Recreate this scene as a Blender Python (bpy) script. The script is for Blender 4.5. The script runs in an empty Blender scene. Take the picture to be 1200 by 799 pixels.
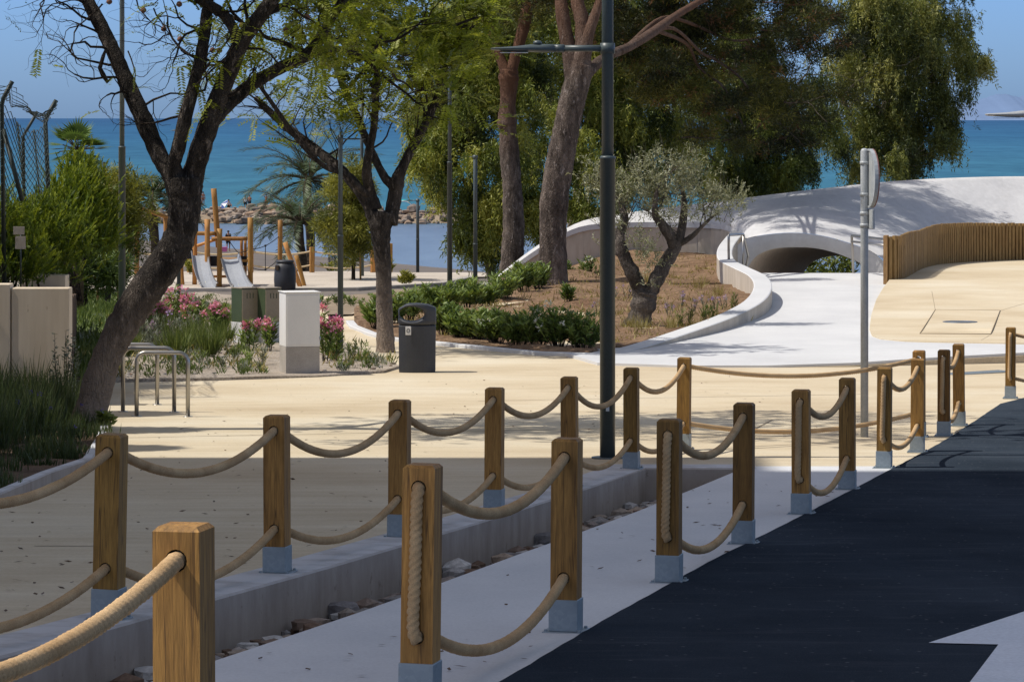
import bpy, bmesh, math, random
import numpy as np
from mathutils import Vector, Matrix, geometry

R = random.Random(11)
NR = np.random.default_rng(11)
SC = bpy.context.scene
COL = SC.collection
F, CX, HY, EYE = 4000.0, 600.0, 138.0, 1.30     # focal length and horizon of the photograph, in its pixels


def ss(a, b, x):
    t = min(1.0, max(0.0, (x - a) / (b - a)))
    return t * t * (3 - 2 * t)


# ---------------------------------------------------------------- terrain
LEFT = [(62, 3.852), (70, 4.15), (80, 4.6), (90, 5.1), (100, 5.5), (110, 5.72), (120, 5.82), (130, 5.88)]
RIGHT = [(62, 3.852), (84, 3.87), (87, 4.3), (96, 5.9), (122, 5.95), (130, 6.0)]
BEACH = [(110, 5.2), (130, 5.94), (145, 6.9), (160, 7.6), (200, 9.0), (250, 10.6), (290, 12.0), (340, 14.0), (600, 19.0)]


def lerp_tab(t, x):
    if x <= t[0][0]:
        return t[0][1]
    for (a, b), (c, d) in zip(t, t[1:]):
        if x <= c:
            return b + (d - b) * (x - a) / (c - a)
    return t[-1][1]


def drop(X, D):
    """height of the lens above the ground at (X, D)"""
    if D < 62:
        u = max(D, 0.0) / 3.6
        return 1.3036 + .2828 * u - .00786 * u * u
    if D <= 130:
        w = ss(-4, 1, X)
        return lerp_tab(LEFT, D) * (1 - w) + lerp_tab(RIGHT, D) * w
    sh = max(-45, min(70, 2 * (X + 14))) * ss(130, 200, D)
    return lerp_tab(BEACH, max(130, D + sh))


def gz(X, D):
    return EYE - drop(X, D)


def gp(x, y):
    """(X, D) of the ground point seen at photograph pixel x, y"""
    a, b = 4.0, 130.0
    for _ in range(50):
        m = .5 * (a + b)
        if HY + F * drop((x - CX) * m / F, m) / m > y:
            a = m
        else:
            b = m
    return ((x - CX) * a / F, a)


def pt(x, y, D):
    return Vector(((x - CX) * D / F, D, EYE - (y - HY) * D / F))


def PX(x, D):
    return (x - CX) * D / F


# ---------------------------------------------------------------- objects
def tag(o, label=None, cat=None, group=None, kind=None):
    if label: o['label'] = label
    if cat: o['category'] = cat
    if group: o['group'] = group
    if kind: o['kind'] = kind
    return o


def thing(name, label, cat, loc=(0, 0, 0), rz=0, group=None):
    o = bpy.data.objects.new(name, None)
    o.empty_display_size = .2
    COL.objects.link(o)
    o.location = loc
    o.rotation_euler = (0, 0, rz)
    return tag(o, label, cat, group)


def link(name, me, m, parent=None, world=False):
    """links mesh me; world=True: its vertices are world coordinates and are moved to the parent's frame"""
    o = bpy.data.objects.new(name, me)
    COL.objects.link(o)
    if m is not None:
        me.materials.append(m)
    if parent is not None:
        o.parent = parent
        if world:
            l = top_loc(parent)
            me.transform(Matrix.Translation(-l))
    return o


def top_loc(p):
    l = Vector((0, 0, 0))
    while p is not None:
        l += p.location
        p = p.parent
    return l


def smooth(me, on=True):
    me.polygons.foreach_set('use_smooth', [on] * len(me.polygons))


def set_origin(o, loc):
    loc = Vector(loc)
    o.data.transform(Matrix.Translation(-loc))
    o.location = loc
    return o


def copy_tree(o, parent=None):
    c = o.copy()
    COL.objects.link(c)
    if parent is not None:
        c.parent = parent
    for ch in [k for k in bpy.data.objects if k.parent == o]:
        copy_tree(ch, c)
    return c


class MB:
    def __init__(s):
        s.v, s.f, s.sm = [], [], []

    def add(s, vs, fs, sm=False):
        n = len(s.v)
        s.v += [tuple(p) for p in vs]
        s.f += [tuple(i + n for i in q) for q in fs]
        s.sm += [sm] * len(fs)
        return s

    def box(s, cx, cy, cz, sx, sy, sz, rz=0, bev=0.0, M=None):
        """box centred in x and y, standing on cz"""
        if bev <= 0:
            vs = [Vector((x * sx / 2, y * sy / 2, z * sz)) for z in (0, 1) for x, y in ((-1, -1), (1, -1), (1, 1), (-1, 1))]
            fs = [(3, 2, 1, 0), (4, 5, 6, 7), (0, 1, 5, 4), (1, 2, 6, 5), (2, 3, 7, 6), (3, 0, 4, 7)]
        else:
            bm = bmesh.new()
            bmesh.ops.create_cube(bm, size=1)
            for w in bm.verts:
                w.co = Vector((w.co.x * sx, w.co.y * sy, (w.co.z + .5) * sz))
            bmesh.ops.bevel(bm, geom=bm.edges[:], offset=bev, segments=2, affect='EDGES', profile=.5)
            bm.verts.index_update()
            vs = [w.co.copy() for w in bm.verts]
            fs = [tuple(w.index for w in q.verts) for q in bm.faces]
            bm.free()
        T = M if M is not None else Matrix.Translation((cx, cy, cz)) @ Matrix.Rotation(rz, 4, 'Z')
        return s.add([T @ p for p in vs], fs)

    def tube(s, path, rad, n=8, cap=True, lobes=0, twist=0, lob=.0, jit=0.0, sm=True, closed=False):
        P = [Vector(p) for p in path]
        if not isinstance(rad, (list, tuple)):
            rad = [rad] * len(P)
        m = len(P)
        T = []
        for i in range(m):
            if closed:
                d = P[(i + 1) % m] - P[i - 1]
            else:
                d = P[min(i + 1, m - 1)] - P[max(i - 1, 0)]
            T.append(d.normalized() if d.length > 1e-9 else Vector((0, 0, 1)))
        u = T[0].orthogonal().normalized()
        vs, dist = [], 0.0
        for i in range(m):
            u = (u - T[i] * u.dot(T[i]))
            u = u.normalized() if u.length > 1e-6 else T[i].orthogonal().normalized()
            w = T[i].cross(u)
            if i:
                dist += (P[i] - P[i - 1]).length
            for k in range(n):
                a = 2 * math.pi * k / n
                r = rad[i]
                if lobes:
                    r *= 1 - lob + lob * abs(math.cos(.5 * lobes * (a - twist * dist)))
                if jit:
                    r *= 1 + R.uniform(-jit, jit)
                vs.append(P[i] + u * (math.cos(a) * r) + w * (math.sin(a) * r))
        fs = []
        for i in range(m if closed else m - 1):
            j = (i + 1) % m
            for k in range(n):
                l = (k + 1) % n
                fs.append((i * n + k, i * n + l, j * n + l, j * n + k))
        if cap and not closed:
            fs.append(tuple(range(n))[::-1])
            fs.append(tuple((m - 1) * n + k for k in range(n)))
        return s.add(vs, fs, sm)

    def lathe(s, c, prof, n=20, sm=True, cap=True):
        c = Vector(c)
        vs = [c + Vector((r * math.cos(2 * math.pi * k / n), r * math.sin(2 * math.pi * k / n), z)) for r, z in prof for k in range(n)]
        fs = []
        for i in range(len(prof) - 1):
            for k in range(n):
                l = (k + 1) % n
                fs.append((i * n + k, i * n + l, (i + 1) * n + l, (i + 1) * n + k))
        s.add(vs, fs, sm)
        if cap:
            nn = len(s.v) - len(vs)
            s.f.append(tuple(nn + k for k in range(n))[::-1]); s.sm.append(False)
            s.f.append(tuple(nn + (len(prof) - 1) * n + k for k in range(n))); s.sm.append(False)
        return s

    def prism(s, poly, y0, y1, M=None):
        """outline in x, z pushed from y0 to y1"""
        n = len(poly)
        vs = [Vector((x, y0, z)) for x, z in poly] + [Vector((x, y1, z)) for x, z in poly]
        fs = [tuple(range(n)), tuple(range(n, 2 * n))[::-1]] + [(i, i + n, (i + 1) % n + n, (i + 1) % n) for i in range(n)]
        if M is not None:
            vs = [M @ p for p in vs]
        return s.add(vs, fs)

    def mesh(s, name='mesh'):
        me = bpy.data.meshes.new(name)
        me.from_pydata(s.v, [], s.f)
        me.polygons.foreach_set('use_smooth', s.sm)
        me.validate()
        bm = bmesh.new(); bm.from_mesh(me)
        bmesh.ops.recalc_face_normals(bm, faces=bm.faces[:])
        bm.to_mesh(me); bm.free()
        return me

    def build(s, name, m, parent=None, world=False):
        return link(name, s.mesh(name), m, parent, world)


def catmull(pts, sub=6):
    P = [np.array(p, float) for p in pts]
    P = [2 * P[0] - P[1]] + P + [2 * P[-1] - P[-2]]
    out = []
    for i in range(1, len(P) - 2):
        for k in range(sub):
            t = k / sub
            a, b, c, d = P[i - 1], P[i], P[i + 1], P[i + 2]
            out.append(.5 * (2 * b + (c - a) * t + (2 * a - 5 * b + 4 * c - d) * t * t + (3 * b - a - 3 * c + d) * t ** 3))
    out.append(P[-2])
    return out


# ---------------------------------------------------------------- materials
def lin(r, g, b):
    f = lambda c: (c / 255 / 12.92) if c <= 10 else (((c / 255) + .055) / 1.055) ** 2.4
    return (f(r), f(g), f(b), 1)


class NT:
    def __init__(s, name):
        s.m = bpy.data.materials.new(name)
        s.m.use_nodes = True
        s.t = s.m.node_tree
        s.b = s.t.nodes['Principled BSDF']
        s.out = s.t.nodes['Material Output']
        s._c = None

    def n(s, typ, **kw):
        o = s.t.nodes.new(typ)
        for k, v in kw.items():
            if k in o.inputs.keys():
                o.inputs[k].default_value = v
            else:
                setattr(o, k, v)
        return o

    def l(s, a, b):
        s.t.links.new(a, b)

    def co(s, kind='Object', scale=(1, 1, 1)):
        if s._c is None:
            s._c = s.n('ShaderNodeTexCoord')
        mp = s.n('ShaderNodeMapping')
        mp.inputs['Scale'].default_value = scale
        s.l(s._c.outputs[kind], mp.inputs['Vector'])
        return mp.outputs[0]

    def noise(s, vec, scale, detail=4, rough=.55):
        o = s.n('ShaderNodeTexNoise')
        o.inputs['Scale'].default_value = scale
        o.inputs['Detail'].default_value = detail
        o.inputs['Roughness'].default_value = rough
        s.l(vec, o.inputs['Vector'])
        return o.outputs[0]

    def ramp(s, fac, stops):
        o = s.n('ShaderNodeValToRGB')
        e = o.color_ramp.elements
        while len(e) < len(stops):
            e.new(.5)
        for i, (p, c) in enumerate(stops):
            e[i].position = p
            e[i].color = c if len(c) == 4 else (*c, 1)
        s.l(fac, o.inputs[0])
        return o.outputs[0]

    def mix(s, fac, a, b, mode='MIX'):
        o = s.n('ShaderNodeMix', data_type='RGBA', blend_type=mode)
        for v, i in ((fac, 0), (a, 6), (b, 7)):
            if hasattr(v, 'links'):
                s.l(v, o.inputs[i])
            else:
                o.inputs[i].default_value = v if i == 0 else (v if len(v) == 4 else (*v, 1))
        return o.outputs[2]

    def math(s, op, a, b=0.0):
        o = s.n('ShaderNodeMath', operation=op)
        for v, i in ((a, 0), (b, 1)):
            if hasattr(v, 'links'):
                s.l(v, o.inputs[i])
            else:
                o.inputs[i].default_value = v
        return o.outputs[0]

    def bump(s, h, strength=.3, dist=.01):
        o = s.n('ShaderNodeBump')
        o.inputs['Strength'].default_value = strength
        o.inputs['Distance'].default_value = dist
        s.l(h, o.inputs['Height'])
        s.l(o.outputs[0], s.b.inputs['Normal'])

    def fin(s, col, rough=.8, metal=0, spec=.3):
        if hasattr(col, 'links'):
            s.l(col, s.b.inputs['Base Color'])
        else:
            s.b.inputs['Base Color'].default_value = col if len(col) == 4 else (*col, 1)
        if hasattr(rough, 'links'):
            s.l(rough, s.b.inputs['Roughness'])
        else:
            s.b.inputs['Roughness'].default_value = rough
        s.b.inputs['Metallic'].default_value = metal
        s.b.inputs['Specular IOR Level'].default_value = spec
        return s.m


def mottled(name, a, b, scale=3, fine=80, rough=.85, spec=.25, bump=.25, dist=.004, stain=None, stretch=(1, 1, 1), fine_amt=.25):
    """a surface between colours a and b in large blotches, with fine grain and optional dark stains"""
    t = NT(name)
    v = t.co('Object', stretch)
    big = t.noise(v, scale, 6, .6)
    sm = t.noise(v, fine, 4, .65)
    c = t.ramp(big, [(.3, a), (.7, b)])
    g = t.ramp(sm, [(.25, (1 - fine_amt,) * 3), (.75, (1 + fine_amt * .4,) * 3)])
    c = t.mix(1.0, c, g, 'MULTIPLY')
    if stain:
        st = t.noise(v, stain[0], 8, .7)
        k = t.ramp(st, [(stain[1], (0, 0, 0)), (stain[1] + .12, (1, 1, 1))])
        c = t.mix(t.math('MULTIPLY', k, stain[3] if len(stain) > 3 else .6), c, stain[2])
    t.bump(sm, bump, dist)
    return t.fin(c, rough, 0, spec)


M = {}


def build_materials():
    # sandy paving, broom finished
    t = NT('sandy paving')
    v = t.co('Object'); vs = t.co('Object', (.25, 2.2, 1))
    big = t.noise(v, .35, 6, .62); st = t.noise(vs, 2.2, 5, .6); gr = t.noise(v, 45, 3, .7)
    c = t.ramp(big, [(.28, (.50, .405, .27)), (.5, (.61, .52, .37)), (.74, (.68, .615, .48))])
    c = t.mix(.38, c, t.ramp(st, [(.3, (.74, .70, .64)), (.7, (1.08, 1.08, 1.08))]), 'MULTIPLY')
    c = t.mix(1, c, t.ramp(gr, [(.3, (.86, .86, .86)), (.7, (1.05, 1.05, 1.05))]), 'MULTIPLY')
    sp = t.noise(v, 6.5, 2, .5)
    c = t.mix(t.math('MULTIPLY', t.ramp(sp, [(.76, (0, 0, 0)), (.79, (1, 1, 1))]), .5), c, (.2, .15, .1))
    t.bump(gr, .25, .004)
    M['paving'] = t.fin(c, .9, 0, .15)
    M['concrete'] = mottled('pale walkway concrete', (.54, .555, .575), (.68, .685, .69), .8, 60, .85, .2, .2, .003, (4.5, .64, (.22, .22, .22), .35), (1, .5, 1), .12)
    # kerb wall concrete with vertical streaks
    t = NT('kerb concrete')
    v = t.co('Object'); vs = t.co('Object', (1.6, 1.6, .7))
    c = t.ramp(t.noise(vs, 2.5, 6, .65), [(.3, (.31, .255, .21)), (.7, (.45, .385, .33))])
    c = t.mix(t.math('MULTIPLY', t.ramp(t.noise(v, 9, 5, .7), [(.62, (0, 0, 0)), (.7, (1, 1, 1))]), .5), c, (.16, .12, .09))
    gr = t.noise(v, 70, 3, .6)
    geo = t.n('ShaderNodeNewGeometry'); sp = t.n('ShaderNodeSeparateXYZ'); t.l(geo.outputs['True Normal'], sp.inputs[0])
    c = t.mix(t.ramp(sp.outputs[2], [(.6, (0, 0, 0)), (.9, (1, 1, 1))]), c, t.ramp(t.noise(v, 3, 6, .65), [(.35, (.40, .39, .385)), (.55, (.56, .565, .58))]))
    t.bump(gr, .3, .004)
    M['kerb'] = t.fin(c, .9, 0, .2)
    # asphalt
    t = NT('dark asphalt')
    v = t.co('Object'); vs = t.co('Object', (.3, 1.6, 1))
    c = t.ramp(t.noise(v, .6, 5, .6), [(.3, (.024, .033, .046)), (.75, (.043, .055, .072))])
    c = t.mix(t.math('MULTIPLY', t.ramp(t.noise(vs, 3, 6, .7), [(.55, (0, 0, 0)), (.8, (1, 1, 1))]), .4), c, (.12, .13, .15))
    ag = t.n('ShaderNodeTexVoronoi', feature='F1'); ag.inputs['Scale'].default_value = 90
    t.l(v, ag.inputs['Vector'])
    c = t.mix(t.math('MULTIPLY', t.ramp(ag.outputs['Distance'], [(.12, (1, 1, 1)), (.3, (0, 0, 0))]), .3), c, (.15, .155, .165))
    sk = t.n('ShaderNodeTexVoronoi', feature='F1'); sk.inputs['Scale'].default_value = 9
    t.l(v, sk.inputs['Vector'])
    c = t.mix(t.math('MULTIPLY', t.ramp(sk.outputs['Distance'], [(.05, (1, 1, 1)), (.11, (0, 0, 0))]), .55), c, (.24, .24, .25))
    c = t.mix(1, c, t.ramp(t.noise(t.co('Object', (.5, .12, 1)), 1.1, 5, .65), [(.3, (.78, .78, .78)), (.7, (1.25, 1.25, 1.25))]), 'MULTIPLY')
    t.bump(ag.outputs['Distance'], .5, .006)
    M['asphalt'] = t.fin(c, 1.0, 0, 0.0)
    M['road_paint'] = mottled('white road paint', (.62, .66, .72), (.72, .75, .8), 2, 50, .6, .3, .15, .003, (14, .66, (.3, .32, .36), .5))
    M['white_slab'] = mottled('white rendered concrete', (.52, .525, .53), (.62, .625, .625), .6, 20, .8, .25, .1, .003, (1.2, .66, (.5, .5, .51), .35), (1, .6, 1), .06)
    M['shell'] = mottled('white shell concrete', (.47, .47, .475), (.66, .655, .65), .45, 7, .85, .2, .1, .01, (2.6, .6, (.42, .41, .40), .5), (1, .35, 1), .12)
    t = NT('beige wall concrete')
    v = t.co('Object'); vs = t.co('Object', (2, 2, .6))
    c = t.ramp(t.noise(vs, 1.2, 6, .65), [(.3, (.40, .345, .275)), (.7, (.55, .49, .41))])
    gr = t.noise(v, 40, 3, .6)
    c = t.mix(t.math('MULTIPLY', t.ramp(t.noise(t.co('Object', (5, 5, .25)), 1.6, 5, .6), [(.56, (0, 0, 0)), (.75, (1, 1, 1))]), .35), c, (.25, .2, .15))
    t.bump(gr, .2, .004)
    M['beige_wall'] = t.fin(c, .9, 0, .2)
    M['vault'] = mottled('brightened vault lining', (.78, .66, .53), (.85, .74, .61), 1, 12, .9, .1, .1, .005)  # paler than the beige walls to stand in for light inside the arch
    t = NT('board marked wall concrete')
    v = t.co('Object'); vs = t.co('Object', (2, 2, .25))
    c = t.ramp(t.noise(vs, 1.6, 6, .65), [(.3, (.54, .44, .32)), (.7, (.70, .60, .46))])
    c = t.mix(t.math('MULTIPLY', t.ramp(t.noise(t.co('Object', (8, 8, 2.2)), 1.3, 3, .5), [(.70, (0, 0, 0)), (.74, (1, 1, 1))]), .7), c, (.2, .1, .05))
    t.bump(t.noise(v, 40, 3, .6), .2, .004)
    M['left_wall'] = t.fin(c, .9, 0, .2)
    M['soil'] = mottled('reddish planting soil', (.20, .12, .072), (.37, .25, .155), .9, 16, .95, .1, 1, .06, (4.5, .52, (.11, .07, .045), .75), (1, 1, 1), .65)
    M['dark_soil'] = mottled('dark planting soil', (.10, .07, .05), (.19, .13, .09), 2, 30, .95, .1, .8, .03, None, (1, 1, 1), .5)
    M['pea_gravel'] = mottled('pale gravel', (.36, .30, .235), (.55, .48, .40), 1.4, 30, .95, .1, .9, .03, (13, .55, (.17, .13, .10), .75), (1, 1, 1), .6)
    M['lawn_soil'] = mottled('lawn ground', (.07, .10, .03), (.14, .17, .05), 2, 30, .95, .1, .6, .02)
    M['play_sand'] = mottled('playground sand', (.47, .41, .34), (.60, .54, .46), .35, 20, .95, .1, .4, .01, (.6, .6, (.34, .29, .25), .5))
    M['beach'] = mottled('grey beach sand', (.12, .105, .095), (.20, .175, .155), .12, 4, .95, .1, .3, .02, (.5, .6, (.09, .08, .075), .6), (1, 1, 1), .2)
    M['earth'] = mottled('bare earth', (.22, .17, .12), (.32, .26, .19), .5, 12, .95, .1, .6, .02)
    M['unused2'] = mottled('grey trench stones', (.20, .195, .20), (.38, .36, .34), 4, 40, .85, .25, .4, .01, (2.1, .52, (.33, .22, .15), .6))
    for nm, cols in (('stone_grey', ((.12, .115, .12), (.30, .28, .26), (.42, .33, .25), (.22, .2, .2), (.62, .6, .57), (.2, .13, .09))), ('rock', ((.12, .095, .08), (.33, .26, .2), (.30, .2, .13), (.42, .35, .28), (.17, .14, .12)))):
        t = NT(nm)
        geo = t.n('ShaderNodeNewGeometry')
        c = t.ramp(geo.outputs['Random Per Island'], [(i / len(cols), k) for i, k in enumerate(cols)])
        n_ = t.noise(t.co('Object'), 30 if nm == 'stone_grey' else 1.2, 5, .65)
        c = t.mix(1, c, t.ramp(n_, [(.3, (.6, .6, .6)), (.7, (1.2, 1.2, 1.2))]), 'MULTIPLY')
        t.bump(n_, .6, .01 if nm == 'stone_grey' else .15)
        M[nm] = t.fin(c, .85, 0, .25)
    M['unused'] = mottled('breakwater rock', (.27, .215, .175), (.46, .385, .32), .25, 3, .9, .2, .6, .05, (.4, .55, (.13, .11, .10), .7))
    # timber post
    for nm, ca, cb, cd in (('post_wood', (.22, .112, .032), (.43, .235, .068), (.06, .03, .012)),
                           ('log_wood', (.42, .20, .06), (.56, .29, .10), (.2, .09, .03)),
                           ('fence_wood', (.27, .15, .065), (.46, .285, .14), (.09, .05, .025))):
        t = NT(nm.replace('_', ' '))
        oi = t.n('ShaderNodeObjectInfo')
        v0 = t.co('Object', (9, 9, .7))
        add = t.n('ShaderNodeVectorMath', operation='ADD')
        t.l(v0, add.inputs[0])
        off = t.n('ShaderNodeCombineXYZ')
        t.l(t.math('MULTIPLY', oi.outputs['Random'], 40), off.inputs[2])
        t.l(t.math('MULTIPLY', oi.outputs['Random'], 23), off.inputs[0])
        t.l(off.outputs[0], add.inputs[1])
        v = add.outputs[0]
        g1 = t.noise(v, 1.6, 5, .6); g2 = t.noise(v, 9, 4, .7)
        c = t.ramp(g1, [(.3, ca), (.7, cb)])
        c = t.mix(.8, c, t.ramp(g2, [(.28, (.45, .43, .40)), (.72, (1.3, 1.28, 1.22))]), 'MULTIPLY')
        kn = t.n('ShaderNodeTexVoronoi', feature='F1'); kn.inputs['Scale'].default_value = .55
        t.l(v, kn.inputs['Vector'])
        c = t.mix(t.ramp(kn.outputs['Distance'], [(.03, (.8, .8, .8)), (.13, (0, 0, 0))]), c, cd)
        var = t.ramp(oi.outputs['Random'], [(0, (.62, .58, .52)), (.3, (.85, .92, .72)), (.6, (1, .97, .92)), (1, (1.3, 1.25, 1.15))])
        c = t.mix(1, c, var, 'MULTIPLY')
        v3 = t.n('ShaderNodeVectorMath', operation='MULTIPLY'); v3.inputs[1].default_value = (2.6, 2.6, .9); t.l(v, v3.inputs[0])
        ck = t.noise(v3.outputs[0], 1.3, 2, .5)
        c = t.mix(t.ramp(ck, [(.485, (0, 0, 0)), (.5, (.75, .75, .75)), (.515, (0, 0, 0))]), c, cd)
        t.bump(g2, .5, .005)
        M[nm] = t.fin(c, .65, 0, .3)
    t = NT('galvanised steel')
    v = t.co('Object')
    vo = t.n('ShaderNodeTexVoronoi', feature='F1'); vo.inputs['Scale'].default_value = 55
    t.l(v, vo.inputs['Vector'])
    c = t.ramp(vo.outputs['Color'], [(.2, (.26, .305, .325)), (.8, (.31, .355, .375))])
    c = t.mix(t.math('MULTIPLY', t.noise(v, 12, 5, .6), .5), c, (.25, .30, .34))
    M['galv'] = t.fin(c, .5, .45, .5)
    M['hole'] = mottled('dark hole lining', (.02, .012, .007), (.04, .025, .015), 10)  # near black, for the bored holes and the barrel bin opening
    t = NT('hemp rope')
    v = t.co('Object')
    c = t.ramp(t.noise(v, 5, 4, .6), [(.3, (.44, .285, .145)), (.7, (.60, .42, .235))])
    c = t.mix(1, c, t.ramp(t.noise(v, 220, 3, .7), [(.3, (.72, .70, .68)), (.7, (1.15, 1.15, 1.15))]), 'MULTIPLY')
    t.bump(t.noise(v, 320, 3, .7), .6, .004)
    M['rope'] = t.fin(c, .95, 0, .1)
    t = NT('thin rope dark'); M['dark_rope'] = t.fin((.03, .03, .035), .9)
    M['lamp_paint'] = mottled('dark grey green lamp paint', (.06, .08, .083), (.078, .1, .102), 3, 60, .42, .5, .05, .001)
    M['lamp_light_paint'] = mottled('pale grey lamp paint', (.33, .35, .36), (.42, .43, .44), 3, 60, .45, .5, .05, .001)
    M['lens'] = NT('lamp lens').fin((.6, .6, .58), .2, 0, .5)
    M['sticker'] = NT('pale sticker').fin((.5, .53, .53), .6)
    M['sign_metal'] = mottled('galvanised sign metal', (.36, .39, .41), (.47, .49, .50), 8, 70, .42, .5, .05, .001)
    M['sign_red'] = NT('faded red sign edge').fin((.24, .12, .11), .5)
    M['bin'] = mottled('charcoal bin plastic', (.028, .031, .038), (.04, .043, .05), 4, 90, .5, .45, .08, .001)
    M['bin_dark'] = mottled('barrel plastic', (.02, .022, .028), (.035, .037, .044), 4, 60, .5, .45, .05, .001)
    M['cab_white'] = mottled('white cabinet paint', (.66, .65, .62), (.73, .72, .69), 3, 90, .55, .35, .08, .001, (5, .68, (.5, .47, .42), .4), (1, 1, .5), .06)
    M['cab_base'] = mottled('cabinet plinth concrete', (.35, .32, .28), (.47, .435, .39), 3, 60, .9, .2, .2, .003)
    M['cab_green'] = mottled('dark green cabinet paint', (.048, .07, .035), (.065, .09, .045), 3, 60, .5, .35, .05, .001)
    M['cab_bronze'] = mottled('bronze cabinet panel', (.30, .24, .16), (.38, .31, .21), 3, 60, .45, .4, .05, .001)
    M['steel'] = NT('brushed stainless steel').fin((.36, .345, .32), .32, .9, .5)
    M['slide_steel'] = mottled('slide steel', (.30, .32, .35), (.38, .4, .43), 1, 20, .4, .5, .02, .001)
    M['black_panel'] = NT('black play panel').fin((.012, .012, .014), .5)
    M['green_steel'] = NT('dark green fence steel').fin((.012, .022, .018), .55, 0, .4)
    M['wire'] = NT('green coated wire').fin((.03, .045, .042), .5, 0, .4)
    M['grate'] = NT('grey grate metal').fin((.14, .16, .19), .5, .5, .5)
    M['joint'] = NT('dark joint filler').fin((.24, .19, .13), .9)
    M['plate'] = mottled('weathered plate', (.30, .27, .22), (.38, .34, .29), 8)
    M['facade'] = mottled('pale facade render', (.5, .46, .4), (.58, .54, .48), .2, 8)
    M['pane'] = NT('window pane').fin((.05, .07, .09), .1, 0, .5)

    def bark(nm, ca, cb, cs, stretch, scale, stain, top=None):
        t = NT(nm)
        v = t.co('Object', stretch)
        n1 = t.noise(v, scale, 6, .65)
        dn = t.n('ShaderNodeTexNoise'); dn.inputs['Scale'].default_value = scale * 1.5; dn.inputs['Detail'].default_value = 3; t.l(v, dn.inputs['Vector'])
        av = t.n('ShaderNodeVectorMath', operation='MULTIPLY_ADD'); t.l(dn.outputs['Color'], av.inputs[0]); av.inputs[1].default_value = (.22, .22, .22); t.l(v, av.inputs[2])
        vo = t.n('ShaderNodeTexVoronoi', feature='DISTANCE_TO_EDGE'); vo.inputs['Scale'].default_value = scale * 2.6
        t.l(av.outputs[0], vo.inputs['Vector'])
        c = t.ramp(n1, [(.3, ca), (.7, cb)])
        c = t.mix(t.ramp(vo.outputs['Distance'], [(.0, (.55, .55, .55)), (.10, (0, 0, 0))]), c, tuple(k * .45 for k in ca))
        c = t.mix(1, c, t.ramp(t.noise(t.co('Object', stretch), scale * .3, 4, .6), [(.35, (.5, .5, .5)), (.62, (1.15, 1.15, 1.15))]), 'MULTIPLY')
        fl = t.noise(t.co('Object', stretch), scale * 1.3, 6, .72)
        c = t.mix(t.math('MULTIPLY', t.ramp(fl, [(stain - .06, (0, 0, 0)), (stain + .05, (1, 1, 1))]), .75), c, cs)
        if top:
            sp = t.n('ShaderNodeSeparateXYZ'); t.l(t.co('Object'), sp.inputs[0])
            mr = t.n('ShaderNodeMapRange'); mr.inputs[1].default_value = top[0]; mr.inputs[2].default_value = top[1]
            t.l(sp.outputs[2], mr.inputs[0])
            c = t.mix(mr.outputs[0], c, t.mix(t.math('MULTIPLY', n1, 1.0), top[2], tuple(k * 1.6 for k in top[2])))
        h = t.math('ADD', t.math('MULTIPLY', n1, .6), t.math('MULTIPLY', vo.outputs['Distance'], .8))
        t.bump(h, 1.0, .06)
        M[nm] = t.fin(c, .95, 0, .15)
    bark('jacaranda bark', (.026, .022, .019), (.105, .088, .074), (.30, .25, .21), (1, 1, .3), 11, .615, (1.7, .2, (.24, .19, .15)))
    bark('twig bark', (.035, .027, .022), (.085, .065, .05), (.12, .1, .08), (1, 1, .5), 9, .7)
    bark('pine bark', (.05, .039, .032), (.25, .2, .165), (.42, .36, .32), (1, 1, .35), 8, .63, (4.6, 7.0, (.11, .058, .036)))
    bark('olive bark', (.09, .075, .062), (.20, .17, .145), (.3, .26, .22), (1, 1, .35), 9, .66)
    bark('gum bark', (.19, .155, .12), (.34, .29, .23), (.42, .38, .32), (1, 1, .3), 4, .66)
    bark('palm bark', (.10, .075, .05), (.2, .15, .1), (.25, .2, .14), (1, 1, 1.4), 8, .66)

    def leafm(nm, dark, mid, light, trans=.3, gl=.35, hue=None):
        t = NT(nm)
        a = t.n('ShaderNodeAttribute', attribute_name='tint')
        c = t.ramp(a.outputs['Fac'], [(0.05, dark), (.5, mid), (.95, light)])
        t.fin(c, .5, 0, gl)
        tr = t.n('ShaderNodeBsdfTranslucent')
        t.l(t.mix(1.0, c, (1.25, 1.2, .6), 'MULTIPLY'), tr.inputs[0])
        mx = t.n('ShaderNodeMixShader'); mx.inputs[0].default_value = trans
        t.l(t.b.outputs[0], mx.inputs[1]); t.l(tr.outputs[0], mx.inputs[2])
        t.l(mx.outputs[0], t.out.inputs[0])
        M[nm] = t.m
    leafm('gum leaves', (.035, .055, .011), (.15, .19, .03), (.38, .38, .075))
    leafm('gum leaves pale', (.045, .062, .017), (.19, .215, .05), (.42, .41, .13))
    leafm('pine needles', (.012, .018, .004), (.06, .068, .012), (.20, .19, .035), .2, .25)
    leafm('dead pine needles', (.05, .024, .012), (.13, .062, .026), (.24, .12, .05), .2, .2)
    leafm('jacaranda leaves', (.06, .085, .008), (.15, .19, .016), (.30, .33, .04), .45)
    leafm('thuja sprays', (.025, .05, .006), (.115, .17, .012), (.34, .39, .035), .3)
    leafm('young pine leaves', (.06, .075, .012), (.17, .18, .025), (.32, .31, .055), .3)
    leafm('olive leaves', (.09, .10, .055), (.24, .25, .145), (.46, .46, .32), .25, .4)
    leafm('oleander leaves', (.035, .062, .014), (.115, .175, .035), (.28, .36, .10), .28, .45)
    leafm('palm leaves', (.02, .04, .016), (.055, .085, .035), (.13, .165, .08), .2, .45)
    leafm('fan palm leaves', (.03, .06, .012), (.08, .14, .03), (.18, .26, .07), .25, .45)
    leafm('grass blades', (.035, .055, .014), (.09, .13, .03), (.2, .235, .075), .3, .25)
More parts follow.
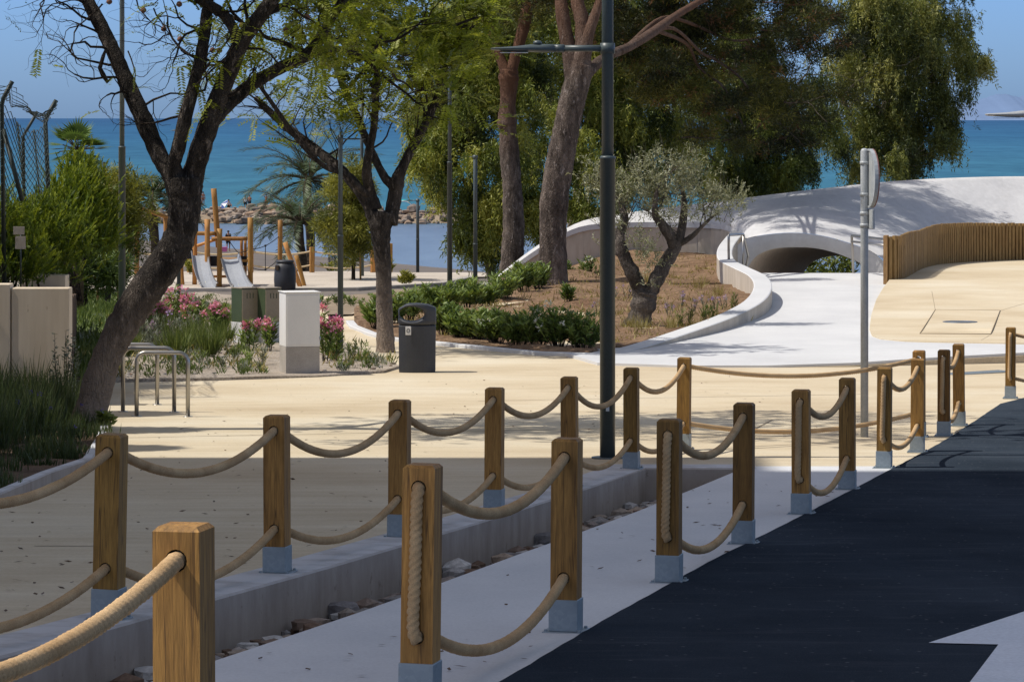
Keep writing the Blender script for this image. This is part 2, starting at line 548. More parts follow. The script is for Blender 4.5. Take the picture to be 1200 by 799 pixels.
    leafm('dark grass blades', (.025, .04, .014), (.06, .085, .028), (.13, .15, .06), .25, .25)
    leafm('grey leaves', (.09, .11, .075), (.19, .21, .16), (.34, .35, .28), .2, .25)
    leafm('dry leaves', (.16, .12, .04), (.3, .25, .09), (.45, .4, .18), .25, .2)
    leafm('pink petals', (.5, .14, .28), (.72, .27, .44), (.85, .48, .62), .3, .2)
    leafm('white petals', (.6, .6, .55), (.72, .72, .68), (.8, .8, .78), .3, .2)
    leafm('lilac petals', (.30, .2, .42), (.42, .3, .55), (.55, .43, .66), .3, .2)
    leafm('blue petals', (.05, .04, .2), (.08, .06, .3), (.12, .1, .42), .3, .2)
    for nm, c in (('skin', (.38, .2, .13)), ('white_cloth', (.75, .75, .76)), ('dark_cloth', (.015, .015, .02)), ('red_cloth', (.5, .05, .06)),
                  ('blue_cloth', (.06, .1, .3)), ('teal_cloth', (.04, .36, .4)), ('pink_cloth', (.75, .2, .4)), ('hair', (.03, .02, .015)), ('brown_cloth', (.25, .13, .09))):
        M[nm] = mottled(nm.replace('_', ' '), tuple(k * .85 for k in c), c, 6, 60, .85, .2, .05, .001)
    # sea: colour by distance from the shore, small waves
    t = NT('sea water')
    sp = t.n('ShaderNodeSeparateXYZ'); t.l(t.co('Object'), sp.inputs[0])
    wob = t.noise(t.co('Object', (.0007, .004, 1)), 1, 4, .6)
    dist = t.math('ADD', sp.outputs[1], t.math('MULTIPLY', t.math('SUBTRACT', wob, .5), 500))
    lg = t.math('LOGARITHM', t.math('MAXIMUM', dist, 50), 10)
    mr = t.n('ShaderNodeMapRange'); mr.inputs[1].default_value = 2.4; mr.inputs[2].default_value = 4.4
    t.l(lg, mr.inputs[0])
    c = t.ramp(mr.outputs[0], [(.0, (.11, .17, .25)), (.09, (.11, .17, .25)), (.14, (.038, .145, .215)), (.3, (.033, .125, .215)), (.48, (.026, .105, .21)), (.8, (.024, .085, .19)), (1, (.028, .09, .20))])  # nearest stops grey blue: sky reflection in the calm bay, painted in
    w1 = t.math('ADD', t.math('MULTIPLY', t.noise(t.co('Object', (.10, .02, 1)), 1, 5, .7), .6), t.math('MULTIPLY', t.noise(t.co('Object', (.012, .0026, 1)), 1, 5, .7), .4))
    c = t.mix(.8, c, t.ramp(w1, [(.36, (.62, .66, .72)), (.64, (1.32, 1.26, 1.2))]), 'MULTIPLY')
    t.bump(t.noise(t.co('Object', (.5, 1.3, 1)), 1, 6, .6), .4, .3)
    di = t.n('ShaderNodeBsdfDiffuse'); t.l(c, di.inputs[0])
    gl = t.n('ShaderNodeBsdfGlossy'); gl.inputs['Roughness'].default_value = .22
    bn = [k for k in t.t.nodes if k.type == 'BUMP'][0]
    t.l(bn.outputs[0], gl.inputs['Normal'])
    mx = t.n('ShaderNodeMixShader')
    near = t.ramp(mr.outputs[0], [(.08, (.35, .35, .35)), (.13, (.07, .07, .07))])
    t.l(near, mx.inputs[0])
    t.l(di.outputs[0], mx.inputs[1]); t.l(gl.outputs[0], mx.inputs[2]); t.l(mx.outputs[0], t.out.inputs[0])
    M['sea'] = t.m
    M['hills'] = mottled('hazy far hills', (.135, .205, .345), (.155, .225, .365), .0004, .004, 1, 0, 0, .1, None, (1, 1, 3), .08)  # blue haze of distance is painted into the hill colour
# ---------------------------------------------------------------- ground pieces
def inside(p, poly):
    x, y = p
    c = False
    for i in range(len(poly)):
        (x0, y0), (x1, y1) = poly[i - 1], poly[i]
        if (y0 > y) != (y1 > y) and x < (x1 - x0) * (y - y0) / (y1 - y0) + x0:
            c = not c
    return c


def region(name, poly, zf, m, step=1.0, kind='structure', skirt=0.0, jit=0.0, parent=None, stepy=None):
    """a sheet over the outline poly (X, D) whose height is zf(X, D); skirt: side faces going down"""
    stepy = stepy or step
    b = []
    for i in range(len(poly)):
        p, q = Vector(poly[i]), Vector(poly[(i + 1) % len(poly)])
        n = max(1, int(((p - q).length) / (step * 1.0)))
        for k in range(n):
            b.append(p.lerp(q, k / n))
    nb = len(b)
    xs = [p[0] for p in b]; ys = [p[1] for p in b]
    pts = list(b)
    bp = [(p[0], p[1]) for p in b]
    x = min(xs) + step * .5
    while x < max(xs):
        y = min(ys) + stepy * .5
        while y < max(ys):
            q = (x + R.uniform(-.3, .3) * step, y + R.uniform(-.3, .3) * stepy)
            if inside(q, bp):
                pts.append(Vector(q))
            y += stepy
        x += step
    res = geometry.delaunay_2d_cdt(pts, [(i, (i + 1) % nb) for i in range(nb)], [], 1, 1e-4)
    v2, f2 = res[0], res[2]
    vs = [(p.x, p.y, zf(p.x, p.y) + (R.uniform(-jit, jit) if jit else 0)) for p in v2]
    fs = [tuple(f) for f in f2]
    nv = len(vs)
    if skirt:
        cnt = {}
        for f in fs:
            for i in range(len(f)):
                e = (f[i], f[(i + 1) % len(f)])
                cnt[e] = 1
        for (a, c) in list(cnt):
            if (c, a) not in cnt:
                n = len(vs)
                vs += [(vs[a][0], vs[a][1], vs[a][2] - skirt), (vs[c][0], vs[c][1], vs[c][2] - skirt)]
                fs.append((c, a, n, n + 1))
    me = bpy.data.meshes.new(name)
    me.from_pydata(vs, [], fs)
    me.validate()
    bm = bmesh.new(); bm.from_mesh(me)
    bmesh.ops.recalc_face_normals(bm, faces=bm.faces[:])
    up = sum(f.normal.z * f.calc_area() for f in bm.faces)
    if up < 0:
        bmesh.ops.reverse_faces(bm, faces=bm.faces[:])
    bm.to_mesh(me); bm.free()
    if not skirt:
        smooth(me)
    o = link(name, me, m, parent, world=parent is not None)
    if kind and parent is None:
        o['kind'] = kind
    return o


def sweep(path, width, h0, h1, zf, side=1):
    """rectangular kerb along path (X, D): from the path line to width on one side, top at zf+h1, bottom zf+h0"""
    mb = MB()
    P = [Vector(p) for p in path]
    vs = []
    for i, p in enumerate(P):
        a = (P[i] - P[i - 1]).normalized() if i else (P[1] - P[0]).normalized()
        c = (P[i + 1] - P[i]).normalized() if i < len(P) - 1 else a
        t = (a + c).normalized()
        nrm = Vector((-t.y, t.x)) * side
        q = p + nrm * (width / max(.4, nrm.dot(Vector((-a.y, a.x)) * side)))
        z = zf(p.x, p.y)
        bv = .012
        vs += [(p.x, p.y, z + h0), (p.x, p.y, z + h1 - bv), (p.x + nrm.x * bv, p.y + nrm.y * bv, z + h1),
               (q.x - nrm.x * bv, q.y - nrm.y * bv, z + h1), (q.x, q.y, z + h1 - bv), (q.x, q.y, z + h0)]
    fs = []
    for i in range(len(P) - 1):
        for k in range(5):
            fs.append((i * 6 + k, i * 6 + k + 1, i * 6 + 7 + k, i * 6 + 6 + k))
    fs.append(tuple(range(6))); fs.append(tuple(range(len(vs) - 6, len(vs))))
    return mb.add(vs, fs)


def G(px):
    return [gp(*p) for p in px]


def line_at(pts, D):
    """X on a polyline (X, D) sorted by D, with straight ends"""
    if D <= pts[0][1]:
        (a, b), (c, d) = pts[0], pts[1]
    elif D >= pts[-1][1]:
        (a, b), (c, d) = pts[-2], pts[-1]
    else:
        for (a, b), (c, d) in zip(pts, pts[1:]):
            if b <= D <= d:
                break
    return a + (c - a) * (D - b) / (d - b)


LEFT_POSTS = [(127, 727), (325, 672), (468, 630), (579, 598), (668, 571), (740, 550), (801, 527)]
RIGHT_POSTS = [(492, 824), (663, 741), (784, 683), (871, 638), (939, 603), (993, 574), (1036, 549), (1075, 530), (1106, 511), (1124, 499), (1184, 467)]
WALK_EDGE = [(256, 774), (466, 703), (640, 638), (768, 592), (816, 572), (912, 531)]
ROAD_EDGE = [(590, 799), (700, 733), (830, 660), (950, 600), (1040, 553), (1100, 521), (1150, 489), (1172, 474), (1200, 467)]
LP = G(LEFT_POSTS)
K0 = LP[0]; K1 = LP[-1]
SLOPE = (K1[0] - K0[0]) / (K1[1] - K0[1])
ROW_A = math.atan(SLOPE)


def kerb_x(D, off=0.0):
    return K0[0] + SLOPE * (D - K0[1]) + off


def white_H(X, D):
    a = 3.70 - .13 * ss(3.5, 9, X)
    return a + (3.82 - a) * ss(51, 61, D)


def beige_H(X, D):
    return white_H(X, D) - .02 - .09 * ss(57, 74, D)


def setting():
    # base terrain, from behind the viewer to the sea bed
    xs = sorted(set([-260, -200, -150, -110, -80] + [i * 4 for i in range(-15, 26)] + [130, 170, 220, 300]))
    ds = [-40, -20, -8] + [i * 4 for i in range(0, 40)] + list(range(160, 420, 8)) + [440, 520, 640]
    vs, fs = [], []
    for d in ds:
        for x in xs:
            off = .45 * (1 - ss(58, 112, d))
            vs.append((x, d, gz(x, d) - off))
    n = len(xs)
    for j in range(len(ds) - 1):
        for i in range(n - 1):
            fs.append((j * n + i, j * n + i + 1, (j + 1) * n + i + 1, (j + 1) * n + i))
    me = bpy.data.meshes.new('ground'); me.from_pydata(vs, [], fs); smooth(me)
    tag(link('ground', me, M['beach']), kind='structure')
    # sea
    zs = EYE - 12.0
    me = bpy.data.meshes.new('sea')
    me.from_pydata([(-9000, 180, zs), (9000, 180, zs), (9000, 48000, zs), (-9000, 48000, zs)], [], [(0, 1, 2, 3)])
    tag(link('sea', me, M['sea']), kind='structure')
    # far hills across the bay
    mb = MB()
    D = 16000
    prof = [(980, 138), (1040, 132), (1080, 127), (1120, 122), (1150, 117), (1165, 112), (1178, 110), (1190, 113), (1205, 111), (1240, 104), (1300, 99), (1380, 107), (1450, 120), (1520, 134)]
    pr = catmull([(a, b, 0) for a, b in prof], 5)
    vs = []
    for k, p in enumerate(pr):
        q = pt(p[0], p[1] + R.uniform(-1, 1), D)
        vs += [(q.x, D - 900, zs - 2), (q.x, D, q.z), (q.x, D + 1500, zs - 2)]
    fs = []
    for k in range(len(pr) - 1):
        fs += [(k * 3, k * 3 + 3, k * 3 + 4, k * 3 + 1), (k * 3 + 1, k * 3 + 4, k * 3 + 5, k * 3 + 2)]
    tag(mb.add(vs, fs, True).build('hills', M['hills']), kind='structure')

    # plaza: sandy paving, left of the kerb and beyond the walkway
    Wp = G(WALK_EDGE)
    De = 30.5
    poly = [(-30, 4), (kerb_x(4, -.2), 4), (kerb_x(De + .2, -.2), De + .2), (line_at(Wp, De + .35), De + .35), (30, De + .35),
            (40, 60), (40, 64), (14, 64), (3, 66), (-2, 80), (-3, 112), (-45, 112), (-40, 60)]
    region('plaza', poly, lambda x, d: gz(x, d), M['paving'], 1.6)
    # walkway slab beside the road
    rd = G(ROAD_EDGE)
    poly = [(line_at(Wp, 4), 4)] + [(line_at(Wp, d), d) for d in (9, 13, 17, 21, 25, 29)] + [(line_at(Wp, De + .3), De + .3), (line_at(rd, De + .3) + .6, De + .3)] \
        + [(line_at(rd, d) + .5, d) for d in (29, 25, 21, 17, 13, 9, 4)]
    region('walkway', poly, lambda x, d: gz(x, d) + .006, M['concrete'], .9, skirt=.4)
    # road
    near = [(line_at(rd, d), d) for d in (4, 7, 10)]
    edge = resample([Vector((*q, 0)) for q in near + rd[:-1]], .3)
    edge = [(q.x + R.uniform(-.004, .004), q.y) for q in edge] + [rd[-2]]
    poly = edge + [(rd[-1][0], rd[-1][1]), (rd[-1][0] + 3, rd[-1][1] + .4), (30, rd[-1][1] + 1.5), (30, 4)]
    region('road', poly, lambda x, d: gz(x, d) + .012, M['asphalt'], 1.2)
    # painted arrow on the road, pointing up the road
    a = math.atan((1447 - CX) / F)
    tip0 = Vector(gp(1088, 757)); c0 = Vector(gp(1170, 759)); c1 = Vector(gp(1140, 799)); 
    e0 = Vector(gp(1200, 720))
    sd = (c0 - c1).normalized(); sx = Vector((sd.y, -sd.x))
    wsh = .30
    hw = (tip0 - c0).length
    s0 = c1 - sd * 1.6
    base_r = c0 + sx * wsh
    tip1 = base_r + sx * hw
    apex_dir = (e0 - tip0).normalized()
    mid = (c0 + base_r) / 2
    k = (mid - tip0).dot(sx) / max(.05, apex_dir.dot(sx))
    apex = tip0 + apex_dir * k
    arrow = [tip0, c0, s0, s0 + sx * wsh, base_r, tip1, apex]
    region('road_marking', [tuple(p) for p in arrow], lambda x, d: gz(x, d) + .017, M['road_paint'], .5)
    # trench with stones between kerb and walkway
    poly = [(kerb_x(4), 4), (line_at(Wp, 4) + .1, 4)] + [(line_at(Wp, d) + .1, d) for d in (10, 16, 22, 28, De + .1)] + [(kerb_x(De + .1), De + .1)]
    region('trench', poly, lambda x, d: gz(x, d) - .34, M['dark_soil'], .35, jit=.03)
    mb = MB()
    for _ in range(1500):
        d = R.uniform(9, De - .15)
        a0, a1 = kerb_x(d, .2), line_at(Wp, d) - .05
        if a1 <= a0: continue
        x = R.uniform(a0, a1)
        s = R.choice([.03, .04, .05, .06, .07, .08, .10, .12]) * R.uniform(.7, 1.15)
        pebble(mb, (x, d, gz(x, d) - .33 + s * .35 + R.uniform(0, .05)), s)
    tag(mb.build('trench_stones', M['stone_grey']), 'loose grey and brown stones lying in the trench beside the walkway', 'stones', kind='stuff')
    # kerb wall, turning right at the end of the trench
    path = [(kerb_x(d, .15), d) for d in (4, 8, 12, 16, 20, 24, 28, De)] + [(line_at(Wp, De) + .12, De)]
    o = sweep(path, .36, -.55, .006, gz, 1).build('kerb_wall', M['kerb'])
    tag(o, 'low grey concrete kerb wall carrying the left row of rope posts above the trench', 'kerb')
    # expansion joints in the paving
    mb = MB()
    for a_, b_ in (((150, 513), (560, 505)), ((560, 505), (1000, 497)), ((905, 492), (880, 505)), ((40, 640), (120, 640)), ((560, 470), (1010, 462))):
        p, q = Vector(gp(*a_)), Vector(gp(*b_))
        n = (q - p).normalized(); n = Vector((-n.y, n.x)) * .012
        for i in range(8):
            u, w = p.lerp(q, i / 8), p.lerp(q, (i + 1) / 8)
            vs = [(*(u - n), gz(*u) + .004), (*(w - n), gz(*w) + .004), (*(w + n), gz(*w) + .004), (*(u + n), gz(*u) + .004)]
            mb.add(vs, [(0, 1, 2, 3)])
    tag(mb.build('paving_joint', M['joint']), kind='structure')
    # beds
    grav = G([(20, 452), (150, 448), (250, 446), (370, 442), (450, 437), (470, 431), (432, 413), (402, 402), (376, 384), (330, 352), (240, 343), (150, 350), (60, 355)])
    region('gravel_bed', grav, lambda x, d: gz(x, d) + .03, M['pea_gravel'], .8, jit=.02, skirt=.05)
    lawn = G([(-20, 452), (60, 452), (118, 440), (150, 395), (175, 352), (130, 343), (20, 343)])
    region('lawn', lawn, lambda x, d: gz(x, d) + .05, M['lawn_soil'], 1.0, jit=.02)
    soil2 = G([(376, 352), (430, 345), (480, 340), (530, 336), (532, 344), (470, 352), (440, 360), (412, 372), (384, 372)])
    region('rear_bed', soil2, lambda x, d: gz(x, d) + .04, M['earth'], 1.5, jit=.03)
    soil3 = G([(190, 362), (255, 355), (272, 364), (264, 374), (190, 376)])
    region('flower_bed', soil3, lambda x, d: gz(x, d) + .06, M['soil'], 1.5, jit=.03)
    ply = G([(60, 342), (180, 341), (300, 341), (420, 340), (520, 334), (560, 326)]) + [(3, 131), (-45, 131), (-30, 118)]
    region('playground_floor', ply, lambda x, d: gz(x, d) + .05, M['play_sand'], 2.0)
    kp = G([(60, 343), (180, 342), (300, 342), (420, 341), (520, 335), (560, 327)])
    tag(sweep(kp, .35, -.2, .12, gz, 1).build('playground_kerb', M['cab_base']), 'pale concrete edging along the front of the playground floor', 'kerb')
    # main planted bed
    front = G([(415, 379), (420, 385), (440, 393), (464, 399), (535, 406), (636, 416), (690, 417.5)])
    bed = front + [(PX(738, 57), 57), (PX(800, 59.3), 59.3), (PX(850, 62.5), 62.5), (PX(880, 66), 66), (PX(893, 70), 70), (PX(890, 73), 73), (PX(868, 77), 77), (PX(858, 82), 82), (PX(868, 95), 95),
                   (PX(800, 98.5), 98.5), (PX(700, 98.5), 98.5), (PX(640, 98), 98), (PX(575, 98), 98), (PX(500, 94), 94), (PX(440, 84), 84), (PX(415, 74), 74)]

    def bed_z(x, d):
        e = .05 * math.sin(x * 1.7 + d * .6) + .04 * math.sin(d * 1.3 - x * .8) + .05 * math.sin(x * 3.1) * math.sin(d * 2.3)
        return max(gz(x, d), EYE - 3.9 - .032 * max(0, d - 64) * (1 - ss(-.6, 3.2, x))) + .05 + e * .7
    region('planting_bed', bed, bed_z, M['soil'], .45, jit=.045, skirt=.4)
    global BED_Z
    BED_Z = bed_z
    tag(sweep(front, .16, -.1, .06, gz, -1).build('bed_edging', M['white_slab']), 'thin white concrete edging around the front of the planted bed', 'kerb')
    # left foreground bed
    lb = G([(-60, 612), (0, 588), (60, 562), (107, 545), (122, 520), (128, 500), (100, 484), (84, 470), (-60, 470)])
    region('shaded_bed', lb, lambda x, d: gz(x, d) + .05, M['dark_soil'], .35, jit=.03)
    tag(sweep(G([(-60, 616), (0, 592), (60, 565), (109, 548), (124, 522), (130, 500)]), .1, -.1, .09, gz, 1).build('bed_edging', M['kerb']), 'narrow grey concrete edging around the shaded grassy bed', 'kerb')
    # white platform and the raised beige terrace
    fr = [(PX(655, 54.6), 54.6), (PX(700, 51.6), 51.6), (PX(800, 51), 51), (PX(900, 51), 51), (PX(1000, 51.2), 51.2), (PX(1100, 51.8), 51.8), (PX(1200, 52.3), 52.3), (PX(1420, 53), 53)]
    wp = fr + [(22, 84), (PX(1010, 84), 84), (PX(866, 84), 84), (PX(856, 80), 80), (PX(868, 77), 77), (PX(893, 73), 73), (PX(896, 70), 70), (PX(883, 66), 66), (PX(850, 62.2), 62.2), (PX(800, 58.8), 58.8), (PX(740, 56), 56)]
    region('white_path', wp, lambda x, d: EYE - white_H(x, d) , M['white_slab'], 1.0, skirt=.7)
    bt = [(PX(1043, 78.7), 78.7), (PX(1036, 75), 75), (PX(1027, 70), 70), (PX(1021, 65), 65), (PX(1019, 61.5), 61.5), (PX(1022, 59.5), 59.5), (PX(1032, 58.3), 58.3), (PX(1060, 57.3), 57.3), (PX(1090, 56.8), 56.8), (PX(1200, 55.4), 55.4), (PX(1420, 55.6), 55.6),
          (22, 92), (PX(1200, 91), 91), (PX(1110, 88.5), 88.5), (PX(1075, 84), 84), (PX(1058, 80), 80)]
    region('terrace', bt, lambda x, d: EYE - beige_H(x, d), M['paving'], 1.0, skirt=.3)
    # beige front face of the white platform at right
    tag(sweep([p for p in fr if p[0] > 2.5], .02, -.5, -.035, lambda x, d: EYE - white_H(x, d), -1).build('platform_edge', M['terrace_edge']), kind='structure')
    # hidden steps going down under the shell
    mb = MB()
    for i in range(12):
        z0 = EYE - 3.82 - .16 * (i + 1)
        mb.box(PX(940, 92), 84.5 + i * .9, z0 - 1.2, 7.0, .9, 1.2)
    tag(mb.build('steps', M['white_slab']), kind='structure')


def pebble(mb, c, s):
    n = 7
    a0 = R.uniform(0, 6.28)
    sx, sy, sz = s * R.uniform(.7, 1.3), s * R.uniform(.7, 1.2), s * R.uniform(.45, .8)
    vs = [(c[0], c[1], c[2] - sz)]
    for zz, rr in ((-.4, .85), (.35, .8)):
        for k in range(n):
            a = a0 + 6.283 * k / n
            j = R.uniform(.7, 1.15)
            vs.append((c[0] + math.cos(a) * sx * rr * j, c[1] + math.sin(a) * sy * rr * j, c[2] + sz * zz * R.uniform(.7, 1.3)))
    vs.append((c[0], c[1], c[2] + sz * R.uniform(.5, .9)))
    fs = []
    for k in range(n):
        l = (k + 1) % n
        fs += [(0, 1 + l, 1 + k), (1 + k, 1 + l, 1 + n + l, 1 + n + k), (1 + n + k, 1 + n + l, 1 + 2 * n)]
    mb.add(vs, fs)


# ---------------------------------------------------------------- rope posts
PW, PH, HZ1, HZ2 = .125, .90, .815, .255
HOLE_R = .029


def post_meshes():
    """timber post with two bored holes and chamfered top; steel shoe"""
    w = PW / 2
    z0, z1, ch = .15, PH - .012, .012
    mb = MB()
    nseg = 16
    for y, fl in ((-w, 0), (w, 1)):
        def q(zs, ze):
            mb.add([(-w, y, zs), (w, y, zs), (w, y, ze), (-w, y, ze)], [(0, 1, 2, 3)])
        zz = [z0]
        for hz in (HZ2, HZ1):
            q(zz[-1], hz - w)
            ring, sq = [], []
            for k in range(nseg):
                a = 2 * math.pi * (k + .0) / nseg
                ca, sa = math.cos(a), math.sin(a)
                m = max(abs(ca), abs(sa))
                ring.append((ca * HOLE_R, y, hz + sa * HOLE_R))
                sq.append((ca / m * w, y, hz + sa / m * w))
            fs = [(k, (k + 1) % nseg, nseg + (k + 1) % nseg, nseg + k) for k in range(nseg)]
            mb.add(ring + sq, fs)
            zz.append(hz + w)
        q(zz[-1], z1)
    for x in (-w, w):
        mb.add([(x, -w, z0), (x, w, z0), (x, w, z1), (x, -w, z1)], [(0, 1, 2, 3)])
    top = [(-w, -w, z1), (w, -w, z1), (w, w, z1), (-w, w, z1)]
    t2 = [(x * (1 - ch / w), y * (1 - ch / w), PH) for x, y, z in top]
    mb.add(top + t2, [(i, (i + 1) % 4, 4 + (i + 1) % 4, 4 + i) for i in range(4)] + [(4, 5, 6, 7)])
    mb.add([(-w, -w, z0), (w, -w, z0), (w, w, z0), (-w, w, z0)], [(3, 2, 1, 0)])
    bm = bmesh.new()
    me = bpy.data.meshes.new('post'); me.from_pydata(mb.v, [], mb.f)
    bm.from_mesh(me)
    bmesh.ops.remove_doubles(bm, verts=bm.verts[:], dist=1e-5)
    bm.normal_update()
    es = [e for e in bm.edges if abs(e.verts[0].co.x - e.verts[1].co.x) < 1e-6 and abs(e.verts[0].co.y - e.verts[1].co.y) < 1e-6
          and abs(abs(e.verts[0].co.x) - w) < 1e-6 and abs(abs(e.verts[0].co.y) - w) < 1e-6]
    bmesh.ops.recalc_face_normals(bm, faces=bm.faces[:])
    bmesh.ops.bevel(bm, geom=es, offset=.006, segments=2, affect='EDGES', profile=.5)
    bm.to_mesh(me); bm.free()
    holes = []
    for hz in (HZ2, HZ1):
        hole = MB()
        holes.append(hole)
        hole.tube([(0, -w + .0005, hz), (0, 0, hz), (0, w - .0005, hz)], HOLE_R + .0015, 16, cap=False)
    shoe = MB()
    s = PW + .012
    h = s / 2
    for (ax, ay, bx, by) in ((-h, -h, h, -h), (h, -h, h, h), (h, h, -h, h), (-h, h, -h, -h)):
        pass
    shoe.box(0, 0, .008, s, s, .147, bev=.003)
    plate = MB().box(0, 0, 0, .19, .19, .008, bev=.002)
    for x in (-.079, .079):
        for y in (-.079, .079):
            plate.lathe((x, y, .008), [(.009, 0), (.009, .009), (.006, .011)], 6, sm=False)
    return me, [h.mesh('hole_lining') for h in holes], shoe.mesh('steel_shoe'), plate.mesh('base_plate')


def posts():
    me, ho, sh, pl = post_meshes()
    proto = []

    def make(X, D, label, group):
        t = thing('rope_post', label, 'post', (X, D, gz(X, D) + .006), -ROW_A + R.uniform(-.02, .02), group)
        for nm, mesh, m in (('timber', me, 'post_wood'), ('hole_lining', ho[0], 'hole'), ('hole_lining', ho[1], 'hole'), ('steel_shoe', sh, 'galv')):
            if not mesh.materials:
                mesh.materials.append(M[m])
            o = bpy.data.objects.new(nm, mesh); COL.objects.link(o); o.parent = t
            if nm == 'steel_shoe':
                if not pl.materials: pl.materials.append(M['galv'])
                p = bpy.data.objects.new('base_plate', pl); COL.objects.link(p); p.parent = o
        t.rotation_euler.x = R.uniform(-.010, .010); t.rotation_euler.y = R.uniform(-.012, .012)
        return t
    gl, gr = 'timber rope posts along the kerb wall', 'timber rope posts along the road'
    ll = ['dark brown timber post at the left end of the kerb row, beside the shaded bed',
          'second timber rope post from the left on the kerb wall, fully in shade',
          'third timber rope post from the left on the kerb wall',
          'green tinged timber post, fourth from the left on the kerb wall',
          'fifth timber post on the kerb wall, just left of the tall grey lamp post',
          'timber post on the kerb wall just right of the tall grey lamp post',
          'last sunlit timber post on the corner of the kerb wall, right of the lamp post']
    left = []
    X0, D0 = K0
    left.append(make(X0 - (LP[1][0] - X0), D0 - (LP[1][1] - D0), 'timber rope post out of frame before the left end of the kerb row', gl))
    for (X, D), l in zip(LP, ll):
        t = make(X, D, l, gl)
        left.append(t)
    left[1].rotation_euler.y = .022
    # the row turns right behind the road posts
    D8 = 35.6
    left.append(make(PX(1077, D8), D8, 'timber post hidden behind a road post where the long thin ropes end', gl))
    rl = ['cut off yellowish sunlit timber post nearest to the camera, at bottom left',
          'large timber post with a vertical rope on its face, at the bottom centre',
          'timber post behind the large bottom centre one, its steel shoe touching the road edge',
          'dark timber post with vertical rope, third pair along the road, left post',
          'dark timber post without vertical rope just right of the darkest roped post',
          'timber post with vertical rope, left one of the pair left of the road sign pole',
          'dark timber post directly left of the road sign pole, without vertical rope',
          'timber post with vertical rope just right of the sign pole base',
          'sunlit timber post right of the sign pole, its shadow lying on the asphalt',
          'sunlit narrow timber post with vertical rope near the curve of the road',
          'sunlit post without vertical rope in the far pair before the road curve',
          'farthest timber post with vertical rope at the right edge of the picture']
    right = []
    RP = [(PX(217, 8.7), 8.7)] + G(RIGHT_POSTS)
    for (X, D), l in zip(RP, rl):
        right.append(make(X, D, l, gr))
    right.insert(0, make(PX(217, 8.7) - .66, 5.7, 'timber rope post beyond the bottom left corner', gr))
    right.append(make(PX(1184, 43.4) + 2.3, 44.2, 'timber rope post beyond the right edge', gr))
    return left, right


def hole_pt(t, z, y):
    bpy.context.view_layer.update()
    return t.matrix_world @ Vector((0, y, z))


def sag(a, b, s, n=24):
    return [a.lerp(b, i / n) - Vector((0, 0, s * 4 * (i / n) * (1 - i / n))) for i in range(n + 1)]


def resample(path, step, closed=False):
    out = [path[0]]
    P = list(path) + ([path[0]] if closed else [])
    carry = 0.0
    for a, b in zip(P, P[1:]):
        L = (b - a).length
        d = step - carry
        while d < L:
            out.append(a.lerp(b, d / L))
            d += step
        carry = L - (d - step)
    return out


def rope_mesh(path, r, step, closed=False, n=12):
    p = resample(path, step, closed)
    mb = MB()
    mb.tube(p, [r] * len(p), n, lobes=3, twist=72, lob=.30, closed=closed, jit=.035)
    return mb


def ropes(left, right):
    RR = .025
    # two ropes run through all posts of the left row
    for nm, z, s, lab in (('upper', HZ1, .19, 'upper hemp rope threaded through the whole row of posts on the kerb wall'),
                          ('lower', HZ2, .17, 'lower hemp rope threaded through the whole row of posts on the kerb wall')):
        path = []
        for a, b in zip(left, left[1:]):
            p, q = hole_pt(a, z, PW / 2 - .01), hole_pt(b, z, -PW / 2 + .01)
            last = b is left[-1]
            if last:
                q = hole_pt(b, z, 0)
            path += [hole_pt(a, z, -PW / 2 + .02)] + sag(p, q, (.14 if last else s * R.uniform(.88, 1.1)))
        o = rope_mesh(path, RR, .0085).build('rope', M['rope'])
        tag(o, lab, 'rope', 'ropes of the post rows')
    labs = ['bright sunlit hemp rope loop coming in from the bottom left corner', 'hemp rope loop of the large bottom centre post pair',
            'hemp rope loop of the second post pair along the road', 'hemp rope loop on the post pair left of the sign pole',
            'sunlit hemp rope loop on the post pair right of the sign pole', 'small sunlit hemp rope loop on the last whole post pair by the road curve',
            'hemp rope loop at the right edge of the picture']
    for i, lab in enumerate(labs):
        a, b = right[2 * i], right[2 * i + 1]
        w = PW / 2
        e = .018

        def vert(t, y, sgn, down):
            z0, z1 = (HZ1, HZ2)
            x0 = R.uniform(-.004, .004)
            pts = [(0, y * .2, z0), (0, y, z0), (x0, y + sgn * e, z0 - .012), (x0 - .004, y + sgn * (e + .004), z0 - .06), (x0 - .008, y + sgn * (e + .002), .5), (x0 - .012, y + sgn * (e + .006), z1 + .05), (x0 - .004, y + sgn * e, z1 - .006), (0, y, z1), (0, y * .2, z1)]
            pts = [hole_pt(t, p[2], 0) - hole_pt(t, 0, 0) * 0 for p in pts] if False else [t.matrix_world @ Vector(p) for p in pts]
            c = [Vector(p) for p in catmull([tuple(p) for p in pts], 5)]
            return c if down else c[::-1]
        bpy.context.view_layer.update()
        s = .17 if i < 4 else .15
        path = vert(a, -w, -1, False)
        path += sag(hole_pt(a, HZ1, w), hole_pt(b, HZ1, -w), s * R.uniform(.9, 1.1))
        path += vert(b, w, 1, True)
        path += sag(hole_pt(b, HZ2, -w), hole_pt(a, HZ2, w), s * R.uniform(.9, 1.1))
        o = rope_mesh(path, RR, .007 if i < 3 else .0095, closed=True).build('rope', M['rope'])
        tag(o, lab, 'rope', 'ropes of the post rows')
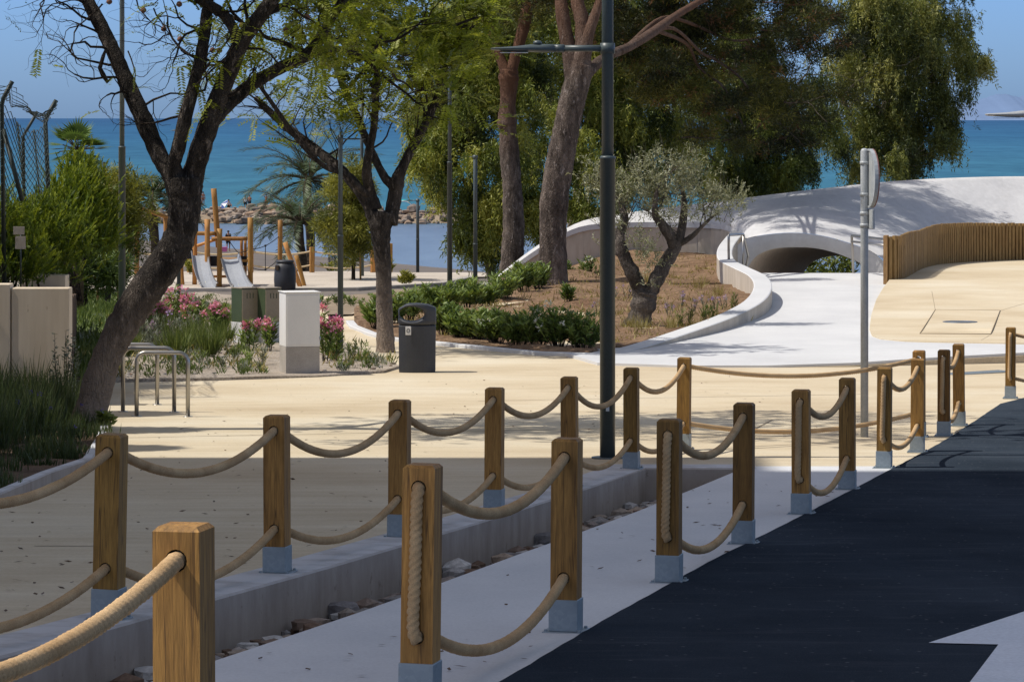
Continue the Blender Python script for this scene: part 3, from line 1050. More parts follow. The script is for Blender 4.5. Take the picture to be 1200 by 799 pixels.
# ---------------------------------------------------------------- street furniture
def lamp(name_label, x, D, base_z, joint, top, arms, rl=.068, ru=.052, group='street lamps', mat='lamp_paint', cat='street lamp'):
    """pole of two diameters; arms: list of (height, length, angle) with a flat tapering lantern at the end"""
    X = PX(x, D)
    t = thing('street_lamp', name_label, cat, (X, D, base_z), 0, group)
    mb = MB().lathe((0, 0, 0), [(rl, .012), (rl, joint - .02), (rl + .004, joint - .02), (rl + .004, joint), (ru + .003, joint + .012)], 20)
    mb.build('lower_pole', M[mat], t)
    MB().lathe((0, 0, 0), [(ru, joint + .012), (ru * .96, top - .01), (ru * .8, top)], 18).build('upper_pole', M[mat], t)
    bp = MB().lathe((0, 0, 0), [(rl * 2.1, 0), (rl * 2.1, .014), (rl * 1.1, .016)], 20)
    bp.build('base_plate', M[mat], t)
    for h, L, ang in arms:
        T = Matrix.Translation((0, 0, h)) @ Matrix.Rotation(ang, 4, 'Z')
        arm = MB()
        k = L / 1.05
        arm.tube([T @ Vector((0, 0, 0)), T @ Vector((L * .40, 0, 0))], .030 * k, 12)
        arm.tube([T @ Vector((L * .37, 0, 0)), T @ Vector((L * .46, 0, 0))], .037 * k, 12)
        arm.tube([T @ Vector((0, 0, -.05)), T @ Vector((0, 0, .05))], ru * 1.25, 16)
        arm.build('arm', M[mat], t)
        hd = MB()
        prof = [(L * .44, .036, .036, .036), (L * .56, .05, .040, .038), (L * .66, .085, .036, .034), (L * .8, .10, .018, .030), (L * .98, .085, .006, .018), (L, .06, .002, .012)]
        vs, n = [], 14
        for px_, wy, up, dn in prof:
            for q in range(n):
                a = 2 * math.pi * q / n
                zz = math.sin(a)
                vs.append(T @ Vector((px_, math.cos(a) * wy * k, zz * (up if zz > 0 else dn) * k)))
        fs = [(i * n + q, i * n + (q + 1) % n, (i + 1) * n + (q + 1) % n, (i + 1) * n + q) for i in range(len(prof) - 1) for q in range(n)]
        fs += [tuple(range(n))[::-1], tuple((len(prof) - 1) * n + q for q in range(n))]
        hd.add(vs, fs, True)
        c = T @ Vector((L * .60, 0, .038 * k))
        hd.lathe(c, [(.038 * k, 0), (.04 * k, .012 * k), (.03 * k, .03 * k), (.01 * k, .034 * k)], 12)
        h_ = hd.build('lantern', M[mat], t)
        ln = MB()
        v4 = [T @ Vector((L * a, b * k, -.036 * k)) for a, b in ((.68, -.07), (.92, -.06), (.92, .06), (.68, .07))]
        v5 = [p - Vector((0, 0, .006 * k)) for p in v4]
        ln.add(v4 + v5, [(0, 1, 2, 3), (7, 6, 5, 4), (0, 4, 5, 1), (1, 5, 6, 2), (2, 6, 7, 3), (3, 7, 4, 0)])
        ln.build('lens', M['lens'], h_)
    return t


def lamps():
    X, D = gp(712, 537)
    z = gz(X, D)
    zt = lambda y: EYE - (y - HY) * D / F - z
    t = lamp('tall dark grey lamp post with horizontal arm, standing in the centre on the plaza', 712, D, z, zt(184), 5.6,
             [(zt(57), 137 * D / F, math.pi), (5.2, 137 * D / F, .0)], 9.0 * D / F, 6.9 * D / F)
    mb = MB().box(-.002, -9.0 * D / F, zt(481), .032, .004, .052, bev=.001)
    mb.build('sticker', M['sticker'], t)
    D = 68; X = PX(143, D); z = gz(X, D)
    zt = lambda y: EYE - (y - HY) * D / F - z
    lamp('dark grey lamp post rising behind the leaning dark tree at left', 143, D, z, zt(172), 8.2, [(7.9, 1.0, math.pi * .75)], .07, .05)
    X, D = gp(399, 415); z = gz(X, D)
    zt = lambda y: EYE - (y - HY) * D / F - z
    lamp('slim dark lamp post beside the pink oleander, left of the middle tree', 399, D, z, 1.9, zt(158), [(zt(163), .40, .1)], 3.3 * D / F, 2.7 * D / F)
    # farther posts: base pixel, depth
    D = 97.0; X = PX(527, D); z = BED_Z(X, D)
    zt = lambda y: EYE - (y - HY) * D / F - z
    lamp('tallest distant lamp post, with two small pale lanterns near its top', 527, D, z, zt(190), zt(78), [(zt(81), .45, 2.6), (zt(99), .45, 2.4)], 3.0 * D / F, 2.2 * D / F)
    D = 99.0; X = PX(557, D); z = BED_Z(X, D) - .3
    zt = lambda y: EYE - (y - HY) * D / F - z
    lamp('distant lamp post with a flat arm to the left, before the gum foliage', 557, D, z, 1.6, zt(182), [(zt(184), 18 * D / F, math.pi)], 2.6 * D / F, 2.4 * D / F)
    X, D = PX(489.5, 133), 133; z = gz(X, D)
    zt = lambda y: EYE - (y - HY) * D / F - z
    lamp('short distant lamp post seen against the calm water', 489.5, D, z, 1.4, zt(233), [(zt(235), 17 * D / F, math.pi)], 1.9 * D / F, 1.8 * D / F)
    X, D = gp(424, 325); z = gz(X, D)
    zt = lambda y: EYE - (y - HY) * D / F - z
    lamp('distant lamp post partly covered by young pine foliage near the rope fence', 424, D, z, 1.6, zt(107), [(zt(110), .5, 3.0)], 2.6 * D / F, 2.0 * D / F)
    X, D = gp(209.5, 344); z = gz(X, D)
    zt = lambda y: EYE - (y - HY) * D / F - z
    lamp('lamp post just right of the leaning trunk, in front of the slides', 209.5, D, z, 1.6, zt(150), [(zt(153), .5, 2.2)], 2.3 * D / F, 1.8 * D / F)
    # lantern reaching in from the right, its pole out of frame
    D = 38; x = 1279; X = PX(x, D); z = gz(X, D)
    zt = lambda y: EYE - (y - HY) * D / F - z
    lamp('pale grey street lamp head reaching in from the right edge against the sea', x, D, z, zt(190), zt(90), [(zt(134), 124 * D / F, math.pi)], .068, .052, mat='lamp_light_paint')


def sign_pole():
    X, D = gp(1013, 512)
    s = D / F
    z = gz(X, D)
    t = thing('road_sign', 'galvanised road sign pole carrying a round sign seen almost edge on', 'road sign', (X, D, z), 0)
    H = (512 - 174) * s
    MB().lathe((0, 0, 0), [(4.6 * s, 0), (4.6 * s, H - .03), (3.6 * s, H - .008), (1.5 * s, H)], 18).build('pole', M['sign_metal'], t)
    zt = lambda y: (512 - y) * s
    cl = MB()
    for y in (191, 228, 250, 264):
        cl.tube([(0, 0, zt(y) - .018), (0, 0, zt(y) + .018)], 5.4 * s, 16)
    cl.build('clamp', M['sign_metal'], t)
    # disc facing right, turned slightly so that its grey back shows
    A = math.radians(-82)
    r = 34.5 * s
    T = Matrix.Translation((6.2 * s, -.045, zt(209))) @ Matrix.Rotation(A, 4, 'Z')
    n = 40
    mb = MB()
    prof = [(0, -.012), (r * .93, -.012), (r * .94, -.024), (r, -.024), (r, .022), (r * .985, .024), (0, .024)]
    vs = [T @ Vector((rr * math.cos(2 * math.pi * k / n), yy, rr * math.sin(2 * math.pi * k / n))) for rr, yy in prof for k in range(n)]
    fs = [(i * n + k, i * n + (k + 1) % n, (i + 1) * n + (k + 1) % n, (i + 1) * n + k) for i in range(len(prof) - 1) for k in range(n)]
    d = mb.add(vs, fs, False).build('sign_disc', M['sign_metal'], t)
    mb = MB()
    prof = [(r * .80, .0245), (r * .80, .0262), (r * 1.006, .0262), (r * 1.006, .014)]
    vs = [T @ Vector((rr * math.cos(2 * math.pi * k / n), yy, rr * math.sin(2 * math.pi * k / n))) for rr, yy in prof for k in range(n)]
    fs = [(i * n + k, i * n + (k + 1) % n, (i + 1) * n + (k + 1) % n, (i + 1) * n + k) for i in range(len(prof) - 1) for k in range(n)]
    mb.add(vs, fs).build('red_rim', M['sign_red'], d)
    T2 = Matrix.Translation((6.6 * s, -.04, zt(268))) @ Matrix.Rotation(A, 4, 'Z')
    MB().box(0, 0, 0, .27, .03, 23 * s, bev=.008, M=T2).build('small_plate', M['sign_metal'], t)


def litter_bin():
    X, D = gp(489, 436)
    s = D / F
    t = thing('litter_bin', 'charcoal plastic litter bin with an oval opening, on the plaza beside the middle tree', 'litter bin', (X, D, gz(X, D)), 0)
    hw = 22 * s
    H = 82 * s
    dp = .21
    # body: rounded plan, bowed front and back
    bow = lambda u: 1 - .52 * min(1, abs(u)) ** 2.3
    def plan(w, d, z, n=8):
        xs = [w * math.sin(math.pi / 2 * (2 * k / (2 * n) - 1)) for k in range(2 * n + 1)]
        fr = [(x, -d * bow(x / w), z) for x in xs]
        return fr + [(x, -y, z) for x, y, z in fr[::-1]]
    zb = (436 - 381) * s
    mb = MB()
    rings = [plan(hw * .95, dp * .95, 0), plan(hw * .965, dp * .96, .03), plan(hw * .985, dp * .985, zb - .01), plan(hw * .97, dp * .97, zb), plan(hw * .94, dp * .94, zb + .005)]
    n = len(rings[0])
    vs = [p for r in rings for p in r]
    fs = [(i * n + k, i * n + (k + 1) % n, (i + 1) * n + (k + 1) % n, (i + 1) * n + k) for i in range(len(rings) - 1) for k in range(n)]
    mb.add(vs, fs + [tuple(range(n))[::-1], tuple(range((len(rings) - 1) * n, len(rings) * n))])
    mb.build('body', M['bin'], t)
    # hood with a through opening: loops from the oval out to the outline, then over the rounded edge to the back
    m = 48
    cz, cx = (436 - 367.5) * s, -6.5 * s
    zt = lambda x: (H - .02) - .030 * ((x + .03) / hw) ** 2 - max(0, (-x - hw * .55)) * .42 - max(0, x - hw * .6) * .22
    out = []
    for k in range(m):
        a = 2 * math.pi * k / m
        dx, dz = math.cos(a), math.sin(a)
        # ray from the opening centre to the outline
        tt = 0
        while tt < 1:
            px_, pz_ = cx + dx * tt, cz + dz * tt
            if abs(px_) > hw or pz_ > zt(px_) or pz_ < zb + .012:
                break
            tt += .002
        out.append((cx + dx * tt, cz + dz * tt))
    ov = [(cx + 15 * s * math.cos(2 * math.pi * k / m), cz + 9 * s * math.sin(2 * math.pi * k / m)) for k in range(m)]
    lerp2 = lambda p, q, f: (p[0] + (q[0] - p[0]) * f, p[1] + (q[1] - p[1]) * f)
    cc = (0, (zb + H) / 2)
    shr = lambda p, f: (cc[0] + (p[0] - cc[0]) * f, cc[1] + (p[1] - cc[1]) * f)
    loops = [[(p[0], -dp + .035, p[1]) for p in ov], [(*lerp2(p, q, .08),) for p, q in zip(ov, out)]]
    loops[1] = [(p[0], -dp + .008, p[1]) for p in loops[1]]
    loops.append([(a_[0], -dp, a_[1]) for a_ in (lerp2(p, q, .3) for p, q in zip(ov, out))])
    loops.append([(a_[0], -dp, a_[1]) for a_ in (shr(q, .94) for q in out)])
    loops.append([(a_[0], -dp + .014, a_[1]) for a_ in (shr(q, .985) for q in out)])
    loops.append([(q[0], -dp + .045, q[1]) for q in out])
    back = [[(p[0], -p[1], p[2]) for p in l] for l in loops[::-1]]
    allr = loops + back
    vs = [(p[0], p[1] * bow(p[0] / hw), p[2]) for l in allr for p in l]
    nr = len(allr)
    fs = [(i * m + k, i * m + (k + 1) % m, ((i + 1) % nr) * m + (k + 1) % m, ((i + 1) % nr) * m + k) for i in range(nr) for k in range(m)]
    hd = MB().add(vs, fs, True).build('hood', M['bin'], t)
    b = MB().box(-10 * s, -dp * .985 - .004, (436 - 391.5) * s, 6.5 * s, .008, 10 * s, bev=.003).build('badge', M['cab_white'], t)
    MB().tube([(-10 * s + .022 * math.cos(a / 12 * 6.283), -dp * .985 - .0095, (436 - 386.5) * s + .026 * math.sin(a / 12 * 6.283)) for a in range(12)], .005, 6, closed=True).build('emblem', M['bin_dark'], b)


def cabinets():
    X, D = gp(352, 440)
    s = D / F
    t = thing('utility_cabinet', 'white utility cabinet on a grey concrete plinth in the gravel bed', 'cabinet', (X - 2 * s, D + .2, gz(X, D) + .02), .28)
    w, d = 41 * s, .44
    hb, ht = 32 * s, 95 * s
    MB().box(0, 0, -.05, w * .99, d * .98, hb + .05, bev=.004).build('plinth', M['cab_base'], t)
    b = MB().box(0, 0, hb + .003, w, d, ht - hb, bev=.006).build('housing', M['cab_white'], t)
    MB().box(0, -d / 2 - .003, hb + .03, w * .93, .012, ht - hb - .06, bev=.003).build('door', M['cab_white'], t)
    hg = MB()
    for z in (hb + .12, ht - .12):
        hg.tube([(w / 2 + .004, -d / 2, z - .025), (w / 2 + .004, -d / 2, z + .025)], .011, 8)
    hg.build('hinge', M['galv'], t)
    MB().box(0, 0, ht + .004, w + .03, d + .03, .012, bev=.004).build('roof', M['cab_white'], t)
    for i, (x, lab) in enumerate(((286.5, 'left of two small green and bronze cabinets behind the oleander blooms'), (314, 'small green and bronze cabinet half hidden behind the white utility cabinet'))):
        D2 = 57.5; s = D2 / F
        X = PX(x, D2)
        t = thing('service_cabinet', lab, 'cabinet', (X, D2, gz(X, D2) + .02), .66, 'green and bronze cabinets')
        w = d = .32
        h0 = .36
        MB().box(0, 0, -.05, w * 1.04, d * 1.04, h0 + .05, bev=.004).build('plinth', M['white_slab'], t)
        MB().box(0, 0, h0 + .002, w, d, .56, bev=.005).build('housing', M['cab_green'], t)
        MB().box(0, -d / 2 - .004, h0 + .01, w * .97, .012, .54, bev=.003).build('front_panel', M['cab_bronze'], t)
        mb = MB()
        for k in range(3):
            mb.box(-.06 + .06 * k, -d / 2 - .011, h0 + .40, .012, .006, .09)
        mb.build('vent_slot', M['cab_green'], t)
        MB().box(0, 0, h0 + .565, w * 1.03, d * 1.03, .015, bev=.004).build('lid', M['cab_bronze'], t)


def bike_racks():
    data = [((162, 487), (219, 489), 412, 'front bicycle rack of three bent steel hoops, at left on the plaza'),
            ((147, 481), (202, 484), 406, 'middle bicycle rack hoop of the three steel hoops'),
            ((127, 472), (181, 476), 401.5, 'rear bicycle rack hoop, mostly hidden behind the leaning trunk')]
    for a, b, yt, lab in data:
        (X0, D0), (X1, D1) = gp(*a), gp(*b)
        D = (D0 + D1) / 2
        H = (a[1] - yt) * D / F
        A, B = Vector((X0, D, gz(X0, D))), Vector((X1, D - .05, gz(X1, D)))
        t = thing('bicycle_rack', lab, 'bicycle rack', A, 0, 'bent steel bicycle racks')
        d = B - A
        r = .11
        e = d.normalized()
        up = Vector((0, 0, 1))
        pts = [Vector((0, 0, 0)), up * (H - r)]
        for k in range(1, 9):
            an = math.pi / 2 * k / 8
            pts.append(up * (H - r + r * math.sin(an)) + e * (r - r * math.cos(an)))
        L = d.length
        for k in range(0, 9):
            an = math.pi / 2 * (1 - k / 8)
            pts.append(up * (H - r + r * math.sin(an)) + e * (L - r + r * math.cos(an)))
        pts.append(e * L)
        MB().tube(pts, .025, 14).build('hoop', M['steel'], t)
        for p in (Vector((0, 0, 0)), e * L):
            MB().lathe(p, [(.06, .0), (.06, .008), (.03, .012)], 16).build('foot_flange', M['steel'], t)


def drain_things():
    # square cover with a round grating in the terrace
    zf = lambda x, d: EYE - beige_H(x, d)
    D0, D1 = 59.6, 66.5
    q = [(PX(1078, D0 + .2), D0 + .2), (PX(1161, D0), D0), (PX(1172, D1 - .2), D1 - .2), (PX(1096, D1), D1)]
    c = Vector((sum(p[0] for p in q) / 4, sum(p[1] for p in q) / 4))
    t = thing('manhole_cover', 'square beige manhole slab with an oval grating set in the beige terrace', 'manhole cover', (c.x, c.y, zf(*c)))
    region('slab', q, lambda x, d: zf(x, d) + .006, M['cab_bronze' if False else 'plate'], .8, parent=t)
    t.children[0].data.materials[0] = M['paving']
    mb = MB()
    for a, b in zip(q, q[1:] + q[:1]):
        mb.tube([Vector((*a, zf(*a) + .004)), Vector((*b, zf(*b) + .004))], .009, 6)
    q2 = [((PX(1161, D0), D0), (PX(1150, 57.2), 57.2)), ((PX(1172, D1 - .2), D1 - .2), (PX(1262, 74), 74)), ((PX(1096, D1), D1), (PX(1092, 73), 73))]
    for a, b in q2:
        P = [Vector((*Vector(a).lerp(Vector(b), k / 12), 0)) for k in range(13)]
        mb.tube([Vector((v.x, v.y, zf(v.x, v.y) - .001)) for v in P], .0045, 6)
    cx, cy = PX(1125, 63), 63
    mb.build('edge_joint', M['joint'], t, True)
    n = 28
    g = MB()
    ro = .30
    g.lathe((cx, cy, zf(cx, cy)), [(ro + .02, .004), (ro + .02, .014), (ro - .03, .014), (ro - .03, .002)], n, cap=False)
    for k in range(-6, 7):
        w = math.sqrt(max(0, (ro - .02) ** 2 - (k * .045) ** 2))
        g.box(cx + k * .045, cy, zf(cx, cy) + .006, .022, 2 * w, .007)
    g.lathe((cx, cy, zf(cx, cy)), [(ro - .02, .003), (ro - .02, .0075)], n)
    g.build('grating', M['grate'], t, True)
    # linear drain in front of the white platform
    a, b = Vector(gp(1112, 439)), Vector(gp(1178, 436))
    d = (b - a); L = d.length
    rz = math.atan2(d.y, d.x)
    m = (a + b) / 2
    t = thing('drain_grate', 'narrow grey drain grating in the paving before the white platform', 'drain', (m.x, m.y, gz(m.x, m.y) + .006), rz)
    fr = MB()
    for y in (-.14, .14): fr.box(0, y, 0, L, .02, .012)
    for x in (-L / 2, L / 2): fr.box(x, 0, 0, .02, .3, .012)
    fr.build('frame', M['galv'], t)
    br = MB()
    for k in range(int(L / .035)):
        br.box(-L / 2 + .02 + k * .035, 0, 0, .018, .26, .01)
    br.build('bars', M['galv'], t)


# ---------------------------------------------------------------- white pavilion
def pavilion():
    t = thing('concrete_pavilion', 'low white shell roofed concrete structure with an arched opening, under the trees', 'pavilion', (PX(950, 100), 100, gz(PX(950, 100), 100)))
    near = [(572, 333, 97.5), (585, 324, 97.5), (600, 313, 97.5), (630, 292, 97.5), (660, 274, 97.6), (690, 264, 97.7), (740, 261, 98), (800, 261, 98), (845, 263, 97.5),
            (862, 270, 95), (872, 279, 92.5), (884, 277, 91), (901, 274.5, 90.3), (918, 273, 90), (935, 272.8, 90), (950, 274, 90), (970, 277.5, 90), (990, 283, 90), (1008, 289, 90), (1020, 294, 90), (1035, 303, 89.6), (1050, 309, 90), (1075, 306, 92), (1100, 300, 95), (1150, 296, 97), (1200, 293, 98), (1300, 290, 99), (1420, 290, 100)]
    far = [(572, 331, 98), (580, 325.5, 98.5), (592, 316, 99.5), (622, 293, 101.5), (652, 274, 103.5), (684, 258.5, 106), (725, 251, 109), (775, 244, 112), (815, 239, 115), (835, 236.5, 117), (850, 235, 118), (868, 232.5, 119), (885, 230.5, 120), (905, 228, 121), (925, 225.5, 122), (945, 223, 123), (968, 220.5, 124), (990, 218, 125), (1008, 216, 126), (1022, 214.5, 126), (1040, 213, 126), (1056, 211.8, 126), (1080, 210.3, 127), (1105, 209, 127), (1152, 207.4, 128), (1200, 206.8, 128), (1300, 207, 128), (1420, 210, 128)]
    sub = 3
    N = catmull([tuple(pt(*p)) for p in near], sub)
    Fr = catmull([tuple(pt(a, c, 97.5 + (d - 97.5) * (.12 + .22 * ss(930, 1380, a)))) for a, c, d in far], sub)
    rows = 22
    n = len(N)
    vs = []
    for j in range(rows + 1):
        f = j / rows
        for k in range(n):
            p = N[k] * (1 - f) + Fr[k] * f
            wdt = np.linalg.norm(Fr[k] - N[k])
            p = p.copy()
            p[2] += .012 * min(wdt, 30) * f * (1 - f) * 4 * .55
            vs.append(tuple(p))
    fs = [(j * n + k, j * n + k + 1, (j + 1) * n + k + 1, (j + 1) * n + k) for j in range(rows) for k in range(n - 1)]
    # turned down rim at the far edge
    b = len(vs)
    for k in range(n):
        q = Fr[k]
        vs.append((q[0], q[1] + .35, q[2] - .5))
    fs += [(rows * n + k, rows * n + k + 1, b + k + 1, b + k) for k in range(n - 1)]
    MB().add(vs, fs, True).build('shell_roof', M['shell'], t, True)
    # the white rim on the wing wall and the wall itself: near points 0..9
    i1 = 9 * sub
    top = N[:i1 + 1]
    mb = MB()
    vs, fs = [], []
    for p in top:
        vs += [(p[0], p[1] - .07, p[2] + .012), (p[0], p[1] - .07, p[2] - .14), (p[0], p[1] - .002, p[2] - .14), (p[0], p[1] + .3, p[2] + .012)]
    for k in range(len(top) - 1):
        for a in range(3):
            fs.append((k * 4 + a, k * 4 + a + 1, k * 4 + 5 + a, k * 4 + 4 + a))
        fs.append((k * 4 + 3, k * 4, k * 4 + 4, k * 4 + 7))
    mb.add(vs, fs).build('wing_rim', M['white_slab'], t, True)
    vs, fs = [], []
    for p in top:
        lo = min(gz(p[0], p[1]) - .6, p[2] - .2)
        vs += [(p[0], p[1], p[2] - .06), (p[0], p[1], lo), (p[0], p[1] + .3, lo), (p[0], p[1] + .3, p[2] - .03)]
    for k in range(len(top) - 1):
        for a in range(4):
            fs.append((k * 4 + a, k * 4 + (a + 1) % 4, k * 4 + 4 + (a + 1) % 4, k * 4 + 4 + a))
    w = MB().add(vs, fs).build('wing_wall', M['beige_wall'], t, True)
    jt = MB()
    for k in range(12, i1, 5):
        p = top[k]
        jt.box(p[0], p[1] - .004, p[2] - 2.0, .012, .006, 1.82)
    jt.build('wall_joint', M['cab_base'], w, True)
    # lip of the arch
    oi = [(850, 318), (853, 305), (862, 290), (872, 281), (884, 277.4), (901, 275), (918, 273.5), (935, 273.2), (950, 274.5), (970, 278), (990, 283.5), (1008, 289.5), (1020, 294.5), (1030, 301), (1040, 312)]
    ii = [(868, 350), (875, 319), (880, 308), (886, 301), (894, 296), (906, 292), (920, 290.4), (935, 290), (950, 290.5), (966, 293), (982, 297.5), (997, 303.5), (1008, 308.5), (1016, 313), (1024, 345)]
    O = catmull([tuple(pt(a, c, 89.9)) for a, c in oi], 3)
    I = catmull([tuple(pt(a, c, 90.02)) for a, c in ii], 3)
    vs, fs = [], []
    for a, c in zip(O, I):
        e = (a - c) / max(.01, np.linalg.norm(a - c))
        vs += [tuple(a), tuple(c + e * .02 - np.array([0, .0, 0])), tuple(c + np.array([0, .05, 0]))]
    for k in range(len(O) - 1):
        fs += [(k * 3, k * 3 + 1, k * 3 + 4, k * 3 + 3), (k * 3 + 1, k * 3 + 2, k * 3 + 5, k * 3 + 4)]
    MB().add(vs, fs, True).build('arch_lip', M['shell'], t, True)
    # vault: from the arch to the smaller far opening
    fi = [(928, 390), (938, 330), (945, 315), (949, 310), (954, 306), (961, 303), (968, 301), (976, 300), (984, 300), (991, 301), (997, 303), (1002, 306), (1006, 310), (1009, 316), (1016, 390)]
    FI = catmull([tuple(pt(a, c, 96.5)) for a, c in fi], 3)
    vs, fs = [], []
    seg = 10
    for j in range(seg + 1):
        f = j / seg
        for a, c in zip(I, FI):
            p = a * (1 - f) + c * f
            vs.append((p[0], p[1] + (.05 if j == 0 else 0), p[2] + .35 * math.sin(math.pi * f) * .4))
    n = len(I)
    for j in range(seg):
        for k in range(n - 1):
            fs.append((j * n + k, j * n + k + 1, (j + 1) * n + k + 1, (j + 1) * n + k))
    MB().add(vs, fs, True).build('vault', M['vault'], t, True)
    # curved low wall between bed and path
    pth = [(690, 53.2, 3.73), (745, 55.6, 3.72), (800, 59, 3.69), (850, 62.4, 3.62), (883, 66, 3.54), (894, 70, 3.47), (888, 73.8, 3.42), (868, 77.2, 3.38), (853, 80, 3.35), (849, 83.2, 3.32), (851, 87, 3.27), (858, 91, 3.2), (866, 95, 3.12)]
    C = [np.array(p) for p in catmull([(PX(x, d), d, EYE - h) for x, d, h in pth], 6)]
    sec = []
    for k, p in enumerate(C):
        tg = C[min(k + 1, len(C) - 1)] - C[max(k - 1, 0)]
        nn = np.array([tg[1], -tg[0], 0]) / (np.hypot(tg[0], tg[1]) + 1e-9)      # to the path side
        hw = .17 + .02 * min(1, k / 20)
        lo = EYE - 4.6
        a = p + nn * hw; c = p - nn * hw
        sec.append([(c[0], c[1], lo), (c[0], c[1], p[2] - .012), (c[0] + nn[0] * .02, c[1] + nn[1] * .02, p[2]), (a[0] - nn[0] * .02, a[1] - nn[1] * .02, p[2]), (a[0], a[1], p[2] - .012), (a[0], a[1], lo)])
    topm, wl = MB(), MB()
    vt = [q for s in sec for q in s[1:5]]
    ft = [(k * 4 + a, k * 4 + a + 1, k * 4 + 5 + a, k * 4 + 4 + a) for k in range(len(sec) - 1) for a in range(3)]
    topm.add(vt, ft).build('wall_coping', M['white_slab'], t, True)
    vw = [q for s in sec for q in (s[0], s[1], s[4], s[5])]
    fw = []
    for k in range(len(sec) - 1):
        fw += [(k * 4, k * 4 + 1, k * 4 + 5, k * 4 + 4), (k * 4 + 2, k * 4 + 3, k * 4 + 7, k * 4 + 6)]
    e = (len(sec) - 1) * 4
    fw += [(0, 1, 2, 3), (e, e + 1, e + 2, e + 3)]
    wl.add(vw, fw).build('curved_wall', M['beige_wall'], t, True)


def handrails():
    for lab, pts, ex in (('left bent steel handrail at the top of the steps before the arch', [(854, 309, 80.6), (854, 275.5, 80.6), (871, 274.5, 83), (877, 300, 84.2), (873, 319, 84.2)], [(871, 275, 83), (871, 318, 83)]),
                         ('right steel handrail between the arch and the timber palisade', [(1000, 320, 83.6), (998, 276, 83.6), (1041, 281, 80), (1040, 324, 80)], [(998.5, 283, 83.6), (1040, 288, 80)])):
        P = [pt(*p) for p in pts]
        c = P[0]
        t = thing('handrail', lab, 'handrail', (c.x, c.y, c.z), 0, 'steel handrails at the steps')
        rp = []
        for k, p in enumerate(P):
            if 0 < k < len(P) - 1:
                a = (P[k - 1] - p).normalized() * .06; b = (P[k + 1] - p).normalized() * .06
                for f in (0, .25, .5, .75, 1):
                    rp.append(p + a * (1 - f) ** 2 + b * f ** 2)
            else:
                rp.append(p)
        MB().tube(rp, .032, 10).build('rail', M['steel'], t, True)
        MB().tube([pt(*p) for p in ex], .026, 10).build('upright' if lab[0] == 'l' else 'lower_rail', M['steel'], t, True)


def palisade():
    b = [(1043, 327), (1052, 326.6), (1060, 325), (1068, 320.5), (1077, 315.5), (1089, 311.6), (1104, 309), (1138, 306.4), (1170, 305), (1200, 304), (1260, 302.8), (1330, 302.5), (1400, 303)]
    P = []
    for x, y in b:
        D = 3.70 * F / (y - HY)
        P.append((PX(x, D), D, 0))
    C = resample([Vector(p) for p in catmull(P, 12)], .125)
    c0 = C[0]
    z0 = EYE - 3.72
    t = thing('timber_palisade', 'curved palisade of upright brown timbers around the beige terrace at right', 'fence', (c0.x, c0.y, z0))
    bd, bk = MB(), MB()
    for k in range(len(C) - 1):
        p, q = C[k], C[k + 1]
        d = (q - p)
        rz = math.atan2(d.y, d.x)
        zz = EYE - beige_H(p.x, p.y) - .05
        h = z0 + 1.0 + .03 * math.sin(k * .11) - zz + (R.uniform(-.012, .012))
        bd.box(p.x, p.y, zz, .085, .07, h, rz + R.uniform(-.05, .05), bev=.006)
    bd.build('palisade_boards', M['fence_wood'], t, True)
    vs, fs = [], []
    for k, p in enumerate(C):
        d = C[min(k + 1, len(C) - 1)] - C[max(0, k - 1)]
        nrm = Vector((-d.y, d.x, 0)).normalized() * .06
        vs += [(p.x + nrm.x, p.y + nrm.y, z0 - .2), (p.x + nrm.x, p.y + nrm.y, z0 + .93)]
    fs = [(2 * k, 2 * k + 2, 2 * k + 3, 2 * k + 1) for k in range(len(C) - 1)]
    bk.add(vs, fs).build('backing_board', M['fence_wood'], t, True)
    MB().box(c0.x - .08, c0.y + .1, z0 - .1, .10, .34, 1.12, -.2, bev=.01).build('end_post', M['fence_wood'], t, True)


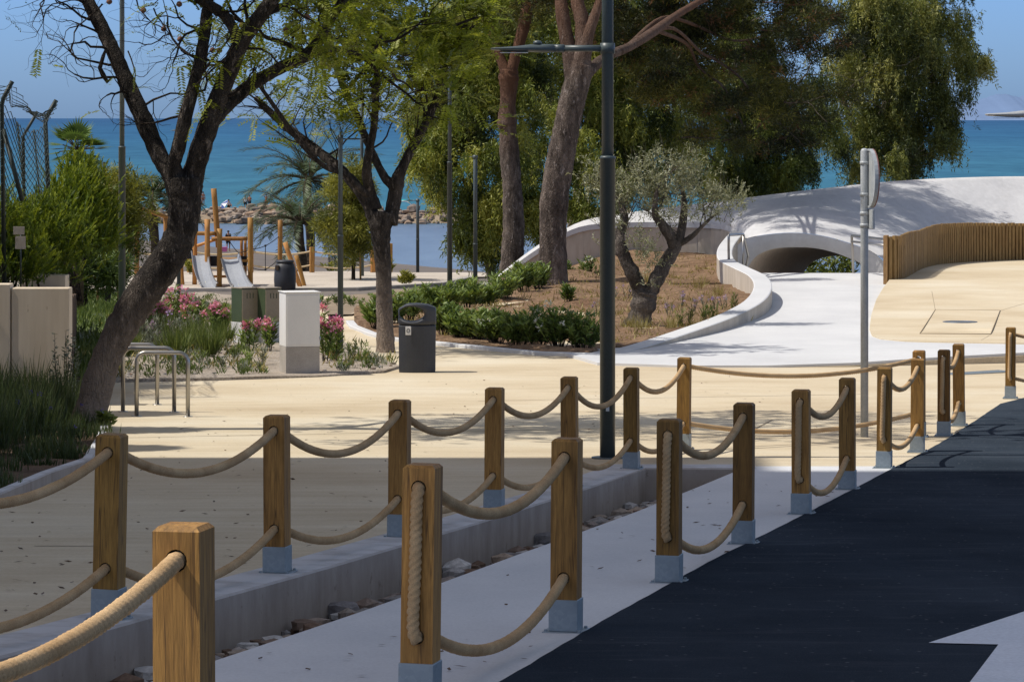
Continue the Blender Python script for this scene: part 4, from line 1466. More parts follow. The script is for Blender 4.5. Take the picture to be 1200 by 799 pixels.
# ---------------------------------------------------------------- left wall, chain link fence
def left_wall():
    D = 42.0
    xr = PX(83, D)
    zt = EYE - (337 - HY) * D / F
    zb = gz(xr, D) - .3
    t = thing('retaining_wall', 'stained beige concrete wall at the left edge in shade, below the bright green hedge', 'wall', (xr, D, zb))
    x1 = PX(14.5, D)
    a = MB().box((xr + x1) / 2 + .004, D, zb, xr - x1 - .008, .3, zt - zb, bev=.012)
    a.build('wall_panel', M['left_wall'], t, True)
    MB().box(x1 - 2.5, D - .012, zb, 4.99, .3, zt - zb + .05, bev=.012).build('wall_panel', M['left_wall'], t, True)
    mb = MB()
    y0 = EYE - (322 - HY) * 46 / F
    mb.box(PX(52, 46), 46, y0 - 1.6, .62, .4, 1.6, bev=.01)
    mb.build('rear_block', M['left_wall'], t, True)
    # soil retained behind the wall
    region('hedge_bed', [(xr - 6, D + .14), (xr - .02, D + .14), (PX(90, 60), 60), (PX(90, 60) - 8, 62)], lambda x, d: max(gz(x, d) + .05, zt - .12 - .05 * (d - D)), M['dark_soil'], .8, jit=.03, skirt=1.5)
    # chain link fence running back from the wall
    ps = [(3, 336, 119, 40.6, 15, 97), (60, 336, 140, 46.5, 67, 117), (33, 336, 133, 52, 45, 128)]
    seq = [ps[0], ps[2], ps[1]]
    p0 = pt(3, 336, 43)
    f = thing('chain_link_fence', 'green chain link fence with outward bent post tops above the left wall', 'fence', (p0.x, p0.y, p0.z))
    D1, D2 = 43.5, 50.5
    posts = []
    for (xb, yb, xk, yk, xt, yt, D) in ((5, 345, 2, 119, 14.5, 95.5, D1), (62, 345, 53, 140, 66, 117.5, D2)):
        B, K, T_ = pt(xb, yb, D), pt(xk, yk, D), pt(xt, yt, D)
        posts.append((B, K, T_))
        MB().tube([B, K - (K - B).normalized() * .05, K + (T_ - K) * .15, T_], 2.6 * D / F, 10).build('post', M['green_steel'], f, True)
    B, K, T_ = pt(30, 345, 56), pt(27, 160, 56), pt(44, 131, 56)
    MB().tube([B, K, T_], .028, 8).build('post', M['green_steel'], f, True)
    MB().tube([pt(4, 152, D1), pt(26, 235, D1 - .3)], .03, 8).build('brace', M['green_steel'], f, True)
    # woven wires: zigzags between neighbouring columns, sagging along the top
    def panel(p00, p10, p01, p11, nu, nv, bulge):
        mb = MB()
        def S(u, v):
            q = p00.lerp(p10, u).lerp(p01.lerp(p11, u), v)
            sgg = 4 * u * (1 - u)
            q = q + bulge * sgg * v - Vector((0, 0, .16 * sgg * v * v)) + Vector((.03 * math.sin(u * 17 + v * 5), 0, .02 * math.sin(u * 23)))
            return q
        for i in range(nu):
            path = []
            for j in range(nv + 1):
                o = i + ((i + j) % 2) * 1.02
                path.append(S(min(1, o / nu), j / nv))
            mb.tube(path, .0066, 3, cap=False, sm=False)
        return mb
    B0, K0_, T0 = posts[0]; B1, K1_, T1 = posts[1]
    m1 = panel(B0, B1, K0_, K1_, 34, 44, Vector((.05, 0, -.1)))
    m2 = panel(K0_, K1_, T0, T1, 34, 8, Vector((.1, 0, -.25)))
    m1.v, m1.f, m1.sm = m1.v, m1.f, m1.sm
    n = len(m1.v)
    m1.v += m2.v; m1.f += [tuple(i + n for i in q) for q in m2.f]; m1.sm += m2.sm
    # mesh going on to the left of the first post
    L0 = Vector((-2.4, -2.6, .05))
    m3 = panel(B0 + L0, B0, K0_ + L0, K0_, 30, 44, Vector((0, 0, -.1)))
    m4 = panel(K0_ + L0, K0_, T0 + L0, T0, 30, 8, Vector((0, 0, -.15)))
    for q_ in (m3, m4):
        n = len(m1.v)
        m1.v += q_.v; m1.f += [tuple(i + n for i in q) for q in q_.f]; m1.sm += q_.sm
    m1.build('wire_mesh', M['wire'], f, True)
    # small notice plates in the hedge
    c = pt(24, 275, 42.6)
    t = thing('notice_plate', 'two small weathered plates on a stake at the face of the hedge', 'sign', (c.x, c.y, c.z - .6))
    MB().tube([(0, .03, -.1), (0, .03, .68)], .010, 8).build('stake', M['green_steel'], t)
    MB().box(-.02, 0, .60, .14, .008, .10, .0, bev=.002).build('plate', M['plate'], t)
    MB().box(.0, 0, .42, .13, .008, .16, .0, bev=.002).build('plate', M['plate'], t)
    for z in (.47, .5, .53):
        pass


# ---------------------------------------------------------------- playground
def log(mb, a, b, r, n=10):
    k = 6
    P = [a.lerp(b, i / k) for i in range(k + 1)]
    mb.tube(P, [r * R.uniform(.95, 1.06) for _ in P], n)


def playground():
    D = 116.0
    s = D / F
    c = Vector((PX(262, D), D, gz(PX(262, D), D) + .05))
    t = thing('play_tower', 'climbing tower of orange brown logs with two steel slides', 'play tower', c)
    def L(name, x0, y0, x1, y1, w, d0=0, d1=None):
        mb = MB()
        log(mb, pt(x0, y0, D + d0), pt(x1, y1, D + (d0 if d1 is None else d1)), w * s / 2)
        return mb.build(name, M['log_wood'], t, True)
    L('pole', 243, 340, 243, 257, 6.4, -.3)
    L('pole', 257, 341, 257.5, 268, 6.0, -.2)
    L('pole', 256, 290, 250.5, 221, 6.6, .9)
    L('pole', 228, 334, 228.5, 258, 5.6, 1.6)
    L('pole', 225.5, 300, 226, 246, 5, 2.2)
    L('pole', 293.5, 338, 293.5, 255, 6.2, -.3)
    L('pole', 283, 318, 283, 281, 3.6, 1.5)
    L('pole', 287.5, 322, 287.5, 281, 3.4, 1.6)
    L('pole', 214, 335, 211, 296, 5, 1.5)
    L('pole', 328, 318, 328.5, 258, 5.6, 1.2)
    L('pole', 352, 337, 334, 284, 5.6, 0.0)
    L('pole', 358, 340, 347, 299, 5.2, .6)
    L('rail', 222, 273.5, 252, 273.8, 5, .8)
    L('rail', 248, 279.8, 290, 279.8, 4.6, .2)
    L('rail', 231, 288, 252, 281, 3.6, 1.2)
    L('rail', 226, 262, 230, 261, 4, 1.6)
    L('rail', 250, 324, 295, 324, 3.2, .9)
    def box_px(name, x0, y0, x1, y1, d0, thick, m):
        a, b = pt(x0, y1, D + d0), pt(x1, y0, D + d0)
        mb = MB().box((a.x + b.x) / 2, D + d0, a.z, b.x - a.x, thick, b.z - a.z, bev=.01)
        return mb.build(name, M[m], t, True)
    box_px('platform', 226, 303, 294, 306, 1.0, 1.6, 'log_wood')
    box_px('panel', 246, 300, 260.5, 312, -.05, .04, 'black_panel')
    box_px('panel', 278, 300, 289.5, 311.5, .3, .04, 'black_panel')
    box_px('panel', 213.5, 292, 226, 303.5, .5, .04, 'black_panel')
    # slides: troughs with raised sides
    for (x0, y0, x1, y1, w, dd) in ((268, 304, 284, 341, 21, -2.6), (233, 300, 244, 338, 17, -2.4)):
        A, B = pt(x0, y0, D + .2), pt(x1, y1, D + dd)
        ctr = [A, A.lerp(B, .12) + Vector((0, 0, .02)), A.lerp(B, .5) + Vector((-.05, 0, -.02)), A.lerp(B, .82) + Vector((-.03, 0, -.06)), B + Vector((.02, 0, .0)), B + Vector((.05, -.5, -.01))]
        C = [Vector(p) for p in catmull([tuple(p) for p in ctr], 5)]
        vs, fs, r1, r2 = [], [], [], []
        h = w * s / 2
        for p in C:
            q = [p + Vector((-h - .03, 0, .20)), p + Vector((-h, 0, .19)), p + Vector((-h + .02, 0, .03)), p + Vector((0, 0, 0)), p + Vector((h - .02, 0, .03)), p + Vector((h, 0, .19)), p + Vector((h + .03, 0, .20))]
            r1.append(q[0]); r2.append(q[-1])
            vs += q
        for k in range(len(C) - 1):
            for a in range(6):
                fs.append((k * 7 + a, k * 7 + a + 1, k * 7 + 8 + a, k * 7 + 7 + a))
        sl = MB().add(vs, fs, False).build('slide', M['slide_steel'], t, True)
        mb = MB(); mb.tube(r1, .022, 8); mb.tube(r2, .022, 8)
        mb.build('slide_edge', M['steel'], sl, True)
        mb = MB(); mb.tube([A.lerp(B, .75) + Vector((0, 0, -.05)), A.lerp(B, .75) + Vector((.0, 0, -.6))], .03, 8)
        mb.build('slide_leg', M['steel'], sl, True)
    # climbing net with rope knots
    net = MB()
    nodes = [pt(294, 292, D), pt(311, 288, D + .6), pt(328, 276, D + 1.2), pt(296, 314, D), pt(311, 316, D + .6), pt(327, 303, D + 1.2), pt(268, 281, D + .5), pt(279, 296, D + .5)]
    for a, b in ((0, 1), (1, 2), (1, 4), (3, 0), (4, 5), (3, 4), (2, 5), (6, 7), (7, 0)):
        net.tube(sag(nodes[a], nodes[b], .03, 6), .014, 6)
    for k in (1, 4):
        net.lathe(nodes[k] - Vector((0, 0, .04)), [(.02, 0), (.045, .04), (.02, .08)], 8)
    net.build('climbing_net', M['dark_rope'], t, True)
    # log frame farther left
    D2 = 119.0
    s2 = D2 / F
    c = Vector((PX(160, D2), D2, gz(PX(160, D2), D2) + .05))
    f = thing('log_frame', 'orange log bars with a slanting top beam, half hidden behind the leaning trunk', 'play frame', c)
    for nm, a, b, w in (('pole', (160, 334, D2), (161, 238, D2), 5.6), ('beam', (156, 242, D2 - .2), (196, 254.5, D2 + .6), 4.6), ('pole', (195, 332, D2 + .6), (194, 252, D2 + .6), 5.2)):
        mb = MB(); log(mb, pt(*a), pt(*b), w * s2 / 2); mb.build(nm, M['log_wood'], f, True)
    for x, yb, yt, w, lab in ((114, 335, 293, 6, 'short orange log post standing left under the young tree'), (135, 333, 278, 7.5, 'thick orange log post standing behind the slim tree stake'), (194, 320, 290, 6, 'orange log stump just right of the leaning trunk')):
        D3 = 117.0
        o = MB(); a = pt(x, yb, D3); a.z = gz(a.x, a.y)
        log(o, Vector((0, 0, 0)), pt(x + .6, yt, D3) - a, w * D3 / F / 2)
        ob = o.build('log_post', M['log_wood'])
        ob.location = a
        tag(ob, lab, 'post', 'log posts of the playground')
    # barrel shaped bin
    D4 = 112.5; s4 = D4 / F
    X = PX(334, D4)
    t = thing('barrel_bin', 'dark barrel shaped bin with a flat lid in front of the log tower', 'litter bin', (X, D4, gz(X, D4) + .06))
    h = 36 * s4
    MB().lathe((0, 0, 0), [(11.0 * s4, 0), (12.4 * s4, .06), (13.0 * s4, h * .35), (12.3 * s4, h * .7), (10.6 * s4, h * .86), (9.6 * s4, h * .88)], 24).build('body', M['bin_dark'], t)
    MB().lathe((0, 0, 0), [(9.5 * s4, h * .885), (10.4 * s4, h * .90), (10.4 * s4, h * .95), (9 * s4, h * .98)], 24).build('lid', M['bin_dark'], t)
    MB().box(-8.4 * s4, -9.3 * s4, h * .66, .16, .05, .16, -.7, bev=.01).build('opening', M['hole'], t)
    # rope fence behind the playground
    xs = [(-60, 'f'), (60, 'f'), (150, 'f'), (222, 'f'), (294, 'f'), (365.5, 'f'), (437, 'f')]
    pr = None
    rp = {0: [], 1: []}
    D5 = 128.5
    labs = {365.5: 'light timber rope fence post standing alone right of the barrel bin', 437: 'light timber fence post behind the young pine at the corner of the playground', 294: 'light timber rope fence post hidden behind the play tower',
            222: 'light timber fence post behind the left slide', 150: 'light timber fence post behind the log frame', 60: 'light timber fence post behind the left hedge', -60: 'light timber fence post beyond the left edge'}
    for x, _ in xs:
        X = PX(x, D5); z = gz(X, D5) + .05
        b = MB(); b.box(0, 0, 0, .17, .17, .95, .3, bev=.015)
        o = b.build('fence_post', M['log_wood']); o.location = (X, D5, z)
        tag(o, labs[x], 'post', 'light timber posts of the playground rope fence')
        for i, h in ((0, .80), (1, .28)):
            rp[i].append(Vector((X, D5 - .02, z + h)))
    e = [Vector((PX(451, 130.5), 130.5, gz(PX(451, 130), 130) + .05))]
    for x, D6, lab in ((449.5, 129, 'front one of the pair of timber posts right of the middle tree trunk'), (457, 130.5, 'rear one of the pair of timber posts right of the middle tree trunk')):
        X = PX(x, D6); z = gz(X, D6) + .05
        b = MB(); b.box(0, 0, 0, .17, .17, 1.12, .3, bev=.015)
        o = b.build('fence_post', M['log_wood']); o.location = (X, D6, z)
        tag(o, lab, 'post', 'light timber posts of the playground rope fence')
    for i, lab in ((0, 'pale upper rope of the playground fence'), (1, 'pale lower rope of the playground fence')):
        P = []
        for a, b in zip(rp[i], rp[i][1:]):
            P += sag(a, b, .13, 8)
        P += sag(rp[i][-1], Vector((PX(449.5, 129), 129, gz(PX(449, 129), 129) + (.8, .3)[i])), .08, 6)
        tag(MB().tube(P, .033, 8).build('fence_rope', M['pale_rope']), lab, 'rope', 'ropes of the playground fence')


# ---------------------------------------------------------------- people
def skin_mesh(name, pts, edges, rad, m, parent, root=0, sub=1):
    bm = bmesh.new()
    lay = bm.verts.layers.skin.verify()
    vs = [bm.verts.new(p) for p in pts]
    for a, b in edges:
        bm.edges.new((vs[a], vs[b]))
    for v, r in zip(vs, rad):
        v[lay].radius = (r, r) if not isinstance(r, tuple) else r
    vs[root][lay].use_root = True
    me = bpy.data.meshes.new(name)
    bm.to_mesh(me); bm.free()
    o = link(name, me, m, parent)
    sk = o.modifiers.new('Skin', 'SKIN'); sk.use_smooth_shade = True
    o.modifiers.new('Subdivision', 'SUBSURF').levels = sub
    o.modifiers[-1].render_levels = sub
    return o


def person(label, loc, h, rz, pose, top=None, bottom=None, skin='skin', group=None, hat=None):
    t = thing('person', label, 'person', loc, rz, group)
    k = h / 1.72
    V = lambda *p: Vector(p) * k
    P = dict(pel=V(0, 0, .93), wai=V(0, 0, 1.08), che=V(0, .0, 1.30), nec=V(0, .0, 1.47), hea=V(0, -.015, 1.58), crn=V(0, -.01, 1.69),
             shL=V(-.17, 0, 1.41), elL=V(-.24, .02, 1.14), wrL=V(-.25, -.06, .90), haL=V(-.25, -.09, .80), shR=V(.17, 0, 1.41), elR=V(.24, .02, 1.14), wrR=V(.25, -.06, .90), haR=V(.25, -.09, .80),
             hiL=V(-.10, 0, .90), knL=V(-.11, -.02, .50), anL=V(-.11, .02, .09), toL=V(-.12, -.14, .035), hiR=V(.10, 0, .90), knR=V(.11, -.02, .50), anR=V(.11, .02, .09), toR=V(.12, -.14, .035))
    P.update({a: V(*b) for a, b in pose.items()})
    rr = dict(pel=.125, wai=.115, che=.135, nec=.05, hea=.092, crn=.055, sh=.06, el=.042, wr=.03, ha=.036, hi=.088, kn=.058, an=.04, to=.036)
    names = list(P)
    E = [('pel', 'wai'), ('wai', 'che'), ('che', 'nec'), ('nec', 'hea'), ('hea', 'crn')]
    for s in 'LR':
        E += [('che', 'sh' + s), ('sh' + s, 'el' + s), ('el' + s, 'wr' + s), ('wr' + s, 'ha' + s), ('pel', 'hi' + s), ('hi' + s, 'kn' + s), ('kn' + s, 'an' + s), ('an' + s, 'to' + s)]
    rad = [rr.get(n, rr.get(n[:2])) * k for n in names]
    skin_mesh('body', [P[n] for n in names], [(names.index(a), names.index(b)) for a, b in E], rad, M[skin], t, names.index('pel'))
    if top:
        nm = ['wai', 'che', 'shL', 'elL', 'shR', 'elR', 'pel']
        q = {n: P[n].copy() for n in nm}
        for s in 'LR': q['el' + s] = P['sh' + s].lerp(P['el' + s], .7)
        r = [.135, .155, .078, .062, .078, .062, .14]
        skin_mesh('shirt', [q[n] for n in nm], [(6, 0), (0, 1), (1, 2), (2, 3), (1, 4), (4, 5)], [x * k for x in r], M[top], t, 0)
    if bottom:
        nm = ['pel', 'hiL', 'knL', 'hiR', 'knR']
        q = {n: P[n].copy() for n in nm}
        for s in 'LR': q['kn' + s] = P['hi' + s].lerp(P['kn' + s], .75)
        skin_mesh('shorts', [q[n] for n in nm], [(0, 1), (1, 2), (0, 3), (3, 4)], [x * k for x in (.142, .108, .092, .108, .092)], M[bottom], t, 0)
    hd = P['hea'].lerp(P['crn'], .55) + Vector((0, .012, .012)) * k
    vs = MB()
    vs.lathe(hd - Vector((0, 0, .03)) * k, [(.105 * k, -.01 * k), (.106 * k, .03 * k), (.085 * k, .075 * k), (.04 * k, .1 * k)], 14)
    vs.build('hat' if hat else 'hair', M[hat or 'hair'], t)
    return t


def people():
    sit = {}
    D = 402.0
    s = D / F
    def at(x, yhead, h=1.72, D=D):
        s = D / F
        p = pt(x, yhead, D)
        p.z -= h
        return p
    g = 'people standing at the breakwater'
    person('bather in a white shirt standing behind the breakwater rocks', at(287.5, 229.3), 1.72, .3, {}, 'white_cloth', 'dark_cloth', group=g)
    person('bare armed bather standing right beside the one in a white shirt', at(292.5, 228.2), 1.70, -.4, dict(wrR=(.14, -.2, 1.15), haR=(.08, -.24, 1.2)), 'brown_cloth', 'dark_cloth', group=g)
    person('bather in red swimwear with raised arms on the breakwater rocks', at(312, 228), 1.75, .1, dict(elL=(-.30, -.02, 1.52), wrL=(-.16, -.02, 1.68), haL=(-.08, -.03, 1.72), elR=(.30, -.02, 1.52), wrR=(.16, -.02, 1.68), haR=(.08, -.03, 1.72)), None, 'red_cloth', group=g)
    person('sun tanned bather at the left end of the breakwater near the tree trunk', at(238, 224.5), 1.7, .5, {}, None, 'brown_cloth', group=g)
    seated = dict(pel=(0, 0, .16), wai=(0, .02, .32), che=(0, .04, .56), nec=(0, .03, .74), hea=(0, .01, .85), crn=(0, 0, .96), shL=(-.17, .04, .68), shR=(.17, .04, .68), elL=(-.25, -.02, .42), elR=(.25, -.02, .42), wrL=(-.2, -.22, .38), wrR=(.2, -.22, .38), haL=(-.15, -.3, .38), haR=(.15, -.3, .38),
                  hiL=(-.1, -.02, .14), hiR=(.1, -.02, .14), knL=(-.13, -.38, .42), knR=(.13, -.38, .42), anL=(-.13, -.52, .08), anR=(.13, -.52, .08), toL=(-.13, -.66, .04), toR=(.13, -.66, .04))
    p = pt(268, 243.5, D); 
    person('bather sitting beside a blue and white parasol on the breakwater', (p.x, p.y, p.z), 1.72, .6, seated, 'white_cloth', 'dark_cloth')
    # low blue and white beach parasol lying on its side
    c = pt(262, 241, 401)
    t = thing('beach_parasol', 'blue and white beach parasol lying open on the breakwater', 'parasol', c)
    T = Matrix.Rotation(-.9, 4, 'Y') @ Matrix.Rotation(.3, 4, 'X')
    n = 8
    for par in (0, 1):
        mb = MB()
        for k in range(n):
            if k % 2 != par: continue
            a0, a1 = 2 * math.pi * k / n, 2 * math.pi * (k + 1) / n
            v = [T @ Vector((0, 0, .35))] + [T @ Vector((.85 * math.cos(a), .85 * math.sin(a), 0)) for a in (a0, a1)]
            mb.add(v, [(0, 1, 2)])
        mb.build('canopy_panel', M['blue_cloth' if par else 'white_cloth'], t)
    MB().tube([T @ Vector((0, 0, .4)), T @ Vector((0, 0, -1.0))], .02, 8).build('shaft', M['steel'], t)
    # turquoise beach tent farther right
    c = pt(473, 243, 400)
    t = thing('beach_tent', 'small turquoise beach tent with a pale end on the breakwater', 'tent', c)
    vs, fs = [], []
    n = 9
    for k in range(n + 1):
        a = math.pi * k / n
        for y in (-.9, 0, .9):
            r = 1.0 if y == 0 else .75
            vs.append((1.0 * math.cos(a) * (.9 + .1 * r), y, .95 * math.sin(a) * r))
    for k in range(n):
        for j in range(2):
            fs.append((k * 3 + j, k * 3 + j + 1, k * 3 + 4 + j, k * 3 + 3 + j))
    MB().add(vs, fs, True).build('canopy', M['teal_cloth'], t)
    MB().tube([(1.0 * math.cos(math.pi * k / 8), -.92, .75 * math.sin(math.pi * k / 8)) for k in range(9)], .05, 8).build('hoop', M['white_cloth'], t)
    # person in black on the beach
    D7 = 281.0
    X = PX(267.5, D7)
    z = EYE - (HY - HY) - 0
    p = Vector((X, D7, gz(X, D7)))
    h = 1.72
    person('person in black clothes standing at the water edge behind the play tower', (p.x, p.y, p.z), 1.75, .4, dict(wrR=(.2, -.2, 1.0), haR=(.18, -.28, .98)), 'dark_cloth', 'dark_cloth')
    c = Vector((PX(261.5, 277), 277, 0)); c.z = gz(c.x, c.y)
    t = thing('beach_bag', 'bright pink beach bag on the sand beside the person in black', 'bag', c)
    MB().add([(-.28, -.12, 0), (.28, -.12, 0), (.28, .12, 0), (-.28, .12, 0), (-.36, -.17, .4), (.36, -.17, .4), (.36, .17, .4), (-.36, .17, .4)], [(3, 2, 1, 0), (0, 1, 5, 4), (1, 2, 6, 5), (2, 3, 7, 6), (3, 0, 4, 7), (4, 5, 6, 7)]).build('bag_body', M['pink_cloth'], t)
    MB().tube([(-.2, 0, .38), (-.15, 0, .58), (0, 0, .64), (.15, 0, .58), (.2, 0, .38)], .02, 8).build('handle', M['white_cloth'], t)


def breakwater():
    zs = EYE - 12.0
    mb = MB()
    # core
    xs = [PX(x, 392) for x in range(60, 760, 20)]
    vs, fs = [], []
    for x in xs:
        hh = 1.35 + .2 * math.sin(x * .21) + R.uniform(-.1, .1)
        vs += [(x, 386, zs - 1), (x, 390, zs + hh * .7), (x, 395, zs + hh), (x, 404, zs + hh * .7), (x, 412, zs - 1)]
    for k in range(len(xs) - 1):
        for a in range(4):
            fs.append((k * 5 + a, k * 5 + 5 + a, k * 5 + 6 + a, k * 5 + 1 + a))
    o = MB().add(vs, fs, True).build('breakwater', M['earth'])
    tag(o, kind='structure')
    mb = MB()
    for _ in range(520):
        x = R.uniform(PX(120, 390), PX(720, 390))
        f = R.random()
        y = 384.5 + 9.5 * f
        s = R.choice([.4, .5, .6, .8, 1.0, 1.2]) * R.uniform(.8, 1.15)
        z = zs + .1 + 1.4 * f + R.uniform(-.2, .25)
        big = 1.25 if PX(290, 390) < x < PX(330, 390) else 1
        pebble(mb, (x, y, z + (.3 * f if big > 1 else 0)), s * .8 * big)
    tag(mb.build('breakwater_rocks', M['rock']), 'heaped brown boulders of the breakwater between the calm water and the sea', 'rocks', kind='stuff')


def apartment_building():
    """block left of the frame that shades the foreground"""
    def block(lab, x0, x1, d0, d1, h):
        zb = gz(-12, 20) - 1.5
        t = thing('apartment_building', lab, 'building', ((x0 + x1) / 2, (d0 + d1) / 2, zb))
        w, d = x1 - x0, d1 - d0
        MB().box(0, 0, 0, w, d, h, bev=.05).build('wall', M['facade'], t)
        MB().box(0, 0, h + .003, w + .3, d + .3, .3, bev=.05).build('roof', M['facade'], t)
        fr = MB().box(0, 0, 0, .12, 1.7, 1.4, bev=.02).mesh('window'); fr.materials.append(M['cab_white'])
        pn = MB().box(.04, 0, .1, .08, 1.5, 1.2).mesh('pane'); pn.materials.append(M['pane'])
        z = 2
        while z < h - 2:
            y = -d / 2 + 2
            while y < d / 2 - 1.5:
                o = bpy.data.objects.new('window', fr); COL.objects.link(o); o.parent = t; o.location = (w / 2 + .03, y, z)
                q = bpy.data.objects.new('pane', pn); COL.objects.link(q); q.parent = o
                y += 4
            z += 3.2
    return block
# ---------------------------------------------------------------- leaves
def leaf_object(name, m, parent, base, dirs, side, L, W, tint, world=True, curl=0.0):
    """one mesh of pointed four cornered leaves"""
    base = np.asarray(base, float); dirs = np.asarray(dirs, float); side = np.asarray(side, float)
    n = len(base)
    L = np.broadcast_to(np.asarray(L, float), (n,))[:, None]
    W = np.broadcast_to(np.asarray(W, float), (n,))[:, None]
    if parent is not None and world:
        base = base - np.array(top_loc(parent))
    mid = base + dirs * L * .45
    if curl:
        mid = mid + np.cross(dirs, side) * (L * curl)
    v = np.empty((n, 4, 3))
    v[:, 0] = base
    v[:, 1] = mid - side * W * .5
    v[:, 2] = base + dirs * L
    v[:, 3] = mid + side * W * .5
    me = bpy.data.meshes.new(name)
    me.vertices.add(4 * n)
    me.vertices.foreach_set('co', v.reshape(-1))
    me.loops.add(4 * n)
    me.loops.foreach_set('vertex_index', np.arange(4 * n, dtype=np.int32))
    me.polygons.add(n)
    me.polygons.foreach_set('loop_start', np.arange(n, dtype=np.int32) * 4)
    me.polygons.foreach_set('loop_total', np.full(n, 4, dtype=np.int32))
    me.update(calc_edges=True)
    at = me.attributes.new('tint', 'FLOAT', 'FACE')
    at.data.foreach_set('value', np.clip(np.broadcast_to(np.asarray(tint, float), (n,)), 0, 1).astype(np.float32))
    return link(name, me, M[m], parent)


def norm(a):
    return a / (np.linalg.norm(a, axis=-1, keepdims=True) + 1e-9)


def rand_dirs(n):
    return norm(NR.normal(size=(n, 3)))


def perp(d):
    r = rand_dirs(len(d))
    return norm(np.cross(d, r))


def sample_lobes(lobes, nsub):
    """lobes: (x, y, rx, ry, D, rd) in photograph pixels and metres of depth; returns sub lobe centres and radii"""
    w = np.array([l[2] * l[3] for l in lobes], float); w /= w.sum()
    out, rad = [], []
    for k in NR.choice(len(lobes), nsub, p=w):
        x, y, rx, ry, D, rd = lobes[k]
        d = rand_dirs(1)[0] * NR.random() ** (1 / 2.6)
        DD = D + d[1] * rd
        s = D / F
        p = pt(x, y, D)
        out.append((p.x + d[0] * rx * s, DD, p.z + d[2] * ry * s))
        rad.append(min(rx, ry) * s)
    return np.array(out), np.array(rad)


def crown_strands(name, m, parent, lobes, nsub, nstr, nleaf, slen=(.6, 1.7), L=.18, W=.034, spread=.24, seed_t=.5):
    c, r = sample_lobes(lobes, nsub)
    st = NR.normal(0, .27, nsub) + seed_t
    k = NR.integers(0, nsub, nstr)
    start = c[k] + NR.normal(size=(nstr, 3)) * (spread * np.clip(r[k], .8, 2.2))[:, None]
    ln = NR.uniform(slen[0], slen[1], nstr)
    out = norm(NR.normal(size=(nstr, 3)) * np.array([1, 1, .3]))
    f = np.tile((np.arange(nleaf) + .5) / nleaf, (nstr, 1)) + NR.normal(0, .02, (nstr, nleaf))
    pos = start[:, None, :] + out[:, None, :] * (ln[:, None] * .35 * np.sqrt(np.clip(f, 0, 1)))[:, :, None]
    pos[:, :, 2] -= ln[:, None] * (f ** 1.4) * .95
    pos = pos.reshape(-1, 3) + NR.normal(0, .035, (nstr * nleaf, 3))
    d = norm(NR.normal(size=(nstr * nleaf, 3)) * .8 + np.array([0, 0, -.9]))
    t = np.repeat(st[k] + NR.normal(0, .12, nstr), nleaf) + NR.normal(0, .1, nstr * nleaf)
    return leaf_object(name, m, parent, pos, d, perp(d), L * NR.uniform(.7, 1.25, len(d)), W, t)


def crown_tufts(name, m, parent, centres, nl, rad, L, W, tc=.5, up=.3, flat=1.0, ts=.16, world=True, jitter=.1):
    """round tufts of leaves growing outwards from each centre"""
    centres = np.asarray(centres, float)
    n = len(centres)
    c = np.repeat(centres, nl, 0)
    d = rand_dirs(n * nl) * np.array([1, 1, flat])
    d[:, 2] += up
    d = norm(d)
    rr = np.repeat(np.broadcast_to(np.asarray(rad, float), (n,)), nl)
    b = c + d * (rr * NR.uniform(.1, 1, n * nl))[:, None]
    d2 = norm(d + NR.normal(size=d.shape) * .35)
    t = np.repeat(tc + NR.normal(0, ts, n), nl) + NR.normal(0, .1, n * nl)
    return leaf_object(name, m, parent, b, d2, perp(d2), L * NR.uniform(.7, 1.3, n * nl), W, t, world)


def fronds(name, m, parent, pos, dirs, length, pairs, lL, lW, tc=.55, ts=.18, world=True):
    """feather leaves: a midrib with two rows of small leaflets"""
    pos = np.asarray(pos, float); dirs = norm(np.asarray(dirs, float))
    n = len(pos)
    s = norm(np.cross(dirs, rand_dirs(n) * .5 + np.array([0, 0, 1.0])))
    ln = length * NR.uniform(.65, 1.2, n)
    f = (np.arange(pairs) + .7) / pairs
    B, Dd, S, T = [], [], [], []
    drop_ = np.array([0, 0, -1.0])
    tt = tc + NR.normal(0, ts, n)
    for k in range(pairs):
        p = pos + dirs * (ln * f[k])[:, None] + drop_ * (ln * .25 * f[k] ** 2)[:, None]
        for sg in (-1, 1):
            d = norm(s * sg + dirs * .45 + drop_ * .15 + NR.normal(size=(n, 3)) * .12)
            B.append(p); Dd.append(d); S.append(norm(np.cross(d, np.cross(s, dirs)))); T.append(tt + NR.normal(0, .07, n))
    B, Dd, S, T = (np.concatenate(a) for a in (B, Dd, S, T))
    return leaf_object(name, m, parent, B, Dd, S, lL, lW, T, world)


# ---------------------------------------------------------------- wood of trees
def limb(mb, pts, D, n=12, jit=.05, sub=5, dd=0.0):
    """pts: (x, y, width px[, depth offset]) along the limb"""
    P = []
    for p in pts:
        off = p[3] if len(p) > 3 else 0
        q = pt(p[0], p[1], D + off)
        P.append((q.x, q.y, q.z, p[2] * (D + off) / F / 2))
    C = catmull(P, sub)
    path = [Vector(c[:3]) for c in C]
    mb.tube(path, [max(.003, c[3]) * R.uniform(1 - jit, 1 + jit) for c in C], n, jit=jit * .8)
    return path, [c[3] for c in C]


